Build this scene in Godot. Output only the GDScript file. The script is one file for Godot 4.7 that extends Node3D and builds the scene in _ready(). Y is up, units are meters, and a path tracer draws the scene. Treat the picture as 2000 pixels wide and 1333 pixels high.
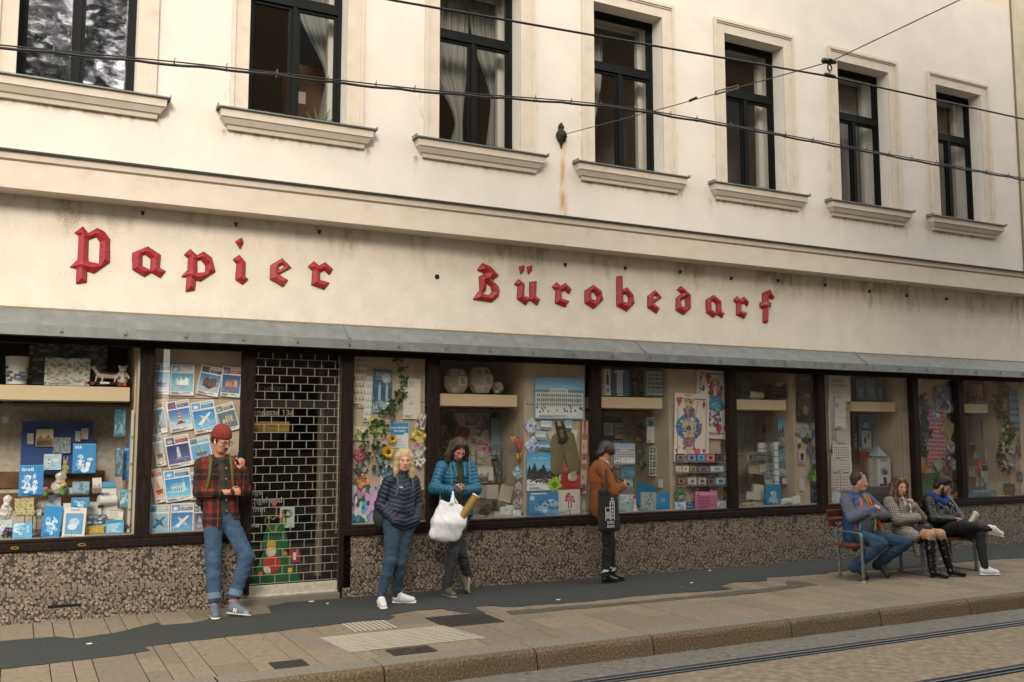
extends Node3D
var names:={}
var mats:={}
var rng:=RandomNumberGenerator.new()
func numbered(n:String)->String:
	var k:int=names.get(n,0)
	names[n]=k+1
	return n if k==0 else "%s_%03d"%[n,k]
func tag(o:Node,label:String,category:String,group:="",kind:="")->void:
	if label:o.set_meta("label",label)
	if category:o.set_meta("category",category)
	if group:o.set_meta("group",group)
	if kind:o.set_meta("kind",kind)
func thing(called:String,label:String,category:String,at:=Vector3.ZERO,group:="",kind:="")->Node3D:
	var o:=Node3D.new()
	o.name=numbered(called)
	add_child(o)
	o.position=at
	tag(o,label,category,group,kind)
	return o
func part(parent:Node,called:String,mesh:Mesh,m:Material,xf:=Transform3D.IDENTITY)->MeshInstance3D:
	var o:=MeshInstance3D.new()
	o.name=called
	o.mesh=mesh
	o.material_override=m
	o.transform=xf
	parent.add_child(o,true)
	return o
func solo(called:String,mesh:Mesh,m:Material,label:String,category:String,xf:=Transform3D.IDENTITY,group:="",kind:="")->MeshInstance3D:
	var o:=part(self,numbered(called),mesh,m,xf)
	tag(o,label,category,group,kind)
	return o
func mt(hex:String,rough:=.8,metal:=.0)->StandardMaterial3D:
	var key:="%s|%s|%s"%[hex,rough,metal]
	if not mats.has(key):
		var m:=StandardMaterial3D.new()
		m.albedo_color=Color(hex)
		m.roughness=rough
		m.metallic=metal
		mats[key]=m
	return mats[key]
class M:
	var v:=PackedVector3Array()
	var n:=PackedVector3Array()
	var t:=PackedVector2Array()
	var xf:=Transform3D.IDENTITY
	func tri(a:Vector3,b:Vector3,c:Vector3,ta:=Vector2.ZERO,tb:=Vector2.ZERO,tc:=Vector2.ZERO)->void:
		a=xf*a;b=xf*b;c=xf*c
		var nn:=(b-a).cross(c-a).normalized()
		v.append(a);v.append(c);v.append(b)
		n.append(nn);n.append(nn);n.append(nn)
		t.append(ta);t.append(tc);t.append(tb)
	func quad(a:Vector3,b:Vector3,c:Vector3,d:Vector3,r:=Rect2(0,0,1,1))->void:
		var p:=r.position
		var e:=r.end
		tri(a,b,c,Vector2(p.x,e.y),e,Vector2(e.x,p.y))
		tri(a,c,d,Vector2(p.x,e.y),Vector2(e.x,p.y),p)
	func smooth(a:Vector3,b:Vector3,c:Vector3,na:Vector3,nb:Vector3,nc:Vector3)->void:
		v.append(xf*a);v.append(xf*c);v.append(xf*b)
		n.append((xf.basis*na).normalized());n.append((xf.basis*nc).normalized());n.append((xf.basis*nb).normalized())
		t.append(Vector2.ZERO);t.append(Vector2.ZERO);t.append(Vector2.ZERO)
	func box(lo:Vector3,hi:Vector3,r:=Rect2(0,0,1,1))->M:
		var a:=Vector3(lo.x,lo.y,hi.z);var b:=Vector3(hi.x,lo.y,hi.z);var c:=Vector3(hi.x,hi.y,hi.z);var d:=Vector3(lo.x,hi.y,hi.z)
		var e:=Vector3(lo.x,lo.y,lo.z);var f:=Vector3(hi.x,lo.y,lo.z);var g:=Vector3(hi.x,hi.y,lo.z);var h:=Vector3(lo.x,hi.y,lo.z)
		quad(a,b,c,d,r);quad(f,e,h,g,r);quad(e,a,d,h,r);quad(b,f,g,c,r);quad(d,c,g,h,r);quad(e,f,b,a,r)
		return self
	func cbox(lo:Vector3,hi:Vector3,ch:float)->M:
		var c:=(lo+hi)*.5
		var h:=(hi-lo)*.5
		for ax in 3:
			for s in [-1.0,1.0]:
				var p:=[Vector3.ZERO,Vector3.ZERO,Vector3.ZERO,Vector3.ZERO]
				var u:=(ax+1)%3
				var w:=(ax+2)%3
				var k:=[[-1,-1],[1,-1],[1,1],[-1,1]]
				for i in 4:
					var q:=Vector3.ZERO
					q[ax]=s*h[ax]
					q[u]=k[i][0]*(h[u]-ch)
					q[w]=k[i][1]*(h[w]-ch)
					p[i]=c+q
				if s>0:quad(p[0],p[1],p[2],p[3])
				else:quad(p[1],p[0],p[3],p[2])
		for ax in 3:
			var u:=(ax+1)%3
			var w:=(ax+2)%3
			for su in [-1.0,1.0]:
				for sw in [-1.0,1.0]:
					var q:=[]
					for e in [-1.0,1.0]:
						var p1:=Vector3.ZERO;p1[ax]=e*(h[ax]-ch);p1[u]=su*h[u];p1[w]=sw*(h[w]-ch)
						var p2:=Vector3.ZERO;p2[ax]=e*(h[ax]-ch);p2[u]=su*(h[u]-ch);p2[w]=sw*h[w]
						q.append(c+p1);q.append(c+p2)
					if su*sw>0:quad(q[0],q[1],q[3],q[2])
					else:quad(q[1],q[0],q[2],q[3])
		for sx in [-1.0,1.0]:
			for sy in [-1.0,1.0]:
				for sz in [-1.0,1.0]:
					var p1:=c+Vector3(sx*h.x,sy*(h.y-ch),sz*(h.z-ch))
					var p2:=c+Vector3(sx*(h.x-ch),sy*h.y,sz*(h.z-ch))
					var p3:=c+Vector3(sx*(h.x-ch),sy*(h.y-ch),sz*h.z)
					if sx*sy*sz>0:tri(p1,p2,p3)
					else:tri(p1,p3,p2)
		return self
	func bar(a:Vector3,b:Vector3,w:float,h:float,up:=Vector3.UP)->M:
		var d:=(b-a).normalized()
		var s:=d.cross(up)
		if s.length()<.01:s=d.cross(Vector3.RIGHT)
		s=s.normalized()
		var u:=s.cross(d)
		var old:=xf
		xf=old*Transform3D(Basis(s,u,-d),(a+b)*.5)
		var l:=(b-a).length()*.5
		box(Vector3(-w*.5,-h*.5,-l),Vector3(w*.5,h*.5,l))
		xf=old
		return self
	func tube(pts:Array,r,sides:=8,caps:=true)->M:
		var rings:=[]
		var nor:=[]
		var last:=Vector3.ZERO
		for i in pts.size():
			var d:Vector3=((pts[min(i+1,pts.size()-1)] as Vector3)-(pts[max(i-1,0)] as Vector3)).normalized()
			var s:=last
			if i==0:
				s=d.cross(Vector3.UP)
				if s.length()<.05:s=d.cross(Vector3.RIGHT)
			s=(s-d*s.dot(d)).normalized()
			last=s
			var u:=s.cross(d)
			var rr:float=r[i] if r is Array or r is PackedFloat32Array else r
			var ring:=PackedVector3Array()
			var rn:=PackedVector3Array()
			for k in sides:
				var a:=TAU*k/sides
				var o:=s*cos(a)+u*sin(a)
				rn.append(o)
				ring.append((pts[i] as Vector3)+o*rr)
			rings.append(ring);nor.append(rn)
		for i in pts.size()-1:
			for k in sides:
				var j:=(k+1)%sides
				smooth(rings[i][k],rings[i+1][k],rings[i+1][j],nor[i][k],nor[i+1][k],nor[i+1][j])
				smooth(rings[i][k],rings[i+1][j],rings[i][j],nor[i][k],nor[i+1][j],nor[i][j])
		if caps:
			for k in range(1,sides-1):
				tri(rings[0][0],rings[0][k],rings[0][k+1])
				var e:PackedVector3Array=rings[pts.size()-1]
				tri(e[0],e[k+1],e[k])
		return self
	func lathe(prof:Array,sides:=20)->M:
		for i in prof.size()-1:
			var a:Vector2=prof[i]
			var b:Vector2=prof[i+1]
			var d:=(b-a)
			var nn:=Vector2(d.y,-d.x).normalized()
			for k in sides:
				var c0:=cos(TAU*k/sides);var s0:=sin(TAU*k/sides)
				var c1:=cos(TAU*(k+1)/sides);var s1:=sin(TAU*(k+1)/sides)
				var p00:=Vector3(a.x*c0,a.y,a.x*s0);var p01:=Vector3(a.x*c1,a.y,a.x*s1)
				var p10:=Vector3(b.x*c0,b.y,b.x*s0);var p11:=Vector3(b.x*c1,b.y,b.x*s1)
				var n0:=Vector3(nn.x*c0,nn.y,nn.x*s0);var n1:=Vector3(nn.x*c1,nn.y,nn.x*s1)
				if a.x>.00001:smooth(p00,p10,p01,n0,n0,n1)
				if b.x>.00001:smooth(p10,p11,p01,n0,n1,n1)
		return self
	func prism(poly:PackedVector2Array,z0:float,z1:float,bevel:=.0)->M:
		var p:=poly
		if Geometry2D.is_polygon_clockwise(p):
			p=p.duplicate();p.reverse()
		var ix:=Geometry2D.triangulate_polygon(p)
		for i in range(0,ix.size(),3):
			var a:=p[ix[i]];var b:=p[ix[i+1]];var c:=p[ix[i+2]]
			if (b-a).cross(c-a)<0:
				var q:=b;b=c;c=q
			tri(Vector3(a.x,a.y,z1),Vector3(b.x,b.y,z1),Vector3(c.x,c.y,z1))
			tri(Vector3(a.x,a.y,z0),Vector3(c.x,c.y,z0),Vector3(b.x,b.y,z0))
		for i in p.size():
			var a:=p[i];var b:=p[(i+1)%p.size()]
			quad(Vector3(a.x,a.y,z0),Vector3(b.x,b.y,z0),Vector3(b.x,b.y,z1),Vector3(a.x,a.y,z1))
		return self
	func done()->ArrayMesh:
		var arr:=[]
		arr.resize(Mesh.ARRAY_MAX)
		arr[Mesh.ARRAY_VERTEX]=v
		arr[Mesh.ARRAY_NORMAL]=n
		arr[Mesh.ARRAY_TEX_UV]=t
		var m:=ArrayMesh.new()
		m.add_surface_from_arrays(Mesh.PRIMITIVE_TRIANGLES,arr)
		return m
func bx(x0:float,y0:float,z0:float,x1:float,y1:float,z1:float)->ArrayMesh:
	return M.new().box(Vector3(x0,y0,z0),Vector3(x1,y1,z1)).done()
func cb(x0:float,y0:float,z0:float,x1:float,y1:float,z1:float,ch:=.004)->ArrayMesh:
	return M.new().cbox(Vector3(x0,y0,z0),Vector3(x1,y1,z1),ch).done()
class Blob:
	var cell:=.01
	var k:=.02
	var prims:=[]
	var lo:=Vector3(1e9,1e9,1e9)
	var hi:=Vector3(-1e9,-1e9,-1e9)
	var disp=null
	func _init(c:=.01,kk:=.02)->void:
		cell=c;k=kk
	func grow(a:Vector3,r:float)->void:
		lo=lo.min(a-Vector3(r,r,r));hi=hi.max(a+Vector3(r,r,r))
	func cap(a:Vector3,b:Vector3,ra:float,rb:float,flat:=1.0,front:=Vector3(0,0,1),op:=0,kk:=-1.0)->Blob:
		prims.append([op,0,a,b,ra,rb,flat,front.normalized(),k if kk<0 else kk])
		if op==0:
			grow(a,max(ra,ra*flat));grow(b,max(rb,rb*flat))
		return self
	func ell(c:Vector3,r:Vector3,bas:=Basis.IDENTITY,op:=0,kk:=-1.0)->Blob:
		prims.append([op,1,c,r,bas.inverse(),maxf(r.x,maxf(r.y,r.z)),k if kk<0 else kk])
		if op==0:grow(c,maxf(r.x,maxf(r.y,r.z)))
		return self
	func chain(pts:Array,rs:Array,flat:=1.0,front:=Vector3(0,0,1),kk:=-1.0)->Blob:
		for i in pts.size()-1:cap(pts[i],pts[i+1],rs[i],rs[i+1],flat,front,0,kk)
		return self
	func cut_half(p:Vector3,nrm:Vector3,kk:=.006)->Blob:
		prims.append([1,2,p,nrm.normalized(),kk])
		return self
	func mesh(into=null)->ArrayMesh:
		var pad:=cell*3.0
		var o:=lo-Vector3(pad,pad,pad)
		var sz:=(hi+Vector3(pad,pad,pad))-o
		var nx:=int(sz.x/cell)+2
		var ny:=int(sz.y/cell)+2
		var nz:=int(sz.z/cell)+2
		var sy:=nx
		var sz_:=nx*ny
		var val:=PackedFloat32Array()
		val.resize(nx*ny*nz)
		val.fill(1.0)
		for pr in prims:
			var kk:float=pr[pr.size()-1]
			var m:float=kk*1.2+cell*2.5
			var a:=Vector3.ZERO;var b:=Vector3.ZERO
			if pr[1]==0:
				var rr:float=maxf(pr[4],pr[5])*maxf(1.0,pr[6])+m
				a=(pr[2] as Vector3).min(pr[3])-Vector3(rr,rr,rr)
				b=(pr[2] as Vector3).max(pr[3])+Vector3(rr,rr,rr)
			elif pr[1]==1:
				var rr:float=pr[5]+m
				a=(pr[2] as Vector3)-Vector3(rr,rr,rr)
				b=(pr[2] as Vector3)+Vector3(rr,rr,rr)
			else:
				a=o;b=o+Vector3(nx,ny,nz)*cell
			var i0:=maxi(0,int((a.x-o.x)/cell));var i1:=mini(nx-1,int((b.x-o.x)/cell)+1)
			var j0:=maxi(0,int((a.y-o.y)/cell));var j1:=mini(ny-1,int((b.y-o.y)/cell)+1)
			var k0:=maxi(0,int((a.z-o.z)/cell));var k1:=mini(nz-1,int((b.z-o.z)/cell)+1)
			var cut:bool=pr[0]==1
			var ty:int=pr[1]
			var pa:Vector3=pr[2]
			var ab:=Vector3.ZERO;var inv:=.0;var ra:=.0;var dr:=.0;var fl:=.0;var fr:=Vector3.ZERO
			var er:=Vector3.ONE;var eb:=Basis.IDENTITY;var hn:=Vector3.ZERO
			if ty==0:
				ab=(pr[3] as Vector3)-pa
				inv=1.0/maxf(ab.length_squared(),1e-9)
				ra=pr[4];dr=pr[5]-pr[4]
				fl=1.0/(pr[6]*pr[6])-1.0
				fr=pr[7]
			elif ty==1:
				er=Vector3.ONE/(pr[3] as Vector3)
				eb=pr[4]
			else:
				hn=pr[3]
			for kz in range(k0,k1+1):
				for jy in range(j0,j1+1):
					var at:=kz*sz_+jy*sy+i0
					var p:=Vector3(o.x+i0*cell,o.y+jy*cell,o.z+kz*cell)
					for ix in range(i0,i1+1):
						var d:float
						if ty==0:
							var w:=p-pa
							var tt:=clampf(w.dot(ab)*inv,.0,1.0)
							w-=ab*tt
							var wf:=w.dot(fr)
							d=sqrt(w.length_squared()+wf*wf*fl)-ra-dr*tt
						elif ty==1:
							var q:=(eb*(p-pa))*er
							var l:=q.length()
							d=l*(l-1.0)/maxf((q*er).length(),1e-6)
						else:
							d=-(p-pa).dot(hn)
						var old:=val[at]
						if cut:
							var e:=-d
							var hh:=clampf(.5+.5*(e-old)/kk,.0,1.0)
							val[at]=lerpf(old,e,hh)+kk*hh*(1.0-hh)
						elif d<old+kk:
							var hh:=clampf(.5+.5*(d-old)/kk,.0,1.0)
							val[at]=lerpf(d,old,hh)-kk*hh*(1.0-hh)
						at+=1
						p.x+=cell
		if disp!=null:
			var lim:=cell*7.0
			var at:=0
			for kz in nz:
				for jy in ny:
					for ix in nx:
						var vv:=val[at]
						if vv<lim and vv>-lim:
							val[at]=vv-float(disp.call(o+Vector3(ix,jy,kz)*cell))
						at+=1
		return Nets.build(val,nx,ny,nz,o,cell,into)
class Nets:
	static func build(val:PackedFloat32Array,nx:int,ny:int,nz:int,o:Vector3,cell:float,into=null)->ArrayMesh:
		var sy:=nx
		var sz_:=nx*ny
		var id:=PackedInt32Array()
		id.resize(nx*ny*nz)
		id.fill(-1)
		var vs:=PackedVector3Array()
		var ns:=PackedVector3Array()
		var far:=cell*8.0
		for kz in nz-1:
			for jy in ny-1:
				var at:=kz*sz_+jy*sy
				for ix in nx-1:
					var v0:=val[at]
					if v0>far or v0<-far:
						at+=1
						continue
					var v1:=val[at+1];var v2:=val[at+sy];var v3:=val[at+sy+1]
					var v4:=val[at+sz_];var v5:=val[at+sz_+1];var v6:=val[at+sz_+sy];var v7:=val[at+sz_+sy+1]
					var neg:=int(v0<.0)+int(v1<.0)+int(v2<.0)+int(v3<.0)+int(v4<.0)+int(v5<.0)+int(v6<.0)+int(v7<.0)
					if neg==0 or neg==8:
						at+=1
						continue
					var s:=Vector3.ZERO
					var c:=0
					if (v0<.0)!=(v1<.0):s+=Vector3(v0/(v0-v1),0,0);c+=1
					if (v2<.0)!=(v3<.0):s+=Vector3(v2/(v2-v3),1,0);c+=1
					if (v4<.0)!=(v5<.0):s+=Vector3(v4/(v4-v5),0,1);c+=1
					if (v6<.0)!=(v7<.0):s+=Vector3(v6/(v6-v7),1,1);c+=1
					if (v0<.0)!=(v2<.0):s+=Vector3(0,v0/(v0-v2),0);c+=1
					if (v1<.0)!=(v3<.0):s+=Vector3(1,v1/(v1-v3),0);c+=1
					if (v4<.0)!=(v6<.0):s+=Vector3(0,v4/(v4-v6),1);c+=1
					if (v5<.0)!=(v7<.0):s+=Vector3(1,v5/(v5-v7),1);c+=1
					if (v0<.0)!=(v4<.0):s+=Vector3(0,0,v0/(v0-v4));c+=1
					if (v1<.0)!=(v5<.0):s+=Vector3(1,0,v1/(v1-v5));c+=1
					if (v2<.0)!=(v6<.0):s+=Vector3(0,1,v2/(v2-v6));c+=1
					if (v3<.0)!=(v7<.0):s+=Vector3(1,1,v3/(v3-v7));c+=1
					id[at]=vs.size()
					vs.append(o+(Vector3(ix,jy,kz)+s/c)*cell)
					ns.append(Vector3(v1+v3+v5+v7-v0-v2-v4-v6,v2+v3+v6+v7-v0-v1-v4-v5,v4+v5+v6+v7-v0-v1-v2-v3).normalized())
					at+=1
		var tri:=PackedInt32Array()
		for kz in range(1,nz-1):
			for jy in range(1,ny-1):
				var at:=kz*sz_+jy*sy
				for ix in range(1,nx-1):
					at=kz*sz_+jy*sy+ix
					var v0:=val[at]
					if v0>far or v0<-far:continue
					var inn:=v0<.0
					if inn!=(val[at+1]<.0):
						_q(tri,id[at],id[at-sy],id[at-sy-sz_],id[at-sz_],inn)
					if inn!=(val[at+sy]<.0):
						_q(tri,id[at],id[at-sz_],id[at-sz_-1],id[at-1],inn)
					if inn!=(val[at+sz_]<.0):
						_q(tri,id[at],id[at-1],id[at-1-sy],id[at-sy],inn)
		if into!=null:
			into.add(vs,ns,tri)
			return null
		var j:=Join.new()
		j.add(vs,ns,tri)
		return j.done()
	static func _q(tri:PackedInt32Array,a:int,b:int,c:int,d:int,flip:bool)->void:
		if a<0 or b<0 or c<0 or d<0:return
		if flip:
			tri.append(a);tri.append(c);tri.append(b);tri.append(a);tri.append(d);tri.append(c)
		else:
			tri.append(a);tri.append(b);tri.append(c);tri.append(a);tri.append(c);tri.append(d)
class Join:
	var v:=PackedVector3Array()
	var n:=PackedVector3Array()
	var ix:=PackedInt32Array()
	func add(vs:PackedVector3Array,ns:PackedVector3Array,t:PackedInt32Array)->void:
		var off:=v.size()
		v.append_array(vs);n.append_array(ns)
		if off==0:ix.append_array(t)
		else:
			for i in t:ix.append(i+off)
	func done()->ArrayMesh:
		var arr:=[]
		arr.resize(Mesh.ARRAY_MAX)
		arr[Mesh.ARRAY_VERTEX]=v
		arr[Mesh.ARRAY_NORMAL]=n
		arr[Mesh.ARRAY_INDEX]=ix
		var m:=ArrayMesh.new()
		m.add_surface_from_arrays(Mesh.PRIMITIVE_TRIANGLES,arr)
		return m
func noise3(seed_:int,freq:float,oct:=2)->FastNoiseLite:
	var f:=FastNoiseLite.new()
	f.seed=seed_
	f.noise_type=FastNoiseLite.TYPE_SIMPLEX
	f.frequency=freq
	f.fractal_octaves=oct
	return f
func ntex(seed_:int,freq:float,ramp:Array,size:=512,oct:=4,type:=FastNoiseLite.TYPE_SIMPLEX_SMOOTH,normal:=false,bump:=4.0)->NoiseTexture2D:
	var t:=NoiseTexture2D.new()
	var f:=FastNoiseLite.new()
	f.seed=seed_;f.noise_type=type;f.frequency=freq;f.fractal_octaves=oct
	t.noise=f
	t.width=size;t.height=size
	t.seamless=true
	if normal:
		t.as_normal_map=true
		t.bump_strength=bump
	elif ramp.size()>0:
		var g:=Gradient.new()
		var of:=PackedFloat32Array();var co:=PackedColorArray()
		for i in range(0,ramp.size(),2):
			of.append(ramp[i]);co.append(Color(ramp[i+1]))
		g.offsets=of;g.colors=co
		t.color_ramp=g
	return t
func tmat(alb:Texture2D,scale_:float,rough:=.9,nrm:Texture2D=null,ns:=.5,world:=true)->StandardMaterial3D:
	var m:=StandardMaterial3D.new()
	m.albedo_texture=alb
	m.roughness=rough
	if nrm:
		m.normal_enabled=true
		m.normal_texture=nrm
		m.normal_scale=ns
	m.uv1_triplanar=true
	m.uv1_world_triplanar=world
	m.uv1_triplanar_sharpness=8.0
	m.uv1_scale=Vector3(scale_,scale_,scale_)
	return m
const POST_R:=[1.202,2.205,3.290,4.324,6.531,8.710,10.348,12.286,13.321]
const XEND:=14.97
func byte_tex(w:int,h:int,f:Callable)->ImageTexture:
	var d:=PackedByteArray()
	d.resize(w*h*3)
	var at:=0
	for y in h:
		for x in w:
			var c:Color=f.call(x,y)
			d[at]=clampi(int(c.r*255.0),0,255)
			d[at+1]=clampi(int(c.g*255.0),0,255)
			d[at+2]=clampi(int(c.b*255.0),0,255)
			at+=3
	var im:=Image.create_from_data(w,h,false,Image.FORMAT_RGB8,d)
	im.generate_mipmaps()
	return ImageTexture.create_from_image(im)
func sign_wall_tex()->ImageTexture:
	var n1:=noise3(3,.02,3);var n2:=noise3(4,.6,2);var n3:=noise3(5,.05,3);var n4:=noise3(6,.008,2)
	var streaks:=[[-1.6,.35,.5],[.35,.18,.35],[4.9,.2,.2],[6.6,.3,.25],[8.0,.25,.3],[8.9,.12,.5],[9.35,.16,.55],[11.35,.25,.6],[12.3,.4,.35],[13.6,.3,.3],[14.7,.35,.7]]
	return byte_tex(2048,160,func(px:int,py:int)->Color:
		var x:=-3.0+18.0*px/2048.0
		var y:=4.1-1.4*py/160.0
		var a:=n1.get_noise_2d(px,py);var g:=n2.get_noise_2d(px,py);var b:=n3.get_noise_2d(px*1.0,py*.35)
		var c:=Color(.838,.800,.742)*(1.0+.03*a+.05*g)
		var top:=clampf((y-3.55)/.5,.0,1.0)
		var soot:=maxf(.0,b*.9+.15+n4.get_noise_2d(px,7.0))*top
		for s in streaks:
			var dx:float=(x-s[0])/s[1]
			if absf(dx)<1.6:soot+=s[2]*exp(-dx*dx*2.0)*clampf(.35+b*1.3,.0,1.0)*clampf((y-2.95)/.9,.0,1.0)
		if x>8.0:soot+=.12*clampf((x-8.0)/4.0,.0,1.0)*clampf(.5+a*1.2,0,1)
		if y<3.08:soot+=clampf((3.08-y)/.12,0,1)*clampf(b*1.5,0,.4)
		var speck:=1.3 if g>.55-soot*.7 else .2
		soot=clampf(soot*speck*.34,.0,.45)
		return c.lerp(Color(.42,.36,.27),soot)
	)
func upper_wall_tex(wins:Array)->ImageTexture:
	var n1:=noise3(13,.012,3);var n2:=noise3(14,.4,2);var n3:=noise3(15,.06,3)
	return byte_tex(2048,569,func(px:int,py:int)->Color:
		var x:=-3.0+18.0*px/2048.0
		var y:=9.1-5.0*py/569.0
		var a:=n1.get_noise_2d(px,py);var g:=n2.get_noise_2d(px,py);var b:=n3.get_noise_2d(px,py*.3)
		var c:=Color(.848,.814,.770)*(1.0+.025*a+.03*g)
		var dirt:=.0
		var rust:=.0
		if y<5.0 and y>4.55:
			for w in wins:
				if absf(x-w)<.86:
					var f:=clampf((y-4.86)/.12,0,1)
					dirt+=f*f*f*clampf(b*1.2-.05,0,.4)
				var ex:=absf(absf(x-w)-.84)
				if ex<.09:dirt+=.12*(1.0-ex/.09)*clampf((y-4.6)/.35,0,1)*(.6+b)
		if y>5.15 and y<5.9:
			for w in wins:
				var ex:=absf(x-w)
				if ex>.5 and ex<.8:dirt+=clampf(b*1.6-.55,0,.12)
		if y<5.42:
			var dx:=(x-5.985-.012*sin(y*6.0))/(.035+.03*clampf((5.4-y),0,1))
			if absf(dx)<2.0:rust=exp(-dx*dx*1.6)*.75*clampf(.65+b*.8,0,1)
		c=c.lerp(Color(.45,.40,.31),clampf(dirt,.0,.5))
		return c.lerp(Color(.72,.50,.24),rust)
	)
func granite_tex()->ImageTexture:
	var f:=FastNoiseLite.new()
	f.seed=8;f.noise_type=FastNoiseLite.TYPE_CELLULAR;f.frequency=.030;f.cellular_jitter=.85
	f.cellular_return_type=FastNoiseLite.RETURN_DISTANCE;f.fractal_type=FastNoiseLite.FRACTAL_NONE
	f.domain_warp_enabled=true;f.domain_warp_amplitude=7.0;f.domain_warp_frequency=.02
	var cv:FastNoiseLite=f.duplicate()
	cv.cellular_return_type=FastNoiseLite.RETURN_CELL_VALUE
	var i1:=f.get_seamless_image(768,768);var i2:=cv.get_seamless_image(768,768)
	var n:=FastNoiseLite.new();n.seed=9;n.frequency=.035;n.fractal_octaves=4
	var i3:=n.get_seamless_image(768,768)
	i1.convert(Image.FORMAT_L8);i2.convert(Image.FORMAT_L8);i3.convert(Image.FORMAT_L8)
	var a:=i1.get_data();var b:=i2.get_data();var c:=i3.get_data()
	var cols:=[Color("7c6e62"),Color("887868"),Color("72665a"),Color("6a6058"),Color("928272"),Color("786a5e")]
	return byte_tex(768,768,func(x:int,y:int)->Color:
		var at:=y*768+x
		var e:=a[at]/255.0;var v:int=b[at];var g:=c[at]/255.0
		var body:Color=cols[v%6]*(.86+.3*g)
		var rim:=Color("25211e").lerp(Color("46423e"),clampf((g-.45)*3.0,0,1))
		if v%6==0:body=body.lerp(rim,.8)
		var th:=.50+clampf((g-.5)*.55,-.16,.16)+(v%5)*.025
		var t:=1.0-smoothstep(th-.07,th+.05,e)
		if t>.5 and e>th-.17 and e<th-.10:body=body.lerp(Color("a59683"),.35)
		return rim.lerp(body,t)
	)
func jitter_poly(pts:Array,step:float,amp:float,sd:int)->PackedVector2Array:
	var r:=RandomNumberGenerator.new();r.seed=sd
	var out:=PackedVector2Array()
	for i in pts.size():
		var a:Vector2=pts[i];var b:Vector2=pts[(i+1)%pts.size()]
		var c:=maxi(1,int((b-a).length()/step))
		var nrm:=(b-a).orthogonal().normalized()
		for k in c:
			out.append(a.lerp(b,float(k)/c)+(nrm*r.randf_range(-amp,amp) if k>0 else Vector2.ZERO))
	return out
func flat_prism(poly:PackedVector2Array,y0:float,y1:float)->ArrayMesh:
	var m:=M.new()
	m.xf=Transform3D(Basis(Vector3(1,0,0),Vector3(0,0,-1),Vector3(0,1,0)),Vector3.ZERO)
	var p:=PackedVector2Array()
	for q in poly:p.append(Vector2(q.x,-q.y))
	m.prism(p,y0,y1)
	return m.done()
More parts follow.
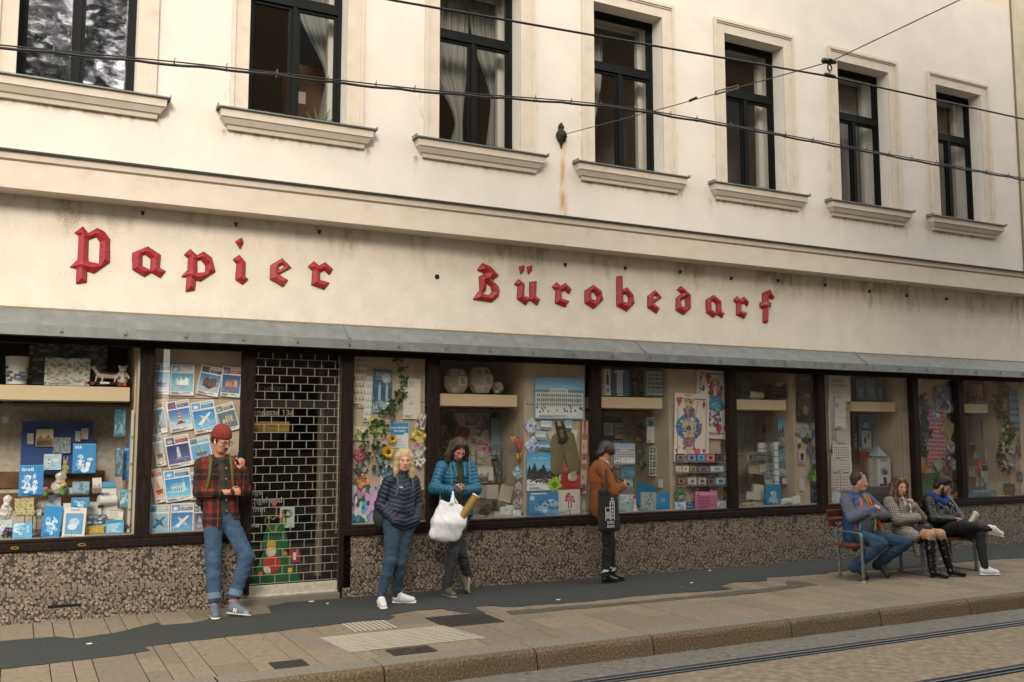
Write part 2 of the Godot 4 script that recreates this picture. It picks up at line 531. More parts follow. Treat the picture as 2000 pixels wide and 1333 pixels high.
func build_ground()->void:
	var asphalt:=tmat(ntex(21,.09,[.0,"262826",.45,"2e302e",.6,"343632",.74,"40403b",.86,"57554c",1.0,"6b685d"],512,4),.9,.93,ntex(22,.2,[],512,3,FastNoiseLite.TYPE_SIMPLEX_SMOOTH,true,6.0),.6)
	var gnd:=solo("ground",bx(-120,-.4,-120,120,-.26,120),asphalt,"dark asphalt ground below the street","ground",Transform3D.IDENTITY,"","structure")
	var pave:=thing("pavement","tan concrete slab pavement in front of the shop","pavement",Vector3.ZERO,"","structure")
	part(pave,"bedding",bx(-4,-.25,.0,18,-.022,2.868),mt("2e2a23",.95))
	var slabm:=[]
	var tones:=[["6b5f50","776a5a","867968"],["70644f","7c6f5a","8a7d67"],["675c4e","726655","827563"],["716550","7e715c","8c7f6a"]]
	var nrm:=ntex(24,.11,[],512,4,FastNoiseLite.TYPE_SIMPLEX_SMOOTH,true,3.0)
	for i in 4:
		slabm.append(tmat(ntex(30+i,.03,[.0,"4a4338",.16,tones[i][0],.45,tones[i][1],.75,tones[i][1],1.0,tones[i][2]],512,6),.8,.9,nrm,.35))
	rng.seed=5
	var xs:=[-3.2,-2.6,-2.3,-2.0,-1.4,-1.1,-.8,-.33,-.03,.3,.46,.6,.92,1.08,1.22,1.38,1.68,2.0]
	while xs[-1]<17.5:xs.append(xs[-1]+[.3,.16,.32,.48,.3][rng.randi()%5])
	for i in xs.size()-1:
		var x0:float=xs[i];var x1:float=xs[i+1]
		var z:float=1.26 if x0>.9 and x0<2.4 else (1.80 if x0<.9 else .95)
		while z<2.80:
			var z1:=minf(z+[.5,.75,1.05,.35][rng.randi()%4],2.864)
			if 2.864-z1<.2:z1=2.864
			var dy:=rng.randf_range(-.004,.0)
			part(pave,"paving_slab",cb(x0+.004,-.06,z+.004,x1-.003,dy,z1-.003,.003),slabm[rng.randi()%4])
			z=z1
	var wx:=[-3.2,-2.6,-2.0,-1.4,-1.1,-.7,-.42,-.1,.21,.37,.52,.82,.965,1.11,1.27,1.57,2.12,2.37]
	for i in wx.size()-1:
		part(pave,"paving_slab",cb(wx[i]+.004,-.06,.015,wx[i+1]-.003,rng.randf_range(-.004,.0),1.05,.003),slabm[rng.randi()%4])
	var ap:=[[-3.2,1.92],[-.03,1.9],[.25,1.89],[.55,1.87],[.86,1.82],[1.04,1.78],[1.02,1.6],[1.32,1.54],[1.63,1.52],[1.96,1.49],[2.29,1.43],[2.58,1.42],[2.91,1.34],[3.24,1.39],[3.33,1.28],[3.30,1.18],[3.66,1.07],[3.9,1.1],[3.98,1.4],[4.19,1.52],[4.23,1.16],[4.42,1.17],[4.57,1.34],[5.39,1.41],[6.13,1.38],[7.34,1.46],[7.34,1.22],[7.66,1.09],[8.1,1.2],[8.3,.95],[8.62,1.0],[9.2,1.04],[9.58,.91],[10.23,1.22],[11.6,1.1],[12.33,1.09],[12.86,1.2],[17.5,1.2],[17.5,.02],[2.6,.02],[2.36,.2],[2.32,.56],[1.72,.59],[1.56,.72],[1.26,.71],[1.25,.54],[1.11,.67],[.83,.89],[.53,.99],[.38,.82],[-.05,.81],[-3.2,.8]]
	var pv:=[]
	for q in ap:pv.append(Vector2(q[0],q[1]))
	part(pave,"asphalt_patch",flat_prism(jitter_poly(pv,.09,.011,4),-.03,.004),asphalt)
	var worn:=tmat(ntex(27,.03,[.0,"3a362e",.5,"4a443a",1.0,"60584a"],512,5),.8,.93)
	var bp:=[Vector2(4.42,1.52),Vector2(5.9,1.64),Vector2(7.73,1.60),Vector2(8.1,1.55),Vector2(8.3,1.3),Vector2(8.42,1.35),Vector2(8.44,1.68),Vector2(7.6,1.80),Vector2(5.85,1.76),Vector2(4.37,1.72)]
	part(pave,"asphalt_patch",flat_prism(jitter_poly(bp,.12,.014,5),-.02,.003),worn)
	var tac:=tmat(ntex(28,.09,[.0,"6e6658",.3,"989080",.5,"b2aa9a",1.0,"c2baab"],256,4),2.2,.85)
	var tg:=thing("tactile_strip","worn white tactile guide ribs, large field parallel to the kerb","tactile paving",Vector3.ZERO,"tactile paving in the pavement")
	for i in 12:
		var z:=1.93+i*.056
		var m:=M.new()
		m.box(Vector3(2.40+i*.006,.0,z),Vector3(3.57+i*.010,.0065,z+.022))
		part(tg,"rib",m.done(),tac)
	var t2:=thing("tactile_strip","worn tactile ribs running toward the wall, small field beside the large one","tactile paving",Vector3.ZERO,"tactile paving in the pavement")
	for i in 9:
		part(t2,"rib",bx(2.76+i*.047,.0,1.42,2.78+i*.047,.0065,1.81),tac)
	var iron:=tmat(ntex(29,.08,[.0,"262320",.5,"38342f",1.0,"504a42"],256,4),3.0,.6)
	iron.metallic=.35
	var covers:=[[1.80,2.64,2.06,2.86,"small plain iron cover in the pavement by the kerb",0],[2.75,2.63,3.12,2.84,"iron cover with ring relief below the white tactile ribs",1],[3.56,1.49,4.16,2.0,"large iron cover with a grid of studs behind the tactile ribs",2]]
	for c in covers:
		var k:=thing("manhole_cover",c[4],"manhole cover",Vector3((c[0]+c[2])*.5,0,(c[1]+c[3])*.5),"iron covers in the pavement")
		var hw:float=(c[2]-c[0])*.5;var hd:float=(c[3]-c[1])*.5
		part(k,"plate",cb(-hw,-.01,-hd,hw,.0055,hd,.002),iron)
		if c[5]==2:
			var nx:=11;var nz:=7
			for a in nx:
				for b in nz:
					part(k,"stud",cb(-hw+.05+a*.048,.005,-hd+.05+b*.061,-hw+.085+a*.048,.011,-hd+.095+b*.061,.003),iron)
		elif c[5]==1:
			for r in 5:
				var pts:=[]
				for q in 25:pts.append(Vector3(cos(TAU*q/24.0)*(.02+r*.018)-.0,.006,sin(TAU*q/24.0)*(.02+r*.018)))
				part(k,"ring",M.new().tube(pts,.004,5,false).done(),iron)
		else:
			var pts:=[]
			for q in 25:pts.append(Vector3(cos(TAU*q/24.0)*.06,.006,sin(TAU*q/24.0)*.06))
			part(k,"ring",M.new().tube(pts,.004,5,false).done(),iron)
	var kerb:=thing("kerb","brown weathered granite kerb along the pavement","kerb",Vector3.ZERO,"","structure")
	var km:=[]
	for i in 3:km.append(tmat(ntex(40+i,.05,[.0,"362c20",.3,"504230",.55,["625038","5c4e3a","665440"][i],.8,"746248",1.0,"8c785a"],512,6),1.6,.9,nrm,.6))
	var topm:=tmat(ntex(44,.04,[.0,"5e564a",.4,"6e6658",.7,"787062",1.0,"867e6e"],512,6),1.2,.9,nrm,.4)
	var kx:=[-3.2,-1.5,.1,1.35,2.55,3.86,5.02,6.61,7.8,9.13,10.4,11.7,13.1,14.5,16.0,17.5]
	for i in kx.size()-1:
		var m:=M.new()
		var prof:=[Vector2(2.868,-.004),Vector2(3.105,-.002),Vector2(3.135,-.008),Vector2(3.155,-.024),Vector2(3.166,-.05),Vector2(3.195,-.22),Vector2(2.868,-.22)]
		var a0:float=kx[i]+.006;var a1:float=kx[i+1]-.006
		var seg:=8
		for s in seg:
			var xa:=lerpf(a0,a1,float(s)/seg);var xb:=lerpf(a0,a1,float(s+1)/seg)
			for q in prof.size()-2:
				var oa:=.005*sin(xa*7.3+q)+.004*sin(xa*17.0);var ob:=.005*sin(xb*7.3+q)+.004*sin(xb*17.0)
				var on:=.005*sin(xa*7.3+q+1)+.004*sin(xa*17.0);var om:=.005*sin(xb*7.3+q+1)+.004*sin(xb*17.0)
				if q==0:oa=0;ob=0
				m.quad(Vector3(xa,prof[q+1].y,prof[q+1].x+on),Vector3(xb,prof[q+1].y,prof[q+1].x+om),Vector3(xb,prof[q].y,prof[q].x+ob),Vector3(xa,prof[q].y,prof[q].x+oa))
		for e in [[a0,1],[a1,-1]]:
			for q in range(1,prof.size()-1):
				var p0:=Vector3(e[0],prof[0].y,prof[0].x);var p1:=Vector3(e[0],prof[q].y,prof[q].x);var p2:=Vector3(e[0],prof[q+1].y,prof[q+1].x)
				if e[1]<0:m.tri(p0,p1,p2)
				else:m.tri(p0,p2,p1)
		var ks:=part(kerb,"kerbstone",m.done(),km[i%3])
		part(ks,"worn_top",cb(a0,-.03,2.869,a1,.0025,3.112,.003),topm)
	part(kerb,"mortar",bx(-3.2,-.24,2.87,17.5,-.02,3.12),mt("76705f",.95))
	var road:=thing("road","concrete tram roadway in front of the kerb","road",Vector3.ZERO,"","structure")
	var gut:=tmat(ntex(50,.02,[.0,"545048",.4,"605c54",.7,"68645c",1.0,"767066"],512,6),1.1,.9,nrm,.5)
	var conc:=tmat(ntex(51,.02,[.0,"5b5141",.3,"6a5f4e",.6,"776b58",.85,"847861",1.0,"8e826b"],512,6),.9,.92,nrm,.2)
	part(road,"bedding",bx(-12,-.27,3.0,30,-.20,10.6),mt("2b2925",.95))
	var gx:=[-8.0,-3.0,2.3,5.6,8.86,12.2,16.0,22.0]
	for i in gx.size()-1:part(road,"gutter_slab",cb(gx[i]+.004,-.21,3.17,gx[i+1]-.004,-.160,3.628,.003),gut)
	var rx:=[-8.0,-5.2,-2.4,.35,3.15,5.98,8.74,11.5,14.3,18.0,22.0]
	for i in rx.size()-1:
		part(road,"concrete_slab",cb(rx[i]+.006,-.21,3.80,rx[i+1]-.006,-.158,4.868,.005),conc)
		part(road,"concrete_slab",cb(rx[i]+.006,-.21,5.03,rx[i+1]-.006,-.158,6.2,.005),conc)
	part(road,"asphalt_lane",bx(-12,-.22,6.21,30,-.160,10.6),asphalt)
	var steel:=tmat(ntex(52,.05,[.0,"3f403f",.5,"56585a",1.0,"6d6f72"],256,4),2.0,.38)
	steel.metallic=.8
	var rustm:=mt("2a2119",.85,.2)
	for r in [[3.64,"grooved steel tram rail nearer to the kerb"],[4.87,"grooved steel tram rail farther from the kerb"]]:
		var t:=thing("tram_rail",r[1],"tram rail",Vector3(0,0,r[0]),"tram rails in the roadway")
		part(t,"rail_head",cb(-8,-.20,.0,22,-.150,.064,.006),steel)
		part(t,"groove",bx(-8,-.20,.064,22,-.182,.102),rustm)
		part(t,"guard_lip",cb(-8,-.20,.102,22,-.154,.130,.004),steel)
	var op:=thing("opposite_pavement","grey pavement on the photographer's side of the street","pavement",Vector3.ZERO,"","structure")
	part(op,"slab",bx(-30,-.25,10.62,45,.0,13.98),gut)
	rng.seed=77
	var lit:=[[2.95,.30,"white scrap of paper below the roller grille"],[.62,1.28,"white scrap on the dark asphalt by the left kerb slabs"],[5.2,1.2,"small white scrap on asphalt between the leaning man and the reader"],[7.2,.9,"white scrap on asphalt right of the reader in brown"],[8.05,.18,"white scrap by the granite wall left of the bench"],[9.06,1.8,"white scrap beside the foot of the bench"],[11.7,.75,"white scrap on asphalt behind the bench"]]
	for l in lit:
		var q:=PackedVector2Array()
		for k in 6:q.append(Vector2(cos(TAU*k/6.0),sin(TAU*k/6.0))*rng.randf_range(.012,.028))
		solo("paper_scrap",flat_prism(q,.0045,.008),mt("d9d4c8",.9),l[2],"litter",Transform3D(Basis.IDENTITY,Vector3(l[0],0,l[1])),"paper scraps on the ground")
	rng.seed=78
	var leafm:=[mt("7a5a26",.8),mt("8d7331",.8),mt("5b3d1c",.8)]
	var leaves:=thing("fallen_leaves","dry brown leaf bits scattered along the kerb and the wall foot","leaves",Vector3.ZERO,"","stuff")
	var mm:=M.new()
	for i in 150:
		var x:=rng.randf_range(-.5,13.0);var z:=rng.randf_range(3.21,3.5);var y:=-.155
		if i%3==0:z=rng.randf_range(.05,.35);y=.006
		if i%5==0:z=rng.randf_range(.4,2.8);y=.005
		if i%3==0 and x<2.6:continue
		var s:=rng.randf_range(.006,.017)
		mm.xf=Transform3D(Basis.from_euler(Vector3(rng.randf_range(-.3,.3),rng.randf()*6,rng.randf_range(-.3,.3))),Vector3(x,y+.004,z))
		mm.box(Vector3(-s,-.001,-s*.6),Vector3(s,.001,s*.6))
	part(leaves,"leaf_bits",mm.done(),leafm[0])
func window_centres()->Array:
	return [-1.86,.375,2.60,4.83,7.005,9.175,11.345,13.515]
func build_facade()->void:
	var wins:=window_centres()
	var b:=thing("shop_building","cream rendered corner house with stationery shop on the ground floor","building")
	var signm:=StandardMaterial3D.new()
	signm.albedo_texture=sign_wall_tex();signm.roughness=.95
	var upm:=StandardMaterial3D.new()
	upm.albedo_texture=upper_wall_tex(wins);upm.roughness=.95
	var m:=M.new()
	m.box(Vector3(-3,2.7,-.45),Vector3(XEND,4.09,.0),Rect2(0,.0071,(XEND+3.0)/18.0,.9929))
	part(b,"sign_wall",m.done(),signm)
	var up:=M.new()
	var R:=func(x0:float,y0:float,x1:float,y1:float)->void:
		up.box(Vector3(x0,y0,-.45),Vector3(x1,y1,.0),Rect2((x0+3.0)/18.0,(9.1-y1)/5.0,(x1-x0)/18.0,(y1-y0)/5.0))
	R.call(-3.0,4.09,XEND,5.24)
	R.call(-3.0,7.41,XEND,9.1)
	var last:=-3.0
	for w in wins:
		if w-.5475>last:R.call(last,5.24,w-.5475,7.41)
		last=w+.5475
	R.call(last,5.24,XEND,7.41)
	part(b,"upper_wall",up.done(),upm)
	part(b,"top_storeys",bx(-3,9.1,-.45,XEND,14.5,.0),mt("d9cbb4",.95))
	part(b,"side_wall",bx(-3.45,-.3,-8,-3.0,14.5,.0),mt("d9cbb4",.95))
	var trim:=tmat(ntex(60,.02,[.0,"bcb09e",.3,"c8bcaa",.6,"ccc0b0",1.0,"d0c6b8"],512,4),.35,.95)
	var zinc:=tmat(ntex(61,.03,[.0,"666a68",.35,"727573",.65,"787b78",1.0,"8b8c87"],512,5),.35,.42)
	zinc.metallic=.2
	var darkzinc:=mt("4a4f4c",.5,.4)
	var cor:=Node3D.new();cor.name="cornice";b.add_child(cor,true)
	var prof:=[[4.055,.0],[4.055,.278],[4.300,.278],[4.312,.262],[4.326,.262],[4.332,.292],[4.398,.300]]
	var cm:=M.new()
	for i in prof.size()-1:
		cm.quad(Vector3(-3,prof[i][0],prof[i][1]),Vector3(XEND,prof[i][0],prof[i][1]),Vector3(XEND,prof[i+1][0],prof[i+1][1]),Vector3(-3,prof[i+1][0],prof[i+1][1]))
	part(cor,"moulding",cm.done(),trim)
	var fm:=M.new()
	fm.quad(Vector3(-3,4.398,.326),Vector3(XEND,4.398,.326),Vector3(XEND,4.416,.330),Vector3(-3,4.416,.330))
	fm.quad(Vector3(-3,4.416,.330),Vector3(XEND,4.416,.330),Vector3(XEND,4.452,.003),Vector3(-3,4.452,.003))
	fm.quad(Vector3(-3,4.399,.20),Vector3(XEND,4.399,.20),Vector3(XEND,4.398,.326),Vector3(-3,4.398,.326))
	part(cor,"flashing",fm.done(),darkzinc)
	var can:=Node3D.new();can.name="canopy";b.add_child(can,true)
	var seams:=[-3.0,-.7,3.16,7.05,10.95,XEND]
	for i in seams.size()-1:
		var q:=M.new()
		var x0:float=seams[i]+.002;var x1:float=seams[i+1]-.002
		q.quad(Vector3(x0,2.782,.25),Vector3(x1,2.782,.25),Vector3(x1,2.962,.012),Vector3(x0,2.962,.012))
		q.quad(Vector3(x0,2.680,.256),Vector3(x1,2.680,.256),Vector3(x1,2.782,.25),Vector3(x0,2.782,.25))
		q.quad(Vector3(x0,2.682,.22),Vector3(x1,2.682,.22),Vector3(x1,2.680,.256),Vector3(x0,2.680,.256))
		part(can,"sheet_panel",q.done(),zinc)
		q=M.new()
		q.bar(Vector3(x1+.002,2.79,.252),Vector3(x1+.002,2.955,.027),.018,.012)
		part(can,"seam",q.done(),zinc)
	part(can,"top_edge",cb(-3,2.955,.002,XEND,2.972,.022,.002),mt("8a7a5f",.9))
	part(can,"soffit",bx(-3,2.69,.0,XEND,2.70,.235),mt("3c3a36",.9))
	var hx:=.33-.565*3
	while hx<XEND:
		var q:=M.new()
		q.xf=Transform3D(Basis(Vector3(0,0,1),-.12),Vector3(hx,2.745,.256))
		q.box(Vector3(-.011,-.022,.0),Vector3(.011,.022,.006))
		q.box(Vector3(-.011,-.022,.006),Vector3(.011,-.010,.022))
		part(can,"hook",q.done(),mt("7d807d",.5,.5))
		hx+=.565
	for p in [[1.03,3.99],[1.96,3.97],[2.86,3.98],[6.0,3.87],[6.9,3.90],[7.78,3.92],[8.65,3.90],[9.5,3.93],[10.4,3.93],[11.3,3.90],[12.1,3.89],[13.0,3.90]]:
		var q:=M.new()
		q.bar(Vector3(p[0],p[1],.0),Vector3(p[0]+.01,p[1]-.005,.035),.012,.03)
		q.bar(Vector3(p[0]-.02,p[1]+.018,.03),Vector3(p[0]+.02,p[1]+.010,.034),.012,.014)
		part(b,"wall_bracket",q.done(),mt("3a342c",.8,.3))
	var hole:=M.new()
	hole.xf=Transform3D(Basis(Vector3(1,0,0),PI/2),Vector3(4.28,3.59,.0))
	hole.lathe([Vector2(.03,.004),Vector2(.026,.006),Vector2(.018,.003),Vector2(.0,.002)],16)
	part(b,"plugged_hole",hole.done(),mt("1d1a17",.9))
	var gran:=StandardMaterial3D.new()
	gran.albedo_texture=granite_tex();gran.roughness=.42
	gran.uv1_triplanar=true;gran.uv1_world_triplanar=true;gran.uv1_scale=Vector3(1.65,1.65,1.65);gran.uv1_triplanar_sharpness=12.0
	var pl:=Node3D.new();pl.name="plinth";b.add_child(pl,true)
	part(pl,"backing",bx(-3,-.2,-.30,2.17,.655,-.006),mt("1e1b18",.95))
	part(pl,"backing",bx(3.20,-.2,-.30,XEND,.655,-.006),mt("1e1b18",.95))
	for run in [[-3.0,2.17,[-1.9,-.6,.72,1.5]],[3.20,XEND,[4.0,4.85,6.05,7.25,8.45,9.65,10.85,12.05,13.25,14.2]]]:
		var e:Array=[run[0]]+run[2]+[run[1]]
		for i in e.size()-1:part(pl,"granite_panel",cb(e[i]+.0015,-.2,-.02,e[i+1]-.0015,.655,.012,.002),gran)
	part(b,"vent_slot",bx(.33,.118,.010,.62,.146,.0135),mt("0d0c0b",.95))
	part(b,"vent_flap",bx(.30,.060,.0125,.66,.112,.016),gran)
	var wood:=tmat(ntex(62,.012,[.0,"0e0907",.4,"190f0b",.6,"21150f",.85,"251812",1.0,"3e2a1f"],512,5),1.2,.62,ntex(63,.06,[],256,3,FastNoiseLite.TYPE_SIMPLEX_SMOOTH,true,2.0),.4)
	wood.roughness=.72;wood.metallic_specular=.3
	wood.uv1_scale=Vector3(3.0,.6,3.0)
	var red:=mt("4a241c",.6)
	var sf:=Node3D.new();sf.name="shop_front";b.add_child(sf,true)
	for run in [[-3.0,2.17],[3.20,XEND]]:
		part(sf,"sill_rail",cb(run[0],.657,-.12,run[1],.735,.045,.008),wood)
		part(sf,"bottom_rail",cb(run[0],.735,-.10,run[1],.765,.016,.006),wood)
	part(sf,"head_rail",bx(-3,2.63,-.12,XEND,2.698,.0),wood)
	var lx:Array=[-3.0]
	for x in POST_R:
		part(sf,"post",cb(x-.125,.10 if (x>2 and x<3.4) else .737,-.10,x,2.63,.012,.006),wood)
		part(sf,"bead",bx(x+.0005,.77,-.085,x+.012,2.63,-.02),red)
	for p in [[.03,.70],[.60,.70],[1.86,.70]]:
		var pts:=[]
		for q in 13:pts.append(Vector3(p[0]+cos(TAU*q/12.0)*.034,p[1]+sin(TAU*q/12.0)*.011,.049))
		part(sf,"sash_clip",M.new().tube(pts,.004,5,false).done(),mt("a2813c",.4,.6))
	var glass:=StandardMaterial3D.new()
	glass.albedo_color=Color(.2,.22,.2,.015);glass.transparency=BaseMaterial3D.TRANSPARENCY_ALPHA
	glass.roughness=.0;glass.metallic_specular=.5
	mats["glass"]=glass
	var px:=[[-3.0,1.077],[1.214,2.08],[3.302,4.199],[4.336,6.406],[6.543,8.585],[8.722,10.223],[10.36,12.161],[12.298,13.196],[13.333,XEND]]
	for p in px:part(sf,"pane",bx(p[0],.765,-.080,p[1],2.63,-.075),glass)
	part(b,"door_step",cb(2.10,-.05,-.12,3.17,.065,.03,.008),mt("6c665b",.9))
	var fr:=mt("0a0e0c",.6)
	fr.metallic_specular=.3
	var wall2:=mt("d8cbb6",.95)
	var sillm:=trim
	for i in wins.size():
		var w:float=wins[i]
		var g:=Node3D.new();g.name="window";b.add_child(g,true)
		g.position=Vector3(w,5.24,0)
		var am:=M.new()
		for s in [-1.0,1.0]:
			var xa:float=s*.5475;var xb:float=s*.735
			am.box(Vector3(minf(xa,xb),.0,.0),Vector3(maxf(xa,xb),2.17,.022))
			var xc:float=s*.70;var xd:float=s*.742
			am.box(Vector3(minf(xc,xd),.0,.022),Vector3(maxf(xc,xd),2.32,.048))
		am.box(Vector3(-.735,2.17,.0),Vector3(.735,2.36,.022))
		am.box(Vector3(-.742,2.322,.022),Vector3(.742,2.364,.050))
		am.box(Vector3(-.70,2.30,.022),Vector3(.70,2.320,.036))
		part(g,"architrave",am.done(),trim)
		var sp:=[[-.252,.0,.72],[-.252,.040,.755],[-.205,.052,.765],[-.200,.070,.785],[-.140,.105,.825],[-.135,.118,.835],[-.052,.122,.845]]
		var sm:=M.new()
		for k in sp.size()-1:
			var a:Array=sp[k];var c:Array=sp[k+1]
			sm.quad(Vector3(-a[2],a[0],a[1]),Vector3(a[2],a[0],a[1]),Vector3(c[2],c[0],c[1]),Vector3(-c[2],c[0],c[1]))
			sm.quad(Vector3(a[2],a[0],a[1]),Vector3(a[2],a[0],0),Vector3(c[2],c[0],0),Vector3(c[2],c[0],c[1]))
			sm.quad(Vector3(-a[2],a[0],0),Vector3(-a[2],a[0],a[1]),Vector3(-c[2],c[0],c[1]),Vector3(-c[2],c[0],0))
		part(g,"sill",sm.done(),sillm)
		var zm:=M.new()
		zm.quad(Vector3(-.875,-.050,.150),Vector3(.875,-.050,.150),Vector3(.875,-.036,.150),Vector3(-.875,-.036,.150))
		zm.quad(Vector3(-.875,-.036,.150),Vector3(.875,-.036,.150),Vector3(.875,-.006,.001),Vector3(-.875,-.006,.001))
		zm.quad(Vector3(-.546,-.006,.001),Vector3(.546,-.006,.001),Vector3(.546,.012,-.20),Vector3(-.546,.012,-.20))
		zm.quad(Vector3(-.875,-.051,.10),Vector3(.875,-.051,.10),Vector3(.875,-.050,.150),Vector3(-.875,-.050,.150))
		for s in [-1.0,1.0]:zm.box(Vector3(s*.875-.004,-.054,.0),Vector3(s*.875+.004,-.014,.152))
		part(g,"sill_sheet",zm.done(),zinc)
		var f:=M.new()
		f.box(Vector3(-.547,.014,-.28),Vector3(-.500,2.169,-.21))
		f.box(Vector3(.500,.014,-.28),Vector3(.547,2.169,-.21))
		f.box(Vector3(-.500,.014,-.28),Vector3(.500,.060,-.21))
		f.box(Vector3(-.500,2.115,-.28),Vector3(.500,2.169,-.21))
		f.box(Vector3(-.500,1.36,-.28),Vector3(.500,1.45,-.20))
		f.box(Vector3(-.026,.060,-.28),Vector3(.026,1.36,-.205))
		part(g,"frame",f.done(),fr)
		for s in [[-.500,.060,-.026,1.36],[.026,.060,.500,1.36],[-.500,1.45,.500,2.115]]:
			var c:=M.new()
			var t:=.036
			c.box(Vector3(s[0],s[1],-.265),Vector3(s[0]+t,s[3],-.225));c.box(Vector3(s[2]-t,s[1],-.265),Vector3(s[2],s[3],-.225))
			c.box(Vector3(s[0]+t,s[1],-.265),Vector3(s[2]-t,s[1]+t,-.225));c.box(Vector3(s[0]+t,s[3]-t,-.265),Vector3(s[2]-t,s[3],-.225))
			var cs:=part(g,"casement",c.done(),fr)
			part(cs,"pane",bx(s[0]+t,s[1]+t,-.250,s[2]-t,s[3]-t,-.246),glass)
		var n:=M.new()
		n.box(Vector3(-.60,.02,-.47),Vector3(-.52,2.17,-.452));n.box(Vector3(.46,.02,-.52),Vector3(.60,2.17,-.452));n.box(Vector3(-.52,2.08,-.50),Vector3(.46,2.17,-.452));n.box(Vector3(-.52,-.05,-.50),Vector3(.46,.03,-.452))
		part(g,"inner_frame",n.done(),mt("c9c5ba",.6))
	var room:=Node3D.new();room.name="rooms";b.add_child(room,true)
	part(room,"upper_floor",bx(-3,4.75,-4.2,XEND,4.85,-.452),mt("4a3a2a",.8))
	part(room,"upper_ceiling",bx(-3,7.95,-4.2,XEND,8.05,-.452),mt("d0ccc4",.9))
	part(room,"upper_back_wall",bx(-3,4.85,-4.3,XEND,7.95,-4.2),mt("b4ac9c",.9))
	for i in 7:part(room,"partition",bx(-.63+2.17*i,4.85,-4.2,-.55+2.17*i,7.95,-.55),mt("b4ac9c",.9))
	part(room,"shop_floor",bx(-3,-.1,-6.2,XEND,.0,-.301),mt("3a322a",.8))
	part(room,"shop_ceiling",bx(-3,3.2,-6.2,XEND,3.3,-.451),mt("4a463f",.9))
	part(room,"shop_back_wall",bx(-3,.0,-6.3,XEND,3.2,-6.2),mt("2c2722",.9))
	part(room,"end_wall",bx(XEND,-.3,-8.0,XEND+.4,14.5,-.02),mt("d9cbb4",.95))
	part(room,"house_roof",bx(-3.4,14.5,-8.0,XEND+.4,14.7,.4),mt("5a4a40",.9))
	part(room,"house_back_wall",bx(-3.4,-.3,-8.2,XEND+.4,14.5,-8.0),mt("b9ab94",.9))
	var nb:=thing("neighbour_house","pale yellow rendered house wall beyond the joint at the picture edge","building")
	part(nb,"wall",bx(XEND+.035,2.0,-8,26,14.5,.012),tmat(ntex(65,.02,[.0,"b3a992",.5,"bfb59e",1.0,"c8bfaa"],256,4),.4,.95))
	part(nb,"ground_floor_wall",bx(XEND+.035,-.2,-8,26,2.0,.012),mt("aca28c",.95))
	var dp:=M.new()
	dp.tube([Vector3(XEND+.018,-.1,.01),Vector3(XEND+.018,14.4,.01)],.016,8)
	part(nb,"joint_strip",dp.done(),mt("7a6c4e",.8))
func build_opposite()->void:
	var br:=thing("brick_house","dark brown brick house across the street, mirrored in the upper panes","building",Vector3(0,0,14.0))
	var brick:=tmat(ntex(70,.06,[.0,"3b2b23",.4,"53402f",.7,"665040",1.0,"755f4c"],512,5),.7,.95)
	part(br,"wall",bx(4.4,.0,.02,40.0,15.0,9.0),brick)
	part(br,"attic",bx(4.4,15.0,.6,28.0,17.6,9.0),mt("3a2a24",.9))
	part(br,"cornice",bx(4.2,14.6,-.4,40.2,15.0,.02),mt("4a3527",.9))
	var stone:=mt("5d4a38",.9)
	for fl in 4:
		for i in 12:
			var x:=5.9+2.9*i
			var y:=1.2+3.5*fl
			var w:=part(br,"window",bx(x,y,.0,x+1.2,y+2.0,.019),stone)
			part(w,"pane",bx(x+.12,y+.12,-.012,x+1.08,y+1.88,-.002),mt("1a1d1e",.15))
			var arc:=PackedVector2Array()
			for k in 9:arc.append(Vector2(x+.6-.62*cos(PI*k/8.0),y+2.0+.45*sin(PI*k/8.0)))
			part(w,"arch",M.new().prism(arc,-.03,.019).done(),stone)
	var lowh:=thing("added_dark_house","unseen low dark house added across the street to dim the left pane reflections","building",Vector3(-18,0,23))  # added out of view so the left shop panes mirror something dark
	part(lowh,"wall",bx(-26,0,0,22.2,6.0,8),mt("3b2e27",.9))
	part(lowh,"roof",bx(-26.4,6.0,-.4,22.4,6.5,8.4),mt("2e2623",.9))
	for i in 14:
		var w:=part(lowh,"window",bx(-24+i*3.2,1.0,-.03,-22.6+i*3.2,2.9,-.002),mt("6a6257",.8))
		part(w,"pane",bx(-23.9+i*3.2,1.1,-.04,-22.7+i*3.2,2.8,-.032),mt("15181a",.15))
	tree(Vector3(1.3,0,17.5),19.0,4.3,3,"tall leafy street tree across the street beside the brick house")
	tree(Vector3(-13.5,0,19.0),13.5,4.0,11,"lower leafy tree at the far end of the opposite pavement")
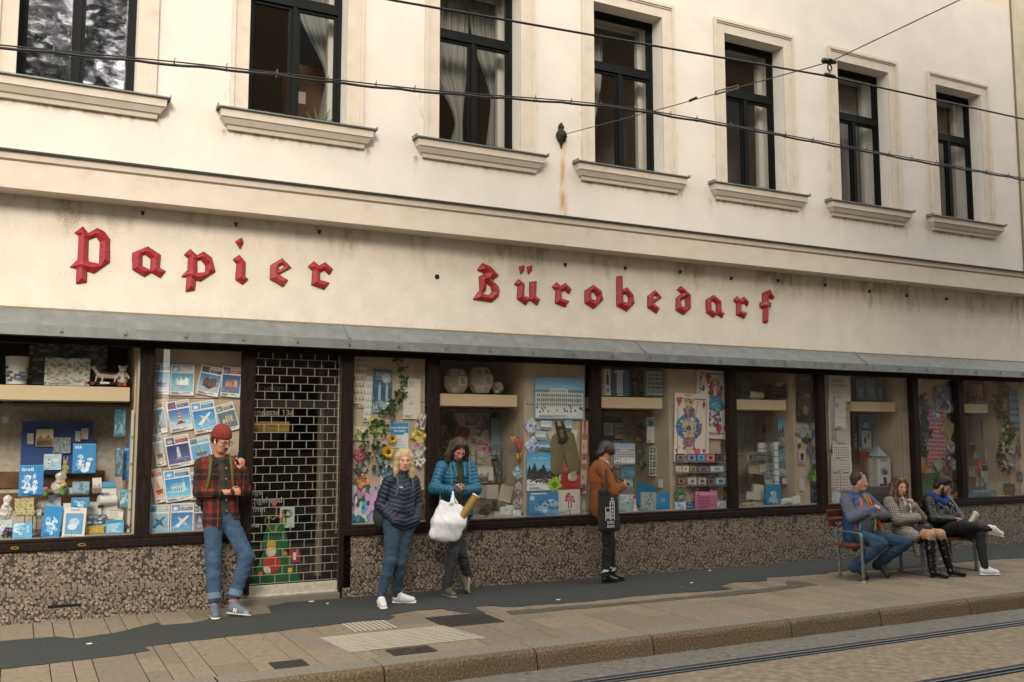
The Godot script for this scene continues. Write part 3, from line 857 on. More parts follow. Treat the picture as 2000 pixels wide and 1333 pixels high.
func tree(at:Vector3,h:float,r:float,sd:int,label:String)->void:
	var t:=thing("street_tree",label,"tree",at,"trees across the street")
	rng.seed=sd
	var bark:=mt("17120e",.95)
	var m:=M.new()
	var top:=Vector3(rng.randf_range(-.3,.3),h*.75,rng.randf_range(-.3,.3))
	m.tube([Vector3.ZERO,Vector3(.08,h*.2,.0),Vector3(.0,h*.45,.1),top],[.34,.28,.22,.09],9)
	var ends:=[]
	for i in 18:
		var a:=rng.randf()*TAU
		var y0:=h*rng.randf_range(.28,.62)
		var l:=r*rng.randf_range(.6,1.0)
		var e:=Vector3(cos(a)*l,y0+rng.randf_range(1.0,3.2),sin(a)*l)
		var s:=Vector3(.03,y0,.05)
		var mid:=s.lerp(e,.5)+Vector3(0,.35,0)
		m.tube([s,mid,e],[.12,.07,.025],6)
		ends.append(e);ends.append(mid)
		for q in 3:
			var e2:=e+Vector3(rng.randf_range(-1,1),rng.randf_range(-.5,1.0),rng.randf_range(-1,1))*.9
			m.tube([mid.lerp(e,.6),e2],[.035,.012],5)
			ends.append(e2)
	part(t,"trunk",m.done(),bark)
	var lm:=StandardMaterial3D.new()
	lm.albedo_color=Color("29351a");lm.roughness=.7;lm.backlight_enabled=true;lm.backlight=Color(.04,.06,.015)
	var c:=M.new()
	for e in ends:
		for q in 130:
			var p:Vector3=e+Vector3(rng.randfn(0,.5),rng.randfn(0,.38),rng.randfn(0,.5))
			c.xf=Transform3D(Basis.from_euler(Vector3(rng.randf()*6,rng.randf()*6,rng.randf()*6)),p)
			var s:=rng.randf_range(.09,.17)
			c.quad(Vector3(-s,-s*.6,0),Vector3(s,-s*.6,0),Vector3(s*.7,s*.6,.02),Vector3(-s*.7,s*.6,.02))
	part(t,"crown",c.done(),lm)
func letter_outline(k:String)->Array:
	match k:
		"P":return [[Vector2(-.150,.217),Vector2(-.079,.286),Vector2(-.028,.224),Vector2(.054,.284),Vector2(.118,.254),Vector2(.173,.182),Vector2(.177,-.051),Vector2(.041,-.170),Vector2(-.027,-.152),Vector2(-.025,-.267),Vector2(-.114,-.286),Vector2(-.117,-.137),Vector2(-.177,-.126),Vector2(-.114,-.052),Vector2(-.113,.193)],[Vector2(-.026,.163),Vector2(.046,.198),Vector2(.081,.150),Vector2(.084,-.074),Vector2(-.019,-.060)]]
		"a":return [[Vector2(-.162,.075),Vector2(-.018,.155),Vector2(.106,.082),Vector2(.105,-.056),Vector2(.162,-.083),Vector2(.114,-.153),Vector2(.024,-.106),Vector2(-.040,-.155),Vector2(-.154,-.092)],[Vector2(-.070,.067),Vector2(-.038,.075),Vector2(.016,.035),Vector2(.017,-.083),Vector2(-.063,-.050)]]
		"p":return [[Vector2(-.150,.160),Vector2(-.091,.222),Vector2(-.020,.163),Vector2(.043,.210),Vector2(.127,.152),Vector2(.168,.009),Vector2(.022,-.103),Vector2(-.028,-.092),Vector2(-.031,-.200),Vector2(-.119,-.222),Vector2(-.117,-.070),Vector2(-.168,-.070),Vector2(-.110,.003),Vector2(-.111,.131)],[Vector2(-.019,.112),Vector2(.019,.126),Vector2(.067,.066),Vector2(.069,-.007),Vector2(-.015,-.023)]]
		"i":return [[Vector2(-.082,.010),Vector2(-.016,.060),Vector2(.050,-.012),Vector2(.049,-.160),Vector2(.082,-.194),Vector2(.026,-.250),Vector2(-.049,-.205),Vector2(-.041,-.036)],[Vector2(-.060,.202),Vector2(.002,.250),Vector2(.023,.201),Vector2(-.010,.129)]]
		"e":return [[Vector2(-.111,.068),Vector2(.014,.154),Vector2(.114,.064),Vector2(-.023,-.025),Vector2(.081,-.076),Vector2(.029,-.154),Vector2(-.114,-.083)],[Vector2(-.022,.063),Vector2(.017,.093),Vector2(.044,.062),Vector2(-.021,.017)]]
		"r":return [[Vector2(-.139,.089),Vector2(-.074,.152),Vector2(-.016,.106),Vector2(.052,.151),Vector2(.139,.081),Vector2(.102,.018),Vector2(.042,.064),Vector2(-.006,.035),Vector2(-.004,-.050),Vector2(.103,-.073),Vector2(.046,-.152),Vector2(-.097,-.112),Vector2(-.088,.045)]]
		"B":return [[Vector2(-.123,.141),Vector2(-.056,.232),Vector2(.056,.197),Vector2(.161,.102),Vector2(.079,.034),Vector2(.159,-.032),Vector2(.175,-.092),Vector2(.159,-.155),Vector2(.068,-.232),Vector2(-.175,-.214),Vector2(-.111,-.122),Vector2(-.088,-.111),Vector2(-.100,.061),Vector2(-.022,.108)],[Vector2(-.002,-.003),Vector2(.057,-.043),Vector2(.073,-.110),Vector2(.030,-.151),Vector2(-.059,-.137),Vector2(-.006,-.084)]]
		"u":return [[Vector2(-.178,-.003),Vector2(-.120,.063),Vector2(-.038,.013),Vector2(-.043,-.143),Vector2(.032,-.155),Vector2(.032,.039),Vector2(.131,.057),Vector2(.121,-.132),Vector2(.178,-.166),Vector2(.137,-.242),Vector2(.031,-.184),Vector2(-.020,-.248),Vector2(-.139,-.181),Vector2(-.131,-.025)],[Vector2(-.113,.216),Vector2(-.038,.239),Vector2(-.043,.180),Vector2(-.090,.128)],[Vector2(-.003,.225),Vector2(.070,.248),Vector2(.065,.189),Vector2(.016,.132)]]
		"o":return [[Vector2(-.136,.067),Vector2(-.002,.152),Vector2(.118,.081),Vector2(.138,-.027),Vector2(-.005,-.152),Vector2(-.138,-.088)],[Vector2(-.044,.057),Vector2(-.013,.063),Vector2(.042,.010),Vector2(.041,-.050),Vector2(-.039,-.030)]]
		"b":return [[Vector2(-.134,.216),Vector2(-.045,.229),Vector2(-.042,.053),Vector2(.031,.085),Vector2(.122,-.002),Vector2(.139,-.111),Vector2(.014,-.229),Vector2(-.139,-.162)],[Vector2(-.038,-.008),Vector2(.004,.003),Vector2(.045,-.051),Vector2(.044,-.122),Vector2(-.034,-.105)]]
		"d":return [[Vector2(-.102,.142),Vector2(-.031,.192),Vector2(.127,.089),Vector2(.123,-.094),Vector2(0,-.192),Vector2(-.127,-.136),Vector2(-.118,.027),Vector2(-.022,.090)],[Vector2(-.040,.005),Vector2(.033,.037),Vector2(.041,-.088),Vector2(-.037,-.077)]]
		"f":return [[Vector2(-.091,.182),Vector2(.060,.240),Vector2(.137,.135),Vector2(.080,.102),Vector2(.032,.142),Vector2(.026,.070),Vector2(.078,.054),Vector2(.064,.000),Vector2(.023,-.014),Vector2(.004,-.214),Vector2(-.043,-.240),Vector2(-.089,-.224),Vector2(-.083,-.040),Vector2(-.137,-.019),Vector2(-.135,.040),Vector2(-.088,.062)]]
	return []
func letter_mesh(k:String,grow:=.0,slope:=.75,rise:=.016)->ArrayMesh:
	var polys:=letter_outline(k)
	var lo:=Vector2(9,9);var hi:=Vector2(-9,-9)
	var ed:=[]
	for p in polys:
		for i in p.size():
			lo=lo.min(p[i]);hi=hi.max(p[i])
			ed.append([p[i],p[(i+1)%p.size()]])
	var cell:=.0065
	var o:=Vector3(lo.x-.02,lo.y-.02,-.014)
	var nx:=int((hi.x-lo.x+.04)/cell)+2;var ny:=int((hi.y-lo.y+.04)/cell)+2;var nz:=int(.095/cell)+2
	var val:=PackedFloat32Array();val.resize(nx*ny*nz)
	for j in ny:
		for i in nx:
			var p:=Vector2(o.x+i*cell,o.y+j*cell)
			var d:=1e9
			var inside:=false
			for e in ed:
				var a:Vector2=e[0];var b:Vector2=e[1]
				d=minf(d,p.distance_squared_to(Geometry2D.get_closest_point_to_segment(p,a,b)))
				if (a.y<=p.y)!=(b.y<=p.y) and p.x<a.x+(b.x-a.x)*(p.y-a.y)/(b.y-a.y):inside=not inside
			var sd:=sqrt(d)*(-1.0 if inside else 1.0)-grow
			for q in nz:
				var z:=o.z+q*cell
				val[q*nx*ny+j*nx+i]=maxf(maxf(sd,(z-rise+slope*sd)*.76),-z)
	return Nets.build(val,nx,ny,nz,o,cell)
func build_sign()->void:
	var paint_:=tmat(ntex(80,.035,[.0,"541c18",.18,"7d1d20",.36,"981f26",.7,"a1242b",1.0,"ab3236"],512,5),1.6,.42)
	var chipped:=tmat(ntex(81,.06,[.0,"3d2a20",.34,"6a241e",.42,"a0242a",.62,"ad272e",.7,"c07a68",1.0,"a8402f"],512,4),2.6,.5)
	var spots:=[["P",.565,3.514],["a",1.113,3.500],["p",1.600,3.443],["i",2.025,3.587],["e",2.451,3.496],["r",2.888,3.497],["B",4.917,3.567],["u",5.470,3.579],["r",5.960,3.491],["o",6.430,3.496],["b",6.910,3.568],["e",7.368,3.495],["d",7.834,3.540],["a",8.372,3.494],["r",8.832,3.511],["f",9.300,3.551]]
	var w1:=thing("shop_sign","raised red blackletter word Papier on the cream wall","sign",Vector3(1.7,3.5,.0),"red blackletter words above the shop")
	var w2:=thing("shop_sign","raised red blackletter word Bürobedarf on the cream wall","sign",Vector3(7.1,3.5,.0),"red blackletter words above the shop")
	var rim:=tmat(ntex(82,.05,[.0,"2f1a14",.5,"5a2a22",1.0,"86504a"],256,4),2.0,.8)
	var made:={}
	for i in spots.size():
		var s:Array=spots[i]
		var par:=w1 if i<6 else w2
		if not made.has(s[0]):made[s[0]]=letter_mesh(s[0])
		if not made.has(s[0]+"edge"):made[s[0]+"edge"]=letter_mesh(s[0],.005,.0,.010)
		var lt:=part(par,"letter",made[s[0]],chipped if i==4 else paint_,Transform3D(Basis.IDENTITY,Vector3(s[1],s[2],.001)-par.position))
		part(lt,"rusty_edge",made[s[0]+"edge"],rim)
const GROUPS:=["","black and white calendars in the last niche","books on the black wire rack","bottles on the third shelf","card boxes on the third display floor","card packs pinned on the blue felt board","cards on the green felt board","cards pinned on the fourth board","giant playing cards","gift bags at the first niche side","model kit sheets on the beige panel","mountain calendars in the fourth niche","narrow shelves below the playing cards","paper napkins pinned on the beige panels","picture boxes on the fifth shelf","pictures on the pale pin panel","playing card packs on the narrow shelves","postcards pinned round the olive leather shorts","small boxes on the second display floor","small cards on the first display","small cards on the fourth display","small cards on the last displays","small cards on the second display","small notices in the third niche","strip calendars in the third niche","white wall calendars in the narrow panel"]
func flat_goods()->Array:
	return [
		["model_kit","kit 3f86b8 9fb7c4 6f8894 0 5d7f95",1.303,2.329,-.235,.162,.325,0,.006,"plastic sleeved card model sheet: harbour model on pale blue, first in the top row","model kit",10],
		["model_kit","kit 4f9fc8 7fc0d8 d8ecf0 1 cfd8d8",1.508,2.322,-.2335,.24,.324,0,.006,"plastic sleeved card model sheet: white castle model on turquoise, second in the top row","model kit",10],
		["model_kit","kit 3b77ad 9ab4c8 6d4a40 1 51426a",1.786,2.32,-.232,.228,.312,-10,.006,"plastic sleeved card model sheet: brown old town model, tilted, third in the top row","model kit",10],
		["model_kit","kit 27558f 3c5f96 c99a78 1 c8603a",2.008,2.315,-.2305,.206,.323,-4,.006,"plastic sleeved card model sheet: tan cathedral model with orange heading, last in the top row","model kit",10],
		["model_kit","kit 4f7f9c 3d6076 cfd6d4 3 d86a4c",1.302,1.939,-.229,.092,.344,12,.006,"plastic sleeved card model sheet: silver aircraft model, cut by the post, second row","model kit",10],
		["model_kit","kit 2f6fb4 b5d0e0 c25a50 2 6b6a8c",1.493,1.948,-.2275,.231,.32,11,.006,"plastic sleeved card model sheet: red and white lighthouse model, second row","model kit",10],
		["model_kit","kit 1f7fc8 5db4e0 f0f0f0 3 2f8fc0",1.74,1.94,-.226,.243,.332,11,.006,"plastic sleeved card model sheet: white plane crossing a bright blue sky, second row","model kit",10],
		["model_kit","kit 5a7280 38505c b9b4a0 1 7a7466",1.974,1.934,-.2245,.201,.299,17,.006,"plastic sleeved card model sheet: grey abbey model tilted behind the beanie, second row","model kit",10],
		["model_kit","kit 9fb0a8 b8b4a0 8a6a4a 0 8e9c96",1.301,1.595,-.223,.094,.334,12,.006,"plastic sleeved card model sheet: brown sailing ship model, cut by the post, third row","model kit",10],
		["model_kit","kit 232f66 3b3f80 cfc6d8 2 8a3038",1.492,1.581,-.2215,.243,.326,11,.006,"plastic sleeved card model sheet: white tower model on dark violet, third row","model kit",10],
		["model_kit","kit 5fa8c8 2f9cc4 6f7a78 0 7fb0c0",1.715,1.599,-.22,.209,.257,12,.006,"plastic sleeved card model sheet: grey ship model on turquoise beside the man, third row","model kit",10],
		["model_kit","kit e0d0c0 c8a890 b8503c 0 d87850",1.307,1.233,-.2185,.112,.348,13,.006,"plastic sleeved card model sheet: red tugboat model with orange heading, fourth row","model kit",10],
		["model_kit","kit 1f86cc 5fbce4 bfe4f0 4 3f7fa0",1.498,1.235,-.217,.266,.328,8,.006,"plastic sleeved card model sheet: pale church model on bright blue, fourth row","model kit",10],
		["model_kit","kit 1f5f9c 2f7fb8 9fc8dc 1 4f8fb0",1.657,1.225,-.2155,.097,.287,10,.006,"plastic sleeved card model sheet: blue model half hidden behind the plaid shirt, fourth row","model kit",10],
		["model_kit","kit 8fb8c8 5f98b0 2f6f8c 3 a8b8b8",1.322,.882,-.214,.207,.321,0,.006,"plastic sleeved card model sheet: teal machine model, bottom row beside the post","model kit",10],
		["model_kit","kit 2f6fac 3f8fc8 e8ecf0 3 6f7f98",1.548,.884,-.2125,.232,.331,0,.006,"plastic sleeved card model sheet: white space shuttle model, bottom row","model kit",10],
		["model_kit","kit 4a4f68 6a5f70 b8b0b8 0 888890",1.725,.877,-.211,.108,.305,0,.006,"plastic sleeved card model sheet: dim grey model half hidden by the jeans, bottom row","model kit",10],
		["game_board","mosaic 39454a",.437,2.499,-.62,.731,.471,0,.02,"large dark mosaic board behind the small light one on the shelf","board",0],
		["mosaic_card","mosaic b9bcae",.421,2.38,-.34,.413,.275,0,.012,"small light mosaic card standing on the upper shelf","card",0],
		["felt_board","plain 1d3f78",.383,1.617,-.96,.681,.549,0,.012,"dark blue felt board hung on cords in the first shop window","board",0],
		["card_pack","sticker b8b0a8",.124,1.711,-.93,.06,.114,0,.008,"narrow speckled card pack at the left of the blue felt board","card pack",5],
		["card_pack","land c8b890 8a7a58 5a4a38",.257,1.722,-.9285,.161,.179,0,.008,"yellowed card pack high on the blue felt board","card pack",5],
		["card_pack","sticker 8a9498",.424,1.642,-.927,.166,.166,0,.008,"grey pattern card pack in the middle of the blue felt board","card pack",5],
		["card_pack","sticker b8c0c0",.572,1.736,-.9255,.053,.109,0,.008,"narrow pale card pack, inner one at the upper right of the felt board","card pack",5],
		["card_pack","sticker c8c0c0",.638,1.762,-.924,.067,.117,0,.008,"narrow pale card pack at the outer upper right of the felt board","card pack",5],
		["card_pack","blob a8c8d8 e0e8e8",.341,1.47,-.9225,.167,.165,0,.008,"light blue card pack low on the blue felt board","card pack",5],
		["booklet","book 1f86c0 e8ecec",.624,1.508,-.58,.217,.303,0,.012,"blue booklet with white picture leaning on the upper glass shelf","booklet",0],
		["booklet","book 1a80c0 f0f0f0",.145,1.298,-.5,.215,.304,0,.012,"bright blue booklet with large white heading on the lower glass shelf","booklet",0],
		["gift_box","blob 8fa8b4 5f7f94",.598,1.214,-.52,.154,.127,0,.05,"grey blue gift box with an animal picture on the lower glass shelf","box",0],
		["photo_card","land d8d4c8 b0a898 787068",.755,1.232,-.56,.086,.159,4,.01,"narrow pale picture card at the end of the lower glass shelf","card",0],
		["paper_pad","plain 4f98b8",.867,1.24,-.6,.126,.057,0,.06,"flat turquoise pad lying on top of the white boxes","pad",0],
		["paper_pad","plain d4d6d2",.868,1.172,-.6185,.146,.068,0,.06,"white paper pad below the turquoise pad","pad",0],
		["sticker_pack","sticker c8b878",.095,1.045,-.46,.168,.173,3,.012,"multicoloured pack of tiny flower stickers on the low glass shelf","sticker pack",0],
		["gift_box","blob c8d0d0 88a8b8",-.073,.852,-.378,.13,.155,0,.03,"pale grey gift box by the left picture edge on the display floor","box",0],
		["picture_book","blob 5fa8d0 d8e8f0",.085,.839,-.16,.166,.151,2,.015,"light blue picture book with clouds on the display floor","book",0],
		["gift_bag","book 2088c8 dce8f0",.339,.916,-.16,.16,.298,-6,.03,"bright blue printed gift bag leaning on the display floor","bag",0],
		["photo_album","album d8d4c8 5f98c0",.534,.893,-.16,.2,.297,-3,.03,"cream photo album with a blue picture on the display floor","album",0],
		["dolphin_box","book 3f90bc dfe8ec",.593,1.078,-.42,.163,.091,0,.08,"blue box with white dolphin print above the album","box",0],
		["sign_card","lines 5fb0d0 f0f4f4 3088b0",.904,.841,-.171,.164,.133,2,.006,"light blue notice card standing at the right of the display floor","card",0],
		["banner","sticker c8a828",.681,.81,-.286,.27,.073,1,.02,"yellow garland pack lying in front of the photo album","pack",0],
		["tablet_card","plain 16181c",.221,.784,-.16,.153,.04,18,.012,"black display card lying tilted among the flowers","card",0],
		["envelope_stack","plain d8d4c8",.864,.969,-.55,.187,.09,8,.02,"fan of cream envelopes behind the blue notice card","envelopes",0],
		["envelope_stack","lines e0dccf 88847c b0a8a0",.932,.943,-.45,.144,.105,-4,.02,"white envelopes with a printed mark beside the blue notice card","envelopes",0],
		["gift_box","blob 3a4a58 b8c8d8",.747,.899,-.36,.176,.095,5,.04,"dark blue box with pale flower shapes behind the yellow pack","box",0],
		["hanging_bag","blob 38606f 7f9fb0",.935,1.878,-.4185,.11,.291,0,.03,"crumpled dark teal gift bag hanging highest on the first niche side","gift bag",9],
		["hanging_bag","blob 3a5f98 7f9fb0",1.05,1.689,-.54,.031,.144,0,.03,"narrow blue strap hanging at the first niche side","gift bag",9],
		["hanging_bag","blob 566a70 7f9fb0",.942,1.475,-.417,.073,.303,0,.03,"grey net gift bag hanging low on the first niche side","gift bag",9],
		["hanging_bag","blob 2f6fa8 7f9fb0",1.033,1.453,-.5385,.087,.343,0,.03,"blue gift bag with a handle hanging low on the first niche side","gift bag",9],
		["hanging_bag","blob 5f90a8 a8c8d0",1.001,1.106,-.4,.075,.182,0,.03,"pale blue gift bag hanging lowest on the first niche side","gift bag",9],
		["wrapping_paper","damask cfc6b0 5f7078",3.435,2.322,-.235,.154,.524,0,.01,"cream sheet of wrapping paper with dark floral scrolls","wrapping paper",0],
		["wrapping_paper","damask d6d6cc 7f9cae",3.536,2.158,-.2335,.09,.522,-2,.01,"narrow white sheet of wrapping paper with blue sprigs","wrapping paper",0],
		["wall_calendar","kitchen 2c5a74 c8d4d4",3.708,2.252,-.232,.223,.495,-1,.012,"tall blue kitchen calendar with a bottle picture beside the ivy","calendar",0],
		["wall_calendar","pad ddd8cc 6f98b0",4.067,2.169,-.2305,.212,.468,0,.012,"tall white notepad calendar hanging right of the ivy","calendar",0],
		["paper_napkin","floral c8c89a 8aa050 e0d8c0",3.441,1.768,-.225,.163,.159,-3,.006,"green garden print paper napkin at the panel edge left of the ivy","napkin",13],
		["paper_napkin","floral b8c478 d8b030 6f9048",3.64,1.862,-.2235,.169,.169,-2,.006,"green and yellow sunflower napkin below the kitchen calendar","napkin",13],
		["paper_napkin","floral d8d0c0 6a5a50 a89078",4.181,1.907,-.222,.123,.178,-12,.006,"white napkin with grey butterflies beside the post","napkin",13],
		["paper_napkin","floral cfae4c e8dc98 9a7a28",4.153,1.742,-.2205,.172,.13,-25,.006,"yellow paper napkin with gold leaves","napkin",13],
		["paper_napkin","floral 9fc4bc c05880 e0d8d0",4.151,1.584,-.219,.144,.144,-36,.006,"pale turquoise napkin with pink blossoms","napkin",13],
		["paper_napkin","floral dcd8cc 3a3a3c 8a8a88",4.157,1.449,-.2175,.134,.134,-38,.006,"white paper napkin with small black dots","napkin",13],
		["paper_napkin","floral 6a4048 c04058 d88090",3.453,1.541,-.216,.152,.152,40,.006,"dark napkin with bright pink orchids","napkin",13],
		["paper_napkin","floral 4a4a42 a8a498 2a2c28",3.456,1.374,-.2145,.136,.136,35,.006,"charcoal napkin with pale leaves","napkin",13],
		["paper_napkin","floral 8a5a30 d88848 e8c890",3.47,1.227,-.213,.141,.141,35,.006,"brown napkin with orange roses","napkin",13],
		["paper_napkin","floral 5f94b0 d8dcd8 3f6f58",3.722,1.42,-.2115,.125,.238,0,.006,"blue and green napkin behind the blonde hair","napkin",13],
		["notice","notice 3a8cb8 d8dcd8",3.918,1.731,-.229,.222,.317,0,.006,"notice card with a blue heading above the blonde woman","notice",0],
		["gift_wrap_sheet","bigfloral c8cccc 4f88a8 b088a8 2f5a48",3.512,.964,-.2275,.298,.448,0,.01,"large wrapping sheet with blue and lilac blooms beside the door","wrapping paper",0],
		["cushion_cover","bigfloral 5a4420 1c1812 6a5028 2a2418",4.209,.929,-.226,.145,.38,0,.04,"dark gold cushion cover with black flowers at the second post","cushion",0],
		["paper_sheet","plain d2d4cf",3.762,1.295,-.2245,.139,.226,0,.004,"plain white sheet behind the blonde woman","paper",0],
		["pin_panel","plain b8b2a4",5.128,1.656,-1.03,.703,.759,0,.02,"pale pin panel at the back of the second niche","panel",0],
		["pinned_picture","floral 8a8a90 5a6a80 b0a8a0",5.178,1.951,-1.005,.137,.151,0,.006,"small grey picture high on the pale pin panel","picture",15],
		["pinned_picture","floral 4a6a8a c07868 8aa8b8",5.34,1.913,-1.0035,.18,.185,0,.006,"blue and red picture at the top edge of the pale pin panel","picture",15],
		["pinned_picture","floral 5a3038 8a4048 3a2a30",5.067,1.78,-1.002,.172,.153,-14,.006,"dark red napkin pinned above the leaning man","picture",15],
		["pinned_picture","floral c8c4b8 6a7a5a a88a78",5.269,1.733,-1.0005,.181,.174,0,.006,"white floral picture in the middle of the pale pin panel","picture",15],
		["pinned_picture","floral d0a8b0 b05070 c8c0b8",5.368,1.599,-.999,.182,.128,0,.006,"pink flower picture low on the pale pin panel","picture",15],
		["pinned_picture","blob 5a5f58 3a4038",4.868,1.946,-.9975,.172,.144,0,.006,"dark green picture at the upper left of the pale pin panel","picture",15],
		["striped_cloth","stripes 6a8aa0 a0b0b0",5.579,1.779,-.92,.293,.382,0,.01,"blue striped cloth hanging at the side of the second niche","cloth",0],
		["patterned_cloth","damask 98a0a0 5f80a0",5.563,1.61,-.94,.22,.32,0,.01,"grey blue patterned cloth below the striped cloth","cloth",0],
		["hanging_bag","check 8c8a84 6a6864",5.624,1.393,-.78,.243,.443,0,.03,"grey checked cloth bag hanging in the second niche","bag",0],
		["paper_napkin","floral 6a5028 c8a050 3a3020",5.521,1.491,-.3,.113,.113,42,.006,"brown gold napkin below the pink heart","napkin",13],
		["paper_napkin","floral 7f98a0 b8c8cc 5a7480",5.503,1.294,-.2985,.141,.141,42,.006,"blue grey napkin, second of the hanging column","napkin",13],
		["paper_napkin","floral a8a4a8 7a6a78 c8c0c0",5.509,1.105,-.297,.121,.121,42,.006,"grey lilac napkin, third of the hanging column","napkin",13],
		["paper_napkin","floral a8989c 6a6068 c0b8b4",5.506,.923,-.2955,.117,.117,40,.006,"grey napkin, lowest of the hanging column","napkin",13],
		["framed_picture","palace 6fa8c8 c8ccc4",6.044,2.208,-.223,.707,.518,0,.02,"framed winter picture of a long white palace hanging on cords","picture",0],
		["paper_napkin","floral b8c0d0 6f80b0 d8d8dc",5.647,1.857,-.2215,.166,.166,36,.006,"pale napkin with blue horses below the palace picture","napkin",13],
		["paper_napkin","floral b0bcd0 5f78b0 d8d8dc",5.657,1.619,-.22,.17,.17,38,.006,"pale napkin with blue flowers above the mountain poster","napkin",13],
		["postcard","land b8c8cc e0e0d8 7f9098",5.853,1.871,-.223,.16,.116,-2,.004,"snowy town postcard just below the palace picture","postcard",17],
		["postcard","land a8bcc4 d8dcd8 88989c",5.774,1.746,-.2215,.155,.114,-4,.004,"pale lake postcard, second below the palace picture","postcard",17],
		["postcard","land 4f98c0 c8d4d4 5f7060",5.837,1.618,-.22,.166,.113,-4,.004,"blue lake postcard above the mountain poster","postcard",17],
		["postcard","land 88a8b0 d0d4cc 586860",6.177,1.863,-.2185,.112,.156,-2,.004,"upright postcard beside the red banner","postcard",17],
		["postcard","plain d6d4cc",6.253,1.737,-.217,.09,.166,-10,.004,"blank white card tilted beside the red banner","postcard",17],
		["paper_sheet","plain c8c2b4",5.988,1.752,-.239,.179,.183,25,.004,"crumpled white paper behind the leather shorts","paper",0],
		["mountain_poster","mountain 3f9cc8 2a2f30 d4d6d2",5.751,1.3,-.2185,.357,.461,0,.008,"mountain poster with dark rocks, snow and a bright blue sky","poster",0],
		["fabric_banner","banner a84a40 c0b49c",6.403,1.467,-.217,.123,.935,-2,.006,"long red bordered banner with a row of pictures","banner",0],
		["paper_napkin","clover 9ab83c 4a8828",5.963,1.14,-.205,.157,.157,32,.006,"lime green napkin with a four leaf clover","napkin",13],
		["red_cloth","lines a83c3c 5a1c1c c86058",6.195,1.208,-.2155,.27,.313,-3,.006,"red printed cloth below the leather shorts","cloth",0],
		["tea_card","blob d0d4d8 a04848",6.066,1.249,-.215,.072,.128,0,.006,"small white card on the red printed cloth","card",0],
		["gift_box","blob 3f7fa8 c8d8e0",5.759,.917,-.16,.416,.286,0,.05,"large blue box with white blossoms below the mountain poster","box",0],
		["menu_sheet","folk ccc6b8 a04848",6.133,.924,-.16,.333,.299,0,.01,"white sheet with a red folk costume print below the leather shorts","sheet",0],
		["photo_print","land 3f80b0 6fa8c8 2a4058",6.238,.795,-.16,.192,.077,-2,.006,"small blue landscape photo lying in front of the menu sheet","photo",0],
		["guest_book","blob 8a8070 c0b8a8",5.137,1.462,-.5585,.174,.17,0,.03,"brown and white album on the top of the wire rack","book",2],
		["guest_book","land b0b0a4 88887c 5a5a50",5.167,1.263,-.557,.214,.187,0,.03,"grey guest book on the middle of the wire rack","book",2],
		["guest_book","plain a8a294",5.264,1.052,-.5555,.162,.17,0,.03,"pale guest book on the bottom right of the wire rack","book",2],
		["guest_book","plain 8c887c",5.118,1.06,-.554,.115,.16,0,.03,"grey guest book on the bottom left of the wire rack","book",2],
		["black_album","blob 3a3a38 6a6a68",5.355,1.335,-.5985,.091,.187,8,.03,"black album leaning beside the wire rack","album",0],
		["folded_card","plain b0a894",5.429,1.026,-.4985,.172,.202,-14,.012,"tan folded card leaning on the niche side","card",0],
		["small_box","plain 7a6248",5.436,.846,-.847,.053,.143,0,.04,"narrow brown box on the second display floor","box",18],
		["small_box","blob c4c0b4 9a948a",5.549,.838,-.915,.093,.128,0,.04,"cream upright box on the second display floor","box",18],
		["small_box","blob d0d0cc a8b0b8",5.338,.826,-.372,.114,.104,0,.04,"white box in the middle of the second display floor","box",18],
		["small_box","plain d8dcdc",5.477,.83,-.463,.129,.113,0,.04,"white box behind the small candle boxes","box",18],
		["small_box","blob b8c8d0 e0e0e0",5.43,.81,-.232,.108,.073,0,.04,"pale blue candle box on the second display floor","box",18],
		["small_box","stripes c8c0ac 8a7a60",5.129,.806,-.16,.074,.065,0,.04,"striped card stack in front on the second display floor","box",18],
		["wine_box","bottle d0ccc0 2a4a3a",6.84,2.44,-.4155,.091,.344,0,.09,"narrow white wine box with a bottle on the third shelf","box",0],
		["gift_box","column 2a5f8a c8c8c0",7.061,2.437,-.4585,.299,.341,0,.09,"blue wine box with a white column on the third shelf","box",0],
		["wine_box","winebox 8aa0a0 2a3a38",7.601,2.439,-.414,.263,.333,0,.09,"wide wine box printed with many bottles on the third shelf","box",0],
		["felt_board","plain 17695f",7.358,1.803,-1.0285,.341,.363,0,.012,"green felt board at the back of the third niche","board",0],
		["place_card","lines c8c4b4 8a867a c0bcb0",7.277,1.835,-.996,.162,.175,0,.005,"large cream card on the green felt board","card",6],
		["place_card","plain b8b49c",7.44,1.884,-.9945,.133,.069,0,.005,"cream tag at the top of the green felt board","card",6],
		["place_card","plain a8a48c",7.437,1.804,-.993,.128,.063,0,.005,"cream tag in the middle of the green felt board","card",6],
		["place_card","plain c8c0a4",7.445,1.732,-.9915,.122,.06,0,.005,"cream tag low on the green felt board","card",6],
		["place_card","plain a89c80",7.411,1.656,-.99,.151,.044,0,.005,"tan tag at the foot of the green felt board","card",6],
		["strip_calendar","cal d0d0c8 5f98b0",7.703,1.819,-.597,.131,.342,0,.012,"narrow wall calendar with a small blue photo in the third niche","calendar",24],
		["strip_calendar","kitchen 3a5f7a c0d0d8",7.833,1.829,-.5955,.125,.357,0,.012,"narrow blue picture calendar in the third niche","calendar",24],
		["strip_calendar","cal d8d6cc 4f90b0",7.97,1.861,-.594,.124,.455,0,.012,"longest white strip calendar at the board edge","calendar",24],
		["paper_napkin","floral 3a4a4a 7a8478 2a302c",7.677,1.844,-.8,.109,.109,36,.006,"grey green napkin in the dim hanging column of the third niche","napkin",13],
		["paper_napkin","floral 6a3038 7a8478 2a302c",7.675,1.691,-.7985,.119,.119,36,.006,"dark red napkin in the dim hanging column of the third niche","napkin",13],
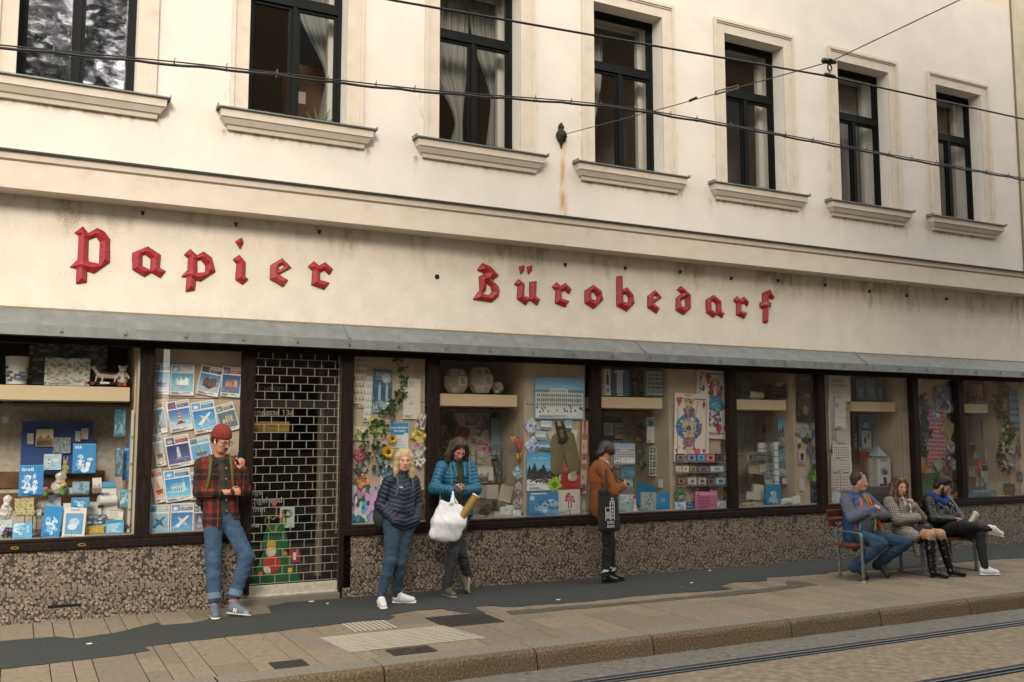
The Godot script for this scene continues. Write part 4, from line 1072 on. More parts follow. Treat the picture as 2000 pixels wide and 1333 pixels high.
		["paper_napkin","floral 4a5448 7a8478 2a302c",7.682,1.515,-.797,.116,.116,36,.006,"olive napkin in the dim hanging column of the third niche","napkin",13],
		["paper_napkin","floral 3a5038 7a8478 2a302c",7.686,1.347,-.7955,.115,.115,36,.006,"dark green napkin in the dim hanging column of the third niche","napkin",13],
		["photo_strip","photos c0bcac 4a5a68",7.721,1.399,-.5485,.175,.399,-2,.006,"sheet with twelve small photographs in the third niche","photo sheet",0],
		["puzzle_box","palace 8fa0c0 c8c8c4",7.131,1.508,-.4125,.334,.267,-1,.03,"winter palace picture box above the rack in the third niche","box",0],
		["atlas_book","blob 5a7a8a 3f98c0",7.218,1.271,-.457,.227,.172,3,.02,"dark book with a bright blue spot on the second wire rack","book",0],
		["cut_out_sheet","blob 6a9aa8 c0c8c8",7.183,1.12,-.4555,.241,.086,0,.01,"grey blue sheet on the second wire rack","sheet",0],
		["gift_set","sticker 8a7870",7.19,1.015,-.44,.224,.05,0,.03,"flat patterned box on the second wire rack","box",0],
		["glass_pack","blob 9ab0b4 d0d8d8",7.077,.878,-.294,.236,.216,-3,.03,"pale blue pack standing beside the reader","pack",0],
		["blue_sheet","plain 1f6f9c",7.553,.941,-.547,.307,.316,-16,.006,"plain blue sheet leaning at the back of the third niche","sheet",0],
		["small_notice","lines ccc8bc a09a90 b8b4a8",7.744,1.102,-.411,.113,.114,-3,.004,"small printed notice on the third niche side","notice",23],
		["small_notice","lines c4c0b4 a09a90 b8b4a8",7.85,1.163,-.4095,.116,.108,2,.004,"small square notice above the blue folder","notice",23],
		["small_notice","plain a8b4b4",7.858,1.037,-.408,.12,.11,0,.004,"blank grey notice directly above the blue folder","notice",23],
		["blue_folder","embl 1f7fb0 4f9fc4",7.648,.884,-.278,.23,.219,0,.02,"bright blue folder standing on the third display floor","folder",0],
		["jewel_pack","sticker 8aa0a0",7.329,.896,-.16,.236,.233,-4,.03,"grey sparkling pack beside the blue folder","pack",0],
		["playing_card","queen d8cfc4",8.462,2.188,-.214,.542,.964,-3,.01,"giant queen of hearts playing card behind the king","playing card",8],
		["playing_card","king dcd4c8",8.096,1.85,-.2035,.579,.918,-2,.01,"giant king of hearts playing card in front of the queen","playing card",8],
		["patterned_cloth","bigfloral 6a5a60 3a3038 8a7078 a89898",8.293,1.184,-.2375,.499,.408,0,.006,"dark patterned cloth behind the rows of card packs","cloth",0],
		["card_pack","pack 6a5058",7.878,1.451,-.19,.134,.106,0,.025,"first card pack on the upper narrow shelf below the playing cards","card pack",16],
		["card_pack","pack 6a8090",8.063,1.449,-.1885,.144,.106,0,.025,"second card pack on the upper narrow shelf below the playing cards","card pack",16],
		["card_pack","pack 3f80a8",8.22,1.447,-.187,.137,.107,0,.025,"third card pack on the upper narrow shelf below the playing cards","card pack",16],
		["card_pack","pack c06878",8.376,1.445,-.1855,.149,.108,0,.025,"fourth card pack on the upper narrow shelf below the playing cards","card pack",16],
		["card_pack","pack 202428",8.532,1.444,-.184,.131,.108,0,.025,"fifth card pack on the upper narrow shelf below the playing cards","card pack",16],
		["card_pack","pack 9a8a8a",8.668,1.442,-.1825,.124,.109,0,.025,"last card pack on the upper narrow shelf below the playing cards","card pack",16],
		["card_pack","pack b8b0a4",7.843,1.303,-.181,.087,.09,0,.025,"first card pack on the middle narrow shelf below the playing cards","card pack",16],
		["card_pack","pack c0bcb0",7.954,1.301,-.1795,.101,.091,0,.025,"second card pack on the middle narrow shelf below the playing cards","card pack",16],
		["card_pack","pack 7a6a50",8.078,1.299,-.178,.114,.091,0,.025,"third card pack on the middle narrow shelf below the playing cards","card pack",16],
		["card_pack","pack 5a5058",8.249,1.296,-.1765,.193,.092,0,.025,"fourth card pack on the middle narrow shelf below the playing cards","card pack",16],
		["card_pack","pack a8b8c4",8.475,1.293,-.175,.228,.092,0,.025,"fifth card pack on the middle narrow shelf below the playing cards","card pack",16],
		["card_pack","pack 9a7a6a",8.664,1.29,-.1735,.123,.093,0,.025,"last card pack on the middle narrow shelf below the playing cards","card pack",16],
		["card_pack","pack 6a4838",7.869,1.142,-.172,.121,.109,0,.025,"first card pack on the lower narrow shelf below the playing cards","card pack",16],
		["card_pack","pack a89c98",8.051,1.139,-.1705,.143,.109,0,.025,"second card pack on the lower narrow shelf below the playing cards","card pack",16],
		["card_pack","pack 8a8c78",8.215,1.135,-.169,.141,.11,0,.025,"third card pack on the lower narrow shelf below the playing cards","card pack",16],
		["card_pack","pack 4a3c30",8.365,1.132,-.1675,.134,.11,0,.025,"fourth card pack on the lower narrow shelf below the playing cards","card pack",16],
		["card_pack","pack 8aa0b8",8.527,1.129,-.166,.168,.111,0,.025,"fifth card pack on the lower narrow shelf below the playing cards","card pack",16],
		["card_pack","pack b0a890",8.677,1.125,-.19,.115,.112,0,.025,"last card pack on the lower narrow shelf below the playing cards","card pack",16],
		["paper_napkin","floral 4a6a48 8aa088 2a4038",7.877,.957,-.202,.157,.157,38,.006,"green leaf napkin below the giant king","napkin",13],
		["paper_napkin","floral 6a5438 3a3428 8a7450",8.632,.961,-.2005,.152,.152,42,.006,"brown patterned napkin at the third post","napkin",13],
		["game_box","lines b86888 5a3048 d890a8",8.259,.88,-.16,.37,.229,-2,.04,"pink game box with a large letter below the card packs","box",0],
		["card_box","blob c0ccd0 4f90b8",7.842,.822,-.16,.17,.096,0,.03,"white and blue card box beside the pink game box","box",4],
		["card_box","blob 2a3844 4f90c0",8.007,.82,-.16,.157,.093,0,.03,"dark framed blue card box touching the pink game box","box",4],
		["card_box","blob c8d0d0 5f98c0",8.524,.818,-.16,.15,.088,0,.03,"white box with a blue pattern right of the pink game box","box",4],
		["card_box","blob 3a4a70 5f78b0",8.652,.821,-.167,.147,.094,0,.03,"dark blue card box at the third post","box",4],
		["box_file","plain 2a332f",9.189,2.397,-.4385,.151,.236,0,.1,"dark green box file on the fourth shelf","box",0],
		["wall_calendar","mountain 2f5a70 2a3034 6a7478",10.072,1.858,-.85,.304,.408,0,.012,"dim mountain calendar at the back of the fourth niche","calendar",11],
		["wall_calendar","mountain 3f90b8 4a5458 98a4a8",9.997,1.8,-.4485,.298,.406,0,.012,"alpine road calendar with a blue sky in the fourth niche","calendar",11],
		["wall_calendar","mountain 4f88a0 6a7878 b0b8b8",9.981,1.347,-.447,.275,.379,0,.012,"pale mountain calendar low in the fourth niche","calendar",11],
		["wall_calendar","owls 14120e 6a4a18",10.185,2.29,-.2125,.375,.697,-1,.012,"dark owl calendar with golden leaves on the fourth board","calendar",0],
		["pinned_card","photos b0b0a8 6a7078",10.075,1.819,-.211,.172,.172,-32,.006,"grey music sheet napkin below the owl calendar","card",7],
		["pinned_card","floral 3f68a0 8ab048 c04858",10.287,1.778,-.235,.143,.143,-34,.006,"round bright blue and green napkin below the owl calendar","card",7],
		["pinned_card","land c0b8a8 8a7a68 4a4038",10.048,1.639,-.2335,.075,.138,0,.006,"tiny upright animal card below the music napkin","card",7],
		["pinned_card","blob 2a2c2a 4a4a44",10.183,1.681,-.232,.154,.08,-20,.006,"small black napkin in the middle of the fourth board","card",7],
		["pinned_card","photos 8a9098 2a3038",10.254,1.547,-.2305,.154,.154,-34,.006,"grey and black animal napkin on the fourth board","card",7],
		["pinned_card","dog c0aca8 202020",10.09,1.439,-.229,.139,.212,-6,.006,"pale card with a black dog on the fourth board","card",7],
		["pinned_card","land 5f8090 a8b8b8 4a5a58",10.336,1.369,-.2275,.117,.183,-3,.006,"blue grey picture card at the edge of the fourth board","card",7],
		["pinned_card","floral 5a8a30 8ab048 2a4a20",10.281,1.175,-.226,.167,.167,-34,.006,"grass green napkin with a dark animal","card",7],
		["pinned_card","lines ccc8bc a09a90 b8b4a8",10.066,1.04,-.2245,.099,.171,0,.006,"narrow white price list on the fourth board","card",7],
		["picture_box","blob 1a2226 3a5a68",10.367,.922,-.293,.242,.296,0,.05,"dark box with a blue animal picture at the fourth post","box",0],
		["picture_box","book 2f80a8 c8d4d8",9.539,.92,-.283,.259,.287,-2,.06,"blue and white box with a tool picture in the fourth niche","box",0],
		["tape_box","book 2f88b8 d0d8d8",10.416,.905,-.95,.221,.141,-3,.06,"bright blue and white dispenser box in the fourth niche","box",0],
		["ring_binder","plain c0bca8",9.425,.907,-.4455,.22,.285,-8,.05,"cream ring binder standing open in the fourth niche","binder",0],
		["envelope_stack","lines ccc8ba a8a498 b8b4a8",9.299,.896,-.3985,.246,.112,-5,.03,"stack of white envelopes before the cream binder","envelopes",0],
		["display_easel","plain bcb8a4",9.564,1.27,-.617,.27,.159,-6,.02,"cream folded card easel under the glass ledge","card",0],
		["map_sheet","photos 8a9ca0 b0bcbc",9.813,1.361,-.6155,.206,.553,0,.006,"tall grey blue map sheet behind the paper tube","sheet",0],
		["flat_box","blob 8a9898 3a5a6a",9.546,1.429,-.5525,.297,.073,0,.06,"flat grey box under the glass ledge","box",0],
		["small_box","plain d4d4cc",9.927,.832,-.224,.136,.106,6,.04,"small white open box on the fourth display floor","box",0],
		["sign_card","plain cfccc4",10.859,2.442,-.223,.441,.382,0,.006,"white sign with two sentences about dates and calendars","sign",0],
		["year_calendar","plain c4c2ba",10.686,1.904,-.2135,.147,.726,0,.006,"narrow white year calendar with vertical lettering","calendar",0],
		["paper_bag","bag ccc8be 2f80b0",10.831,2.069,-.2,.215,.459,-1,.02,"white paper bag with a small blue emblem among the calendars","bag",0],
		["month_calendar","lines c0bcb2 a09c94 b0aca4",10.853,1.728,-.185,.269,.19,0,.008,"faint grid calendar, uppermost below the paper bag","calendar",25],
		["month_calendar","grid d0cdc4 5a5a5a",10.814,1.519,-.1835,.357,.254,0,.008,"folded month calendar in the middle of the narrow panel","calendar",25],
		["month_calendar","grid d4d1c8 5a5a5a",10.844,1.31,-.182,.324,.17,0,.008,"month calendar hanging above the seated man","calendar",25],
		["month_calendar","grid c8c4bc 80605c",10.677,1.089,-.1805,.171,.266,0,.008,"red headed calendar left of the seated man","calendar",25],
		["month_calendar","grid ccc8c0 6a6a66",10.891,1.085,-.179,.235,.277,0,.008,"grey month calendar behind the seated man","calendar",25],
		["month_calendar","lines c4c4c0 8aa0b0 a8b4b8",10.677,.859,-.1775,.171,.174,0,.008,"tilted diary page lowest in the narrow panel","calendar",25],
		["month_calendar","plain c0bcb4",10.64,1.351,-.176,.088,.239,0,.008,"blank white calendar back beside the post","calendar",25],
		["picture_box","book 1f5068 5f90a0",11.467,2.451,-.444,.207,.326,0,.08,"first dark blue picture box on the fifth shelf","box",14],
		["picture_box","book 1f5068 5f90a0",11.696,2.451,-.4425,.229,.326,0,.08,"second dark blue picture box on the fifth shelf","box",14],
		["picture_box","book 1f5068 5f90a0",11.895,2.456,-.441,.136,.338,0,.08,"last dark blue picture box on the fifth shelf","box",14],
		["lighthouse_poster","lighthouse 2f7fa8 ccd0c8",12.003,1.776,-.794,.327,.59,0,.012,"poster of a white round tower under blue sky in the fifth niche","poster",0],
		["narrow_poster","photos 3a4a50 8a9a98",11.818,1.79,-.8485,.08,.56,0,.012,"narrow dark poster beside the white tower poster","poster",0],
		["ring_binder","plain 7a2a24",11.569,1.429,-.497,.191,.143,0,.06,"red ring binder standing behind the seated man","binder",0],
		["ring_binder","plain a8a498",11.674,1.185,-.454,.108,.421,0,.06,"pale grey ring binder behind the seated man","binder",0],
		["product_box","shaver c4c6c2 4a6a78",11.892,1.2,-.4525,.274,.466,0,.1,"tall white product box between the seated man and woman","box",0],
		["drawing_pad","album c8ccc8 2f78a0",12.347,1.108,-.5455,.442,.306,0,.03,"wide white pad with a blue figure behind the seated woman","pad",0],
		["box_file","plain 2c302e",11.65,.863,-.397,.685,.223,0,.3,"dark grey box below the tall product box","box",0],
		["banner","stripes b4b0a6 5a5650",13.05,2.655,-.24,.716,.083,1,.01,"narrow grey banner with a row of letters at the top of the sixth window","banner",0],
		["tapestry","bigfloral 2f4a78 8aa0b0 b8bcb8 4a6a8a",13.106,2.313,-.2215,.382,.414,0,.008,"small blue tapestry with a pale arch","tapestry",0],
		["apron","check c8b0b0 9a4a58",12.903,1.724,-.22,.397,.911,-2,.012,"pink and white checked apron hanging in the sixth window","apron",0],
		["paper_napkin","floral 8a9a98 b8c4c0 5a7078",12.916,2.048,-.21,.173,.145,-8,.006,"pale grey napkin below the blue tapestry","napkin",13],
		["paper_napkin","floral 8a7858 c09a40 b0a898",13.172,1.867,-.2085,.262,.262,-30,.006,"gold and grey napkin fan beside the apron","napkin",13],
		["paper_napkin","floral b8b4a8 6a6a68 8a8880",13.233,1.573,-.207,.168,.168,-30,.006,"white napkin with a grey tree","napkin",13],
		["paper_napkin","stripes 3f8a5a a8c0a8",12.925,1.282,-.2055,.16,.16,32,.006,"green and white striped napkin over the apron hem","napkin",13],
		["paper_napkin","floral 6a3a50 b0a0a8 3a2830",13.117,1.411,-.204,.153,.153,-30,.006,"dark purple napkin beside the apron hem","napkin",13],
		["paper_napkin","floral 7a8088 a89cb0 4a5868",13.269,1.291,-.2025,.153,.153,-30,.006,"grey lilac napkin right of the purple one","napkin",13],
		["paper_napkin","floral 5a2a30 a05058 2a2020",13.118,1.205,-.201,.157,.157,34,.006,"dark red flower napkin above the bearded man","napkin",13],
		["grass_panel","stripes 1f4a28 3a6a38",12.738,.974,-.22,.422,.383,0,.02,"green artificial grass panel behind the bearded man","panel",0],
		["picture_box","blob 9a8a84 5a5048",14.175,2.439,-.3955,.124,.303,0,.06,"narrow pale box among the dried flowers","box",0],
		["landscape_picture","blob 2f3420 4a4a28",14.767,1.727,-.9485,.388,.414,0,.02,"dark green landscape picture in the last niche","picture",0],
		["gold_calendar","land 6a6a48 a08a3c c0a868",14.546,1.833,-.4955,.346,.319,0,.012,"gold framed calendar with a dark tree in the last niche","calendar",0],
		["photo_calendar","cal c0c4c0 4a5658",14.533,1.477,-.4395,.356,.335,0,.012,"black and white calendar with a grey tree, upper one","calendar",1],
		["photo_calendar","cal c4c6c2 3a4848",14.442,1.114,-.438,.429,.316,0,.012,"black and white calendar with a dark tree, lower one","calendar",1],
		["price_card","lines b8bcb6 4a5a60 a8aca8",14.591,.97,-.394,.201,.335,0,.008,"narrow white card with a printed emblem in the last niche","card",0],
		["bottle_poster","winebox 8aa4b0 2f5a80",14.936,2.193,-.2185,.448,.701,0,.008,"pale poster with rows of blue bottles at the picture edge","poster",0],
		["paper_napkin","floral 5f7f90 8aa8b0 4a6470",14.09,1.411,-.3925,.146,.146,-30,.006,"blue grey napkin tilted in the last niche","napkin",13],
		["paper_napkin","floral a04a28 c07848 6a2a18",14.112,1.281,-.391,.147,.147,-34,.006,"rust orange napkin in the last niche","napkin",13],
		["paper_napkin","floral 8a8478 5a5450 b0a89c",13.966,1.158,-.3895,.197,.168,0,.006,"grey face napkin low in the last niche","napkin",13],
		["paper_napkin","blob b8bcb8 8a9090",14.745,1.531,-.225,.15,.15,-28,.006,"white napkin right of the blossoms garland","napkin",13],
		["paper_napkin","floral 8a5a38 a8a090 5a3a28",14.955,1.505,-.2235,.149,.201,20,.006,"brown pine cone napkin near the picture edge","napkin",13],
		["paper_napkin","floral 8a90a0 b0b4c0 5a6078",14.803,1.316,-.222,.106,.276,-25,.006,"lilac grey napkin near the picture edge","napkin",13],
		["paper_napkin","floral 6a6878 a098b0 4a4858",14.942,1.066,-.2205,.2,.148,-10,.006,"violet posy napkin near the picture edge","napkin",13],
		["paper_napkin","lines b0b4b0 6a7478 98a0a0",15.009,1.712,-.219,.144,.173,-20,.006,"music napkin cut by the picture edge","napkin",13],
		["gift_box","blob 8aa4b0 c8ccc8",13.834,.824,-.16,.556,.101,0,.08,"long pale blue box on the last display floor","box",0],
		["display_card","blob c8ccc8 8fa8b0",.368,1.085,-.5925,.114,.119,3,.015,"pale gift box standing between the two glass shelves","card",19],
		["display_card","lines d0d0c8 98a0a0 b8bcb8",.485,1.179,-.591,.083,.07,0,.015,"small white printed card beside the wrapped bundle","card",19],
		["display_card","blob d4d4cc a8b8bc",.73,1.005,-.5785,.079,.122,-3,.015,"pale box left of the fan of envelopes","card",19],
		["display_card","floral c0c8b0 6f9048 d8d4c0",.225,.952,-.544,.054,.113,4,.015,"green sprig card behind the sticker pack","card",19],
		["display_card","plain cfcfc8",.481,1.038,-.494,.072,.058,0,.015,"flat white pack behind the photo album","card",19],
		["display_card","lines c8c8c0 90989c b0b4b0",.984,1.086,-.614,.04,.171,0,.015,"narrow white booklet at the right end of the lower shelf","card",19],
		["display_card","land d0ccc0 a8a498 88847c",.263,1.046,-.6125,.103,.116,-5,.015,"small beige picture card behind the blue gift bag","card",19],
		["display_card","blob c8d4dc 5f90b0",.791,.875,-.3385,.096,.077,3,.015,"light blue pack before the envelope fan","card",19],
		["display_card","photos b0aca0 6a7078",-.094,2.083,-.7,.093,.104,0,.015,"sheet of small photos at the left of the first niche","card",19],
		["display_card","lines c4c0b4 908c84 a8a49c",-.114,1.906,-.72,.062,.069,0,.015,"small price note at the left edge of the first niche","card",19],
		["display_card","blob b8b4a8 8a8478",5.447,.924,-.5425,.077,.094,0,.015,"small grey box behind the candle boxes","card",22],
		["display_card","lines c8c4b8 98948c b0aca4",5.22,1.242,-.4925,.057,.101,0,.015,"white price card on the wire rack","card",22],
		["display_card","plain 2a2624",5.589,.783,-.2925,.081,.044,0,.015,"small black purse beside the blue box","card",22],
		["display_card","lines c8c4b8 98948c b0aca4",9.567,1.398,-.6985,.206,.133,-4,.015,"printed leaflet under the mountain calendar","card",20],
		["display_card","blob c4c8c4 7f98a8",9.909,1.091,-.4065,.085,.091,0,.015,"tiny white box above the tape dispenser box","card",20],
		["display_card","plain bcb8ac",9.696,1.079,-.48,.172,.063,0,.015,"flat cream pack above the tool box","card",20],
		["display_card","land b09a70 8a7450 6a5a40",9.116,.784,-.291,.228,.061,0,.015,"small brown picture block at the fourth display corner","card",20],
		["display_card","plain c8c4b4",9.665,1.271,-.5895,.12,.11,0,.015,"cream card beside the easel","card",20],
		["display_card","land 5a6458 8a8a70 4a4a3c",14.233,1.616,-.588,.144,.154,0,.015,"small dark picture below the green landscape","card",21],
		["display_card","lines b8bcb6 7a8488 a0a8a8",14.36,.895,-.388,.173,.113,0,.015,"white note beside the narrow emblem card","card",21],
		["display_card","floral 8a7a70 b0a89c 5a5048",14.136,.984,-.405,.199,.15,0,.015,"beige napkin low in the last niche","card",21],
		["display_card","plain a8a298",12.643,1.61,-.847,.145,.167,0,.015,"pale panel sheet in the fifth niche","card",21],
	]
func solid_goods()->Array:
	return [
		["wastebasket",-.03,2.381,-.42,.211,.271,"","white wastebasket printed with blue cars on the upper shelf","wastebasket",0],
		["toy_horse",.753,2.368,-.36,.241,.233,"","red and white toy horse on wheels on the upper shelf","toy",0],
		["toy_bear",.936,2.353,-.34,.136,.217,"","white toy bear in a red coat at the shelf end","toy",0],
		["bunny",.453,1.443,-.62,.08,.185,"","small brown bunny figurine in a green dress on the glass shelf","figurine",0],
		["tulip_pot",.275,1.199,-.44,.064,.095,"d0688c","pink tulips in a tiny green pot on the lower glass shelf","flower pot",0],
		["tulip_pot",.432,1.223,-.44,.069,.137,"d8b438","yellow tulips in a tiny green pot on the lower glass shelf","flower pot",0],
		["wrapped",.402,1.246,-.54,.187,.194,"a8a498","clear wrapped grey gift bundle on the lower glass shelf","gift",0],
		["roll",.85,1.087,-.5,.186,.105,"dcdcd8","white rolled towel lying beside the lower glass shelf","roll",0],
		["wrapped",-.066,1.033,-.44,.141,.216,"c4c0b8","clear bag of crumpled white tissue at the window edge","bag",0],
		["posy",-.009,.822,-.2,.141,.1,"6b3f70","purple silk flower posy at the left of the display floor","flowers",0],
		["posy",.407,.812,-.2,.167,.08,"e6e2d2","white silk flower posy in front of the blue gift bag","flowers",0],
		["posy",1.023,.817,-.2,.085,.09,"5d4070","purple silk flower posy beside the first post","flowers",0],
		["posy",.873,.798,-.2,.083,.052,"c8a838","yellow silk leaves in front of the blue notice card","flowers",0],
		["sunflower",3.814,1.709,-.17,.117,.113,"","upper sunflower in the ivy garland","flower",0],
		["sunflower",3.763,1.559,-.17,.157,.142,"","lower and larger sunflower in the ivy garland","flower",0],
		["ivy",3.745,1.94,-.19,.429,1.356,"","green ivy garland climbing the panel above the blonde woman","garland",0],
		["polyhedron",4.71,2.402,-.4,.306,.287,"a0978a","grey paper covered polygon box, middle sized, on the second shelf","box",0],
		["polyhedron",5.04,2.419,-.4,.361,.308,"aaa498","largest paper covered polygon box on the second shelf","box",0],
		["polyhedron",5.254,2.331,-.36,.152,.133,"8f8878","smallest paper covered polygon box on the second shelf","box",0],
		["heart",5.518,1.644,-.3,.121,.165,"c05860","glossy pink heart ornament hanging at the board edge","heart",0],
		["heart",5.444,1.697,-.32,.096,.075,"b89858","small gold heart ornament beside the pink heart","heart",0],
		["lederhosen",6.099,1.604,-.2,.397,.659,"","olive leather shorts with black braces pinned on the board","shorts",0],
		["pouch",6.222,1.251,-.2,.149,.179,"","white pouch with dark trim on the red cloth","pouch",0],
		["rack",5.251,1.264,-.6,.364,.597,"","black wire rack with guest books in the second niche","rack",0],
		["posy",5.002,.845,-.2,.164,.146,"4a3a30","dark silk flower with peach petals beside the leaning man","flowers",0],
		["cone",6.389,.852,-.2,.126,.16,"a89878","tan paper cone standing at the board corner","paper cone",0],
		["foliage",4.789,1.701,-.85,.197,.551,"","dark artificial foliage behind the leaning man","foliage",0],
		["bottle",7.225,2.43,-.4,.085,.325,"","first dark green bottle in the row on the third shelf","bottle",3],
		["bottle",7.316,2.432,-.4,.086,.326,"","second dark green bottle in the row on the third shelf","bottle",3],
		["bottle",7.408,2.435,-.4,.086,.327,"","third dark green bottle in the row on the third shelf","bottle",3],
		["rack",7.194,1.095,-.5,.312,.533,"","black wire rack below the palace picture box","rack",0],
		["figure",7.161,.878,-.2,.079,.211,"","small white figure with a red head on the third display floor","figurine",0],
		["ledge",8.263,1.386,-.19,.965,.008,"","narrow clear upper shelf carrying card packs","shelf",12],
		["ledge",8.26,1.244,-.19,.964,.008,"","narrow clear middle shelf carrying card packs","shelf",12],
		["ledge",8.255,1.073,-.19,.962,.008,"","narrow clear lower shelf carrying card packs","shelf",12],
		["roll",9.399,2.335,-.4,.341,.131,"d4d0c6","two white paper rolls lying on the fourth shelf","paper roll",0],
		["letter_tray",9.796,2.396,-.42,.271,.231,"","black stacked letter tray with a price tag on the fourth shelf","letter tray",0],
		["tube",9.756,1.299,-.4,.079,.705,"ccd0cc","tall white paper tube with blue rings in the fourth niche","paper tube",0],
		["tube",9.568,1.575,-.5,.107,.135,"c8ccc8","short white paper roll standing on the glass ledge","paper roll",0],
		["ledge",9.437,1.49,-.5,.53,.027,"","dark glass ledge in the fourth niche","shelf",0],
		["roll",9.771,.816,-.219,.202,.089,"c4c8c4","white paper roll lying on the fourth display floor","paper roll",0],
		["pyramid",11.835,1.51,-.42,.207,.152,"","pale glass pyramid on top of the tall product box","pyramid",0],
		["garland",12.57,1.868,-.2,.192,.951,"","dark green leaf garland beside the checked apron","garland",0],
		["bow",12.748,1.79,-.19,.157,.153,"","small dark ribbon bow on the checked apron","bow",0],
		["leaf",12.577,1.227,-.19,.168,.195,"b06a20","orange maple leaf decoration beside the apron","leaf",0],
		["fruit",13.349,.915,-.3,.244,.31,"","heap of artificial orange and yellow fruit in the sixth window","fruit",0],
		["planter",14.234,2.453,-.45,.621,.341,"","dark dried flower bunch on the sixth shelf","flowers",0],
		["garland",14.442,2.34,-.19,.32,.611,"","dark palm frond garland, upper part of the last hanging spray","garland",0],
		["garland",14.499,1.563,-.19,.377,.945,"w","dark garland with white blossoms hanging in the last window","garland",0],
		["posy",14.723,.816,-.9,.379,.088,"b05a38","orange flower bunch on the last display floor","flowers",0],
		["basket",14.595,.856,-.2,.218,.169,"","small wicker basket with greens on the last display floor","basket",0],
		["posy",15.489,.866,-.758,.293,.189,"3a6a48","green bunch behind the wicker basket","flowers",0],
		["posy",15.448,.836,-.586,.215,.128,"b8a038","yellow flower bunch at the picture edge","flowers",0],
	]
const CELL:=128
var sheet:Image
var cx0:=0
var cy0:=0
var prn:=RandomNumberGenerator.new()
func p_rect(x:float,y:float,w:float,h:float,c:Color)->void:
	var r:=Rect2i(cx0+int(x*CELL),cy0+int(y*CELL),maxi(1,int(ceil(w*CELL))),maxi(1,int(ceil(h*CELL)))).intersection(Rect2i(cx0,cy0,CELL,CELL))
	if r.size.x>0 and r.size.y>0:sheet.fill_rect(r,c)
func p_oval(x:float,y:float,rx:float,ry:float,c:Color)->void:
	var n:=int(ry*CELL*2.0)
	for i in n+1:
		var t:=(i+.5)/(n+1.0)*2.0-1.0
		var w:=rx*sqrt(1.0-t*t)
		p_rect(x-w,y+t*ry,w*2.0,1.0/CELL,c)
func p_poly(pts:Array,c:Color)->void:
	var y0:=9.0;var y1:=-9.0
	for p in pts:y0=minf(y0,p.y);y1=maxf(y1,p.y)
	var n:=int((y1-y0)*CELL)+1
	for i in n:
		var y:=y0+(i+.5)/CELL
		var xs:=[]
		for k in pts.size():
			var a:Vector2=pts[k];var b:Vector2=pts[(k+1)%pts.size()]
			if (a.y<=y)!=(b.y<=y):xs.append(a.x+(b.x-a.x)*(y-a.y)/(b.y-a.y))
		xs.sort()
		for k in range(0,xs.size()-1,2):p_rect(xs[k],y,xs[k+1]-xs[k],1.0/CELL,c)
func p_petals(x:float,y:float,r:float,c:Color,heart:Color)->void:
	var a0:=prn.randf()*6.0
	for k in 5:p_oval(x+cos(a0+k*1.257)*r*.6,y+sin(a0+k*1.257)*r*.6,r*.45,r*.42,c)
	p_oval(x,y,r*.25,r*.25,heart)
func p_heart(x:float,y:float,s:float,c:Color)->void:
	p_oval(x-s*.48,y-s*.3,s*.52,s*.5,c);p_oval(x+s*.48,y-s*.3,s*.52,s*.5,c)
	p_poly([Vector2(x-s*.97,y-s*.15),Vector2(x+s*.97,y-s*.15),Vector2(x,y+s*1.1)],c)
func p_fade(x:float,y:float,w:float,h:float,a:Color,b:Color)->void:
	for i in 16:p_rect(x,y+h*i/16.0,w,h/16.0+.01,a.lerp(b,i/15.0))
func p_lines(x:float,y:float,w:float,n:int,dy:float,c:Color,th:=.018)->void:
	for i in n:p_rect(x,y+i*dy,w*prn.randf_range(.6,1.0),th,c)
func vary(c:Color,a:=.12)->Color:
	var k:=1.0+prn.randf_range(-a,a)
	return Color(c.r*k,c.g*k,c.b*k)
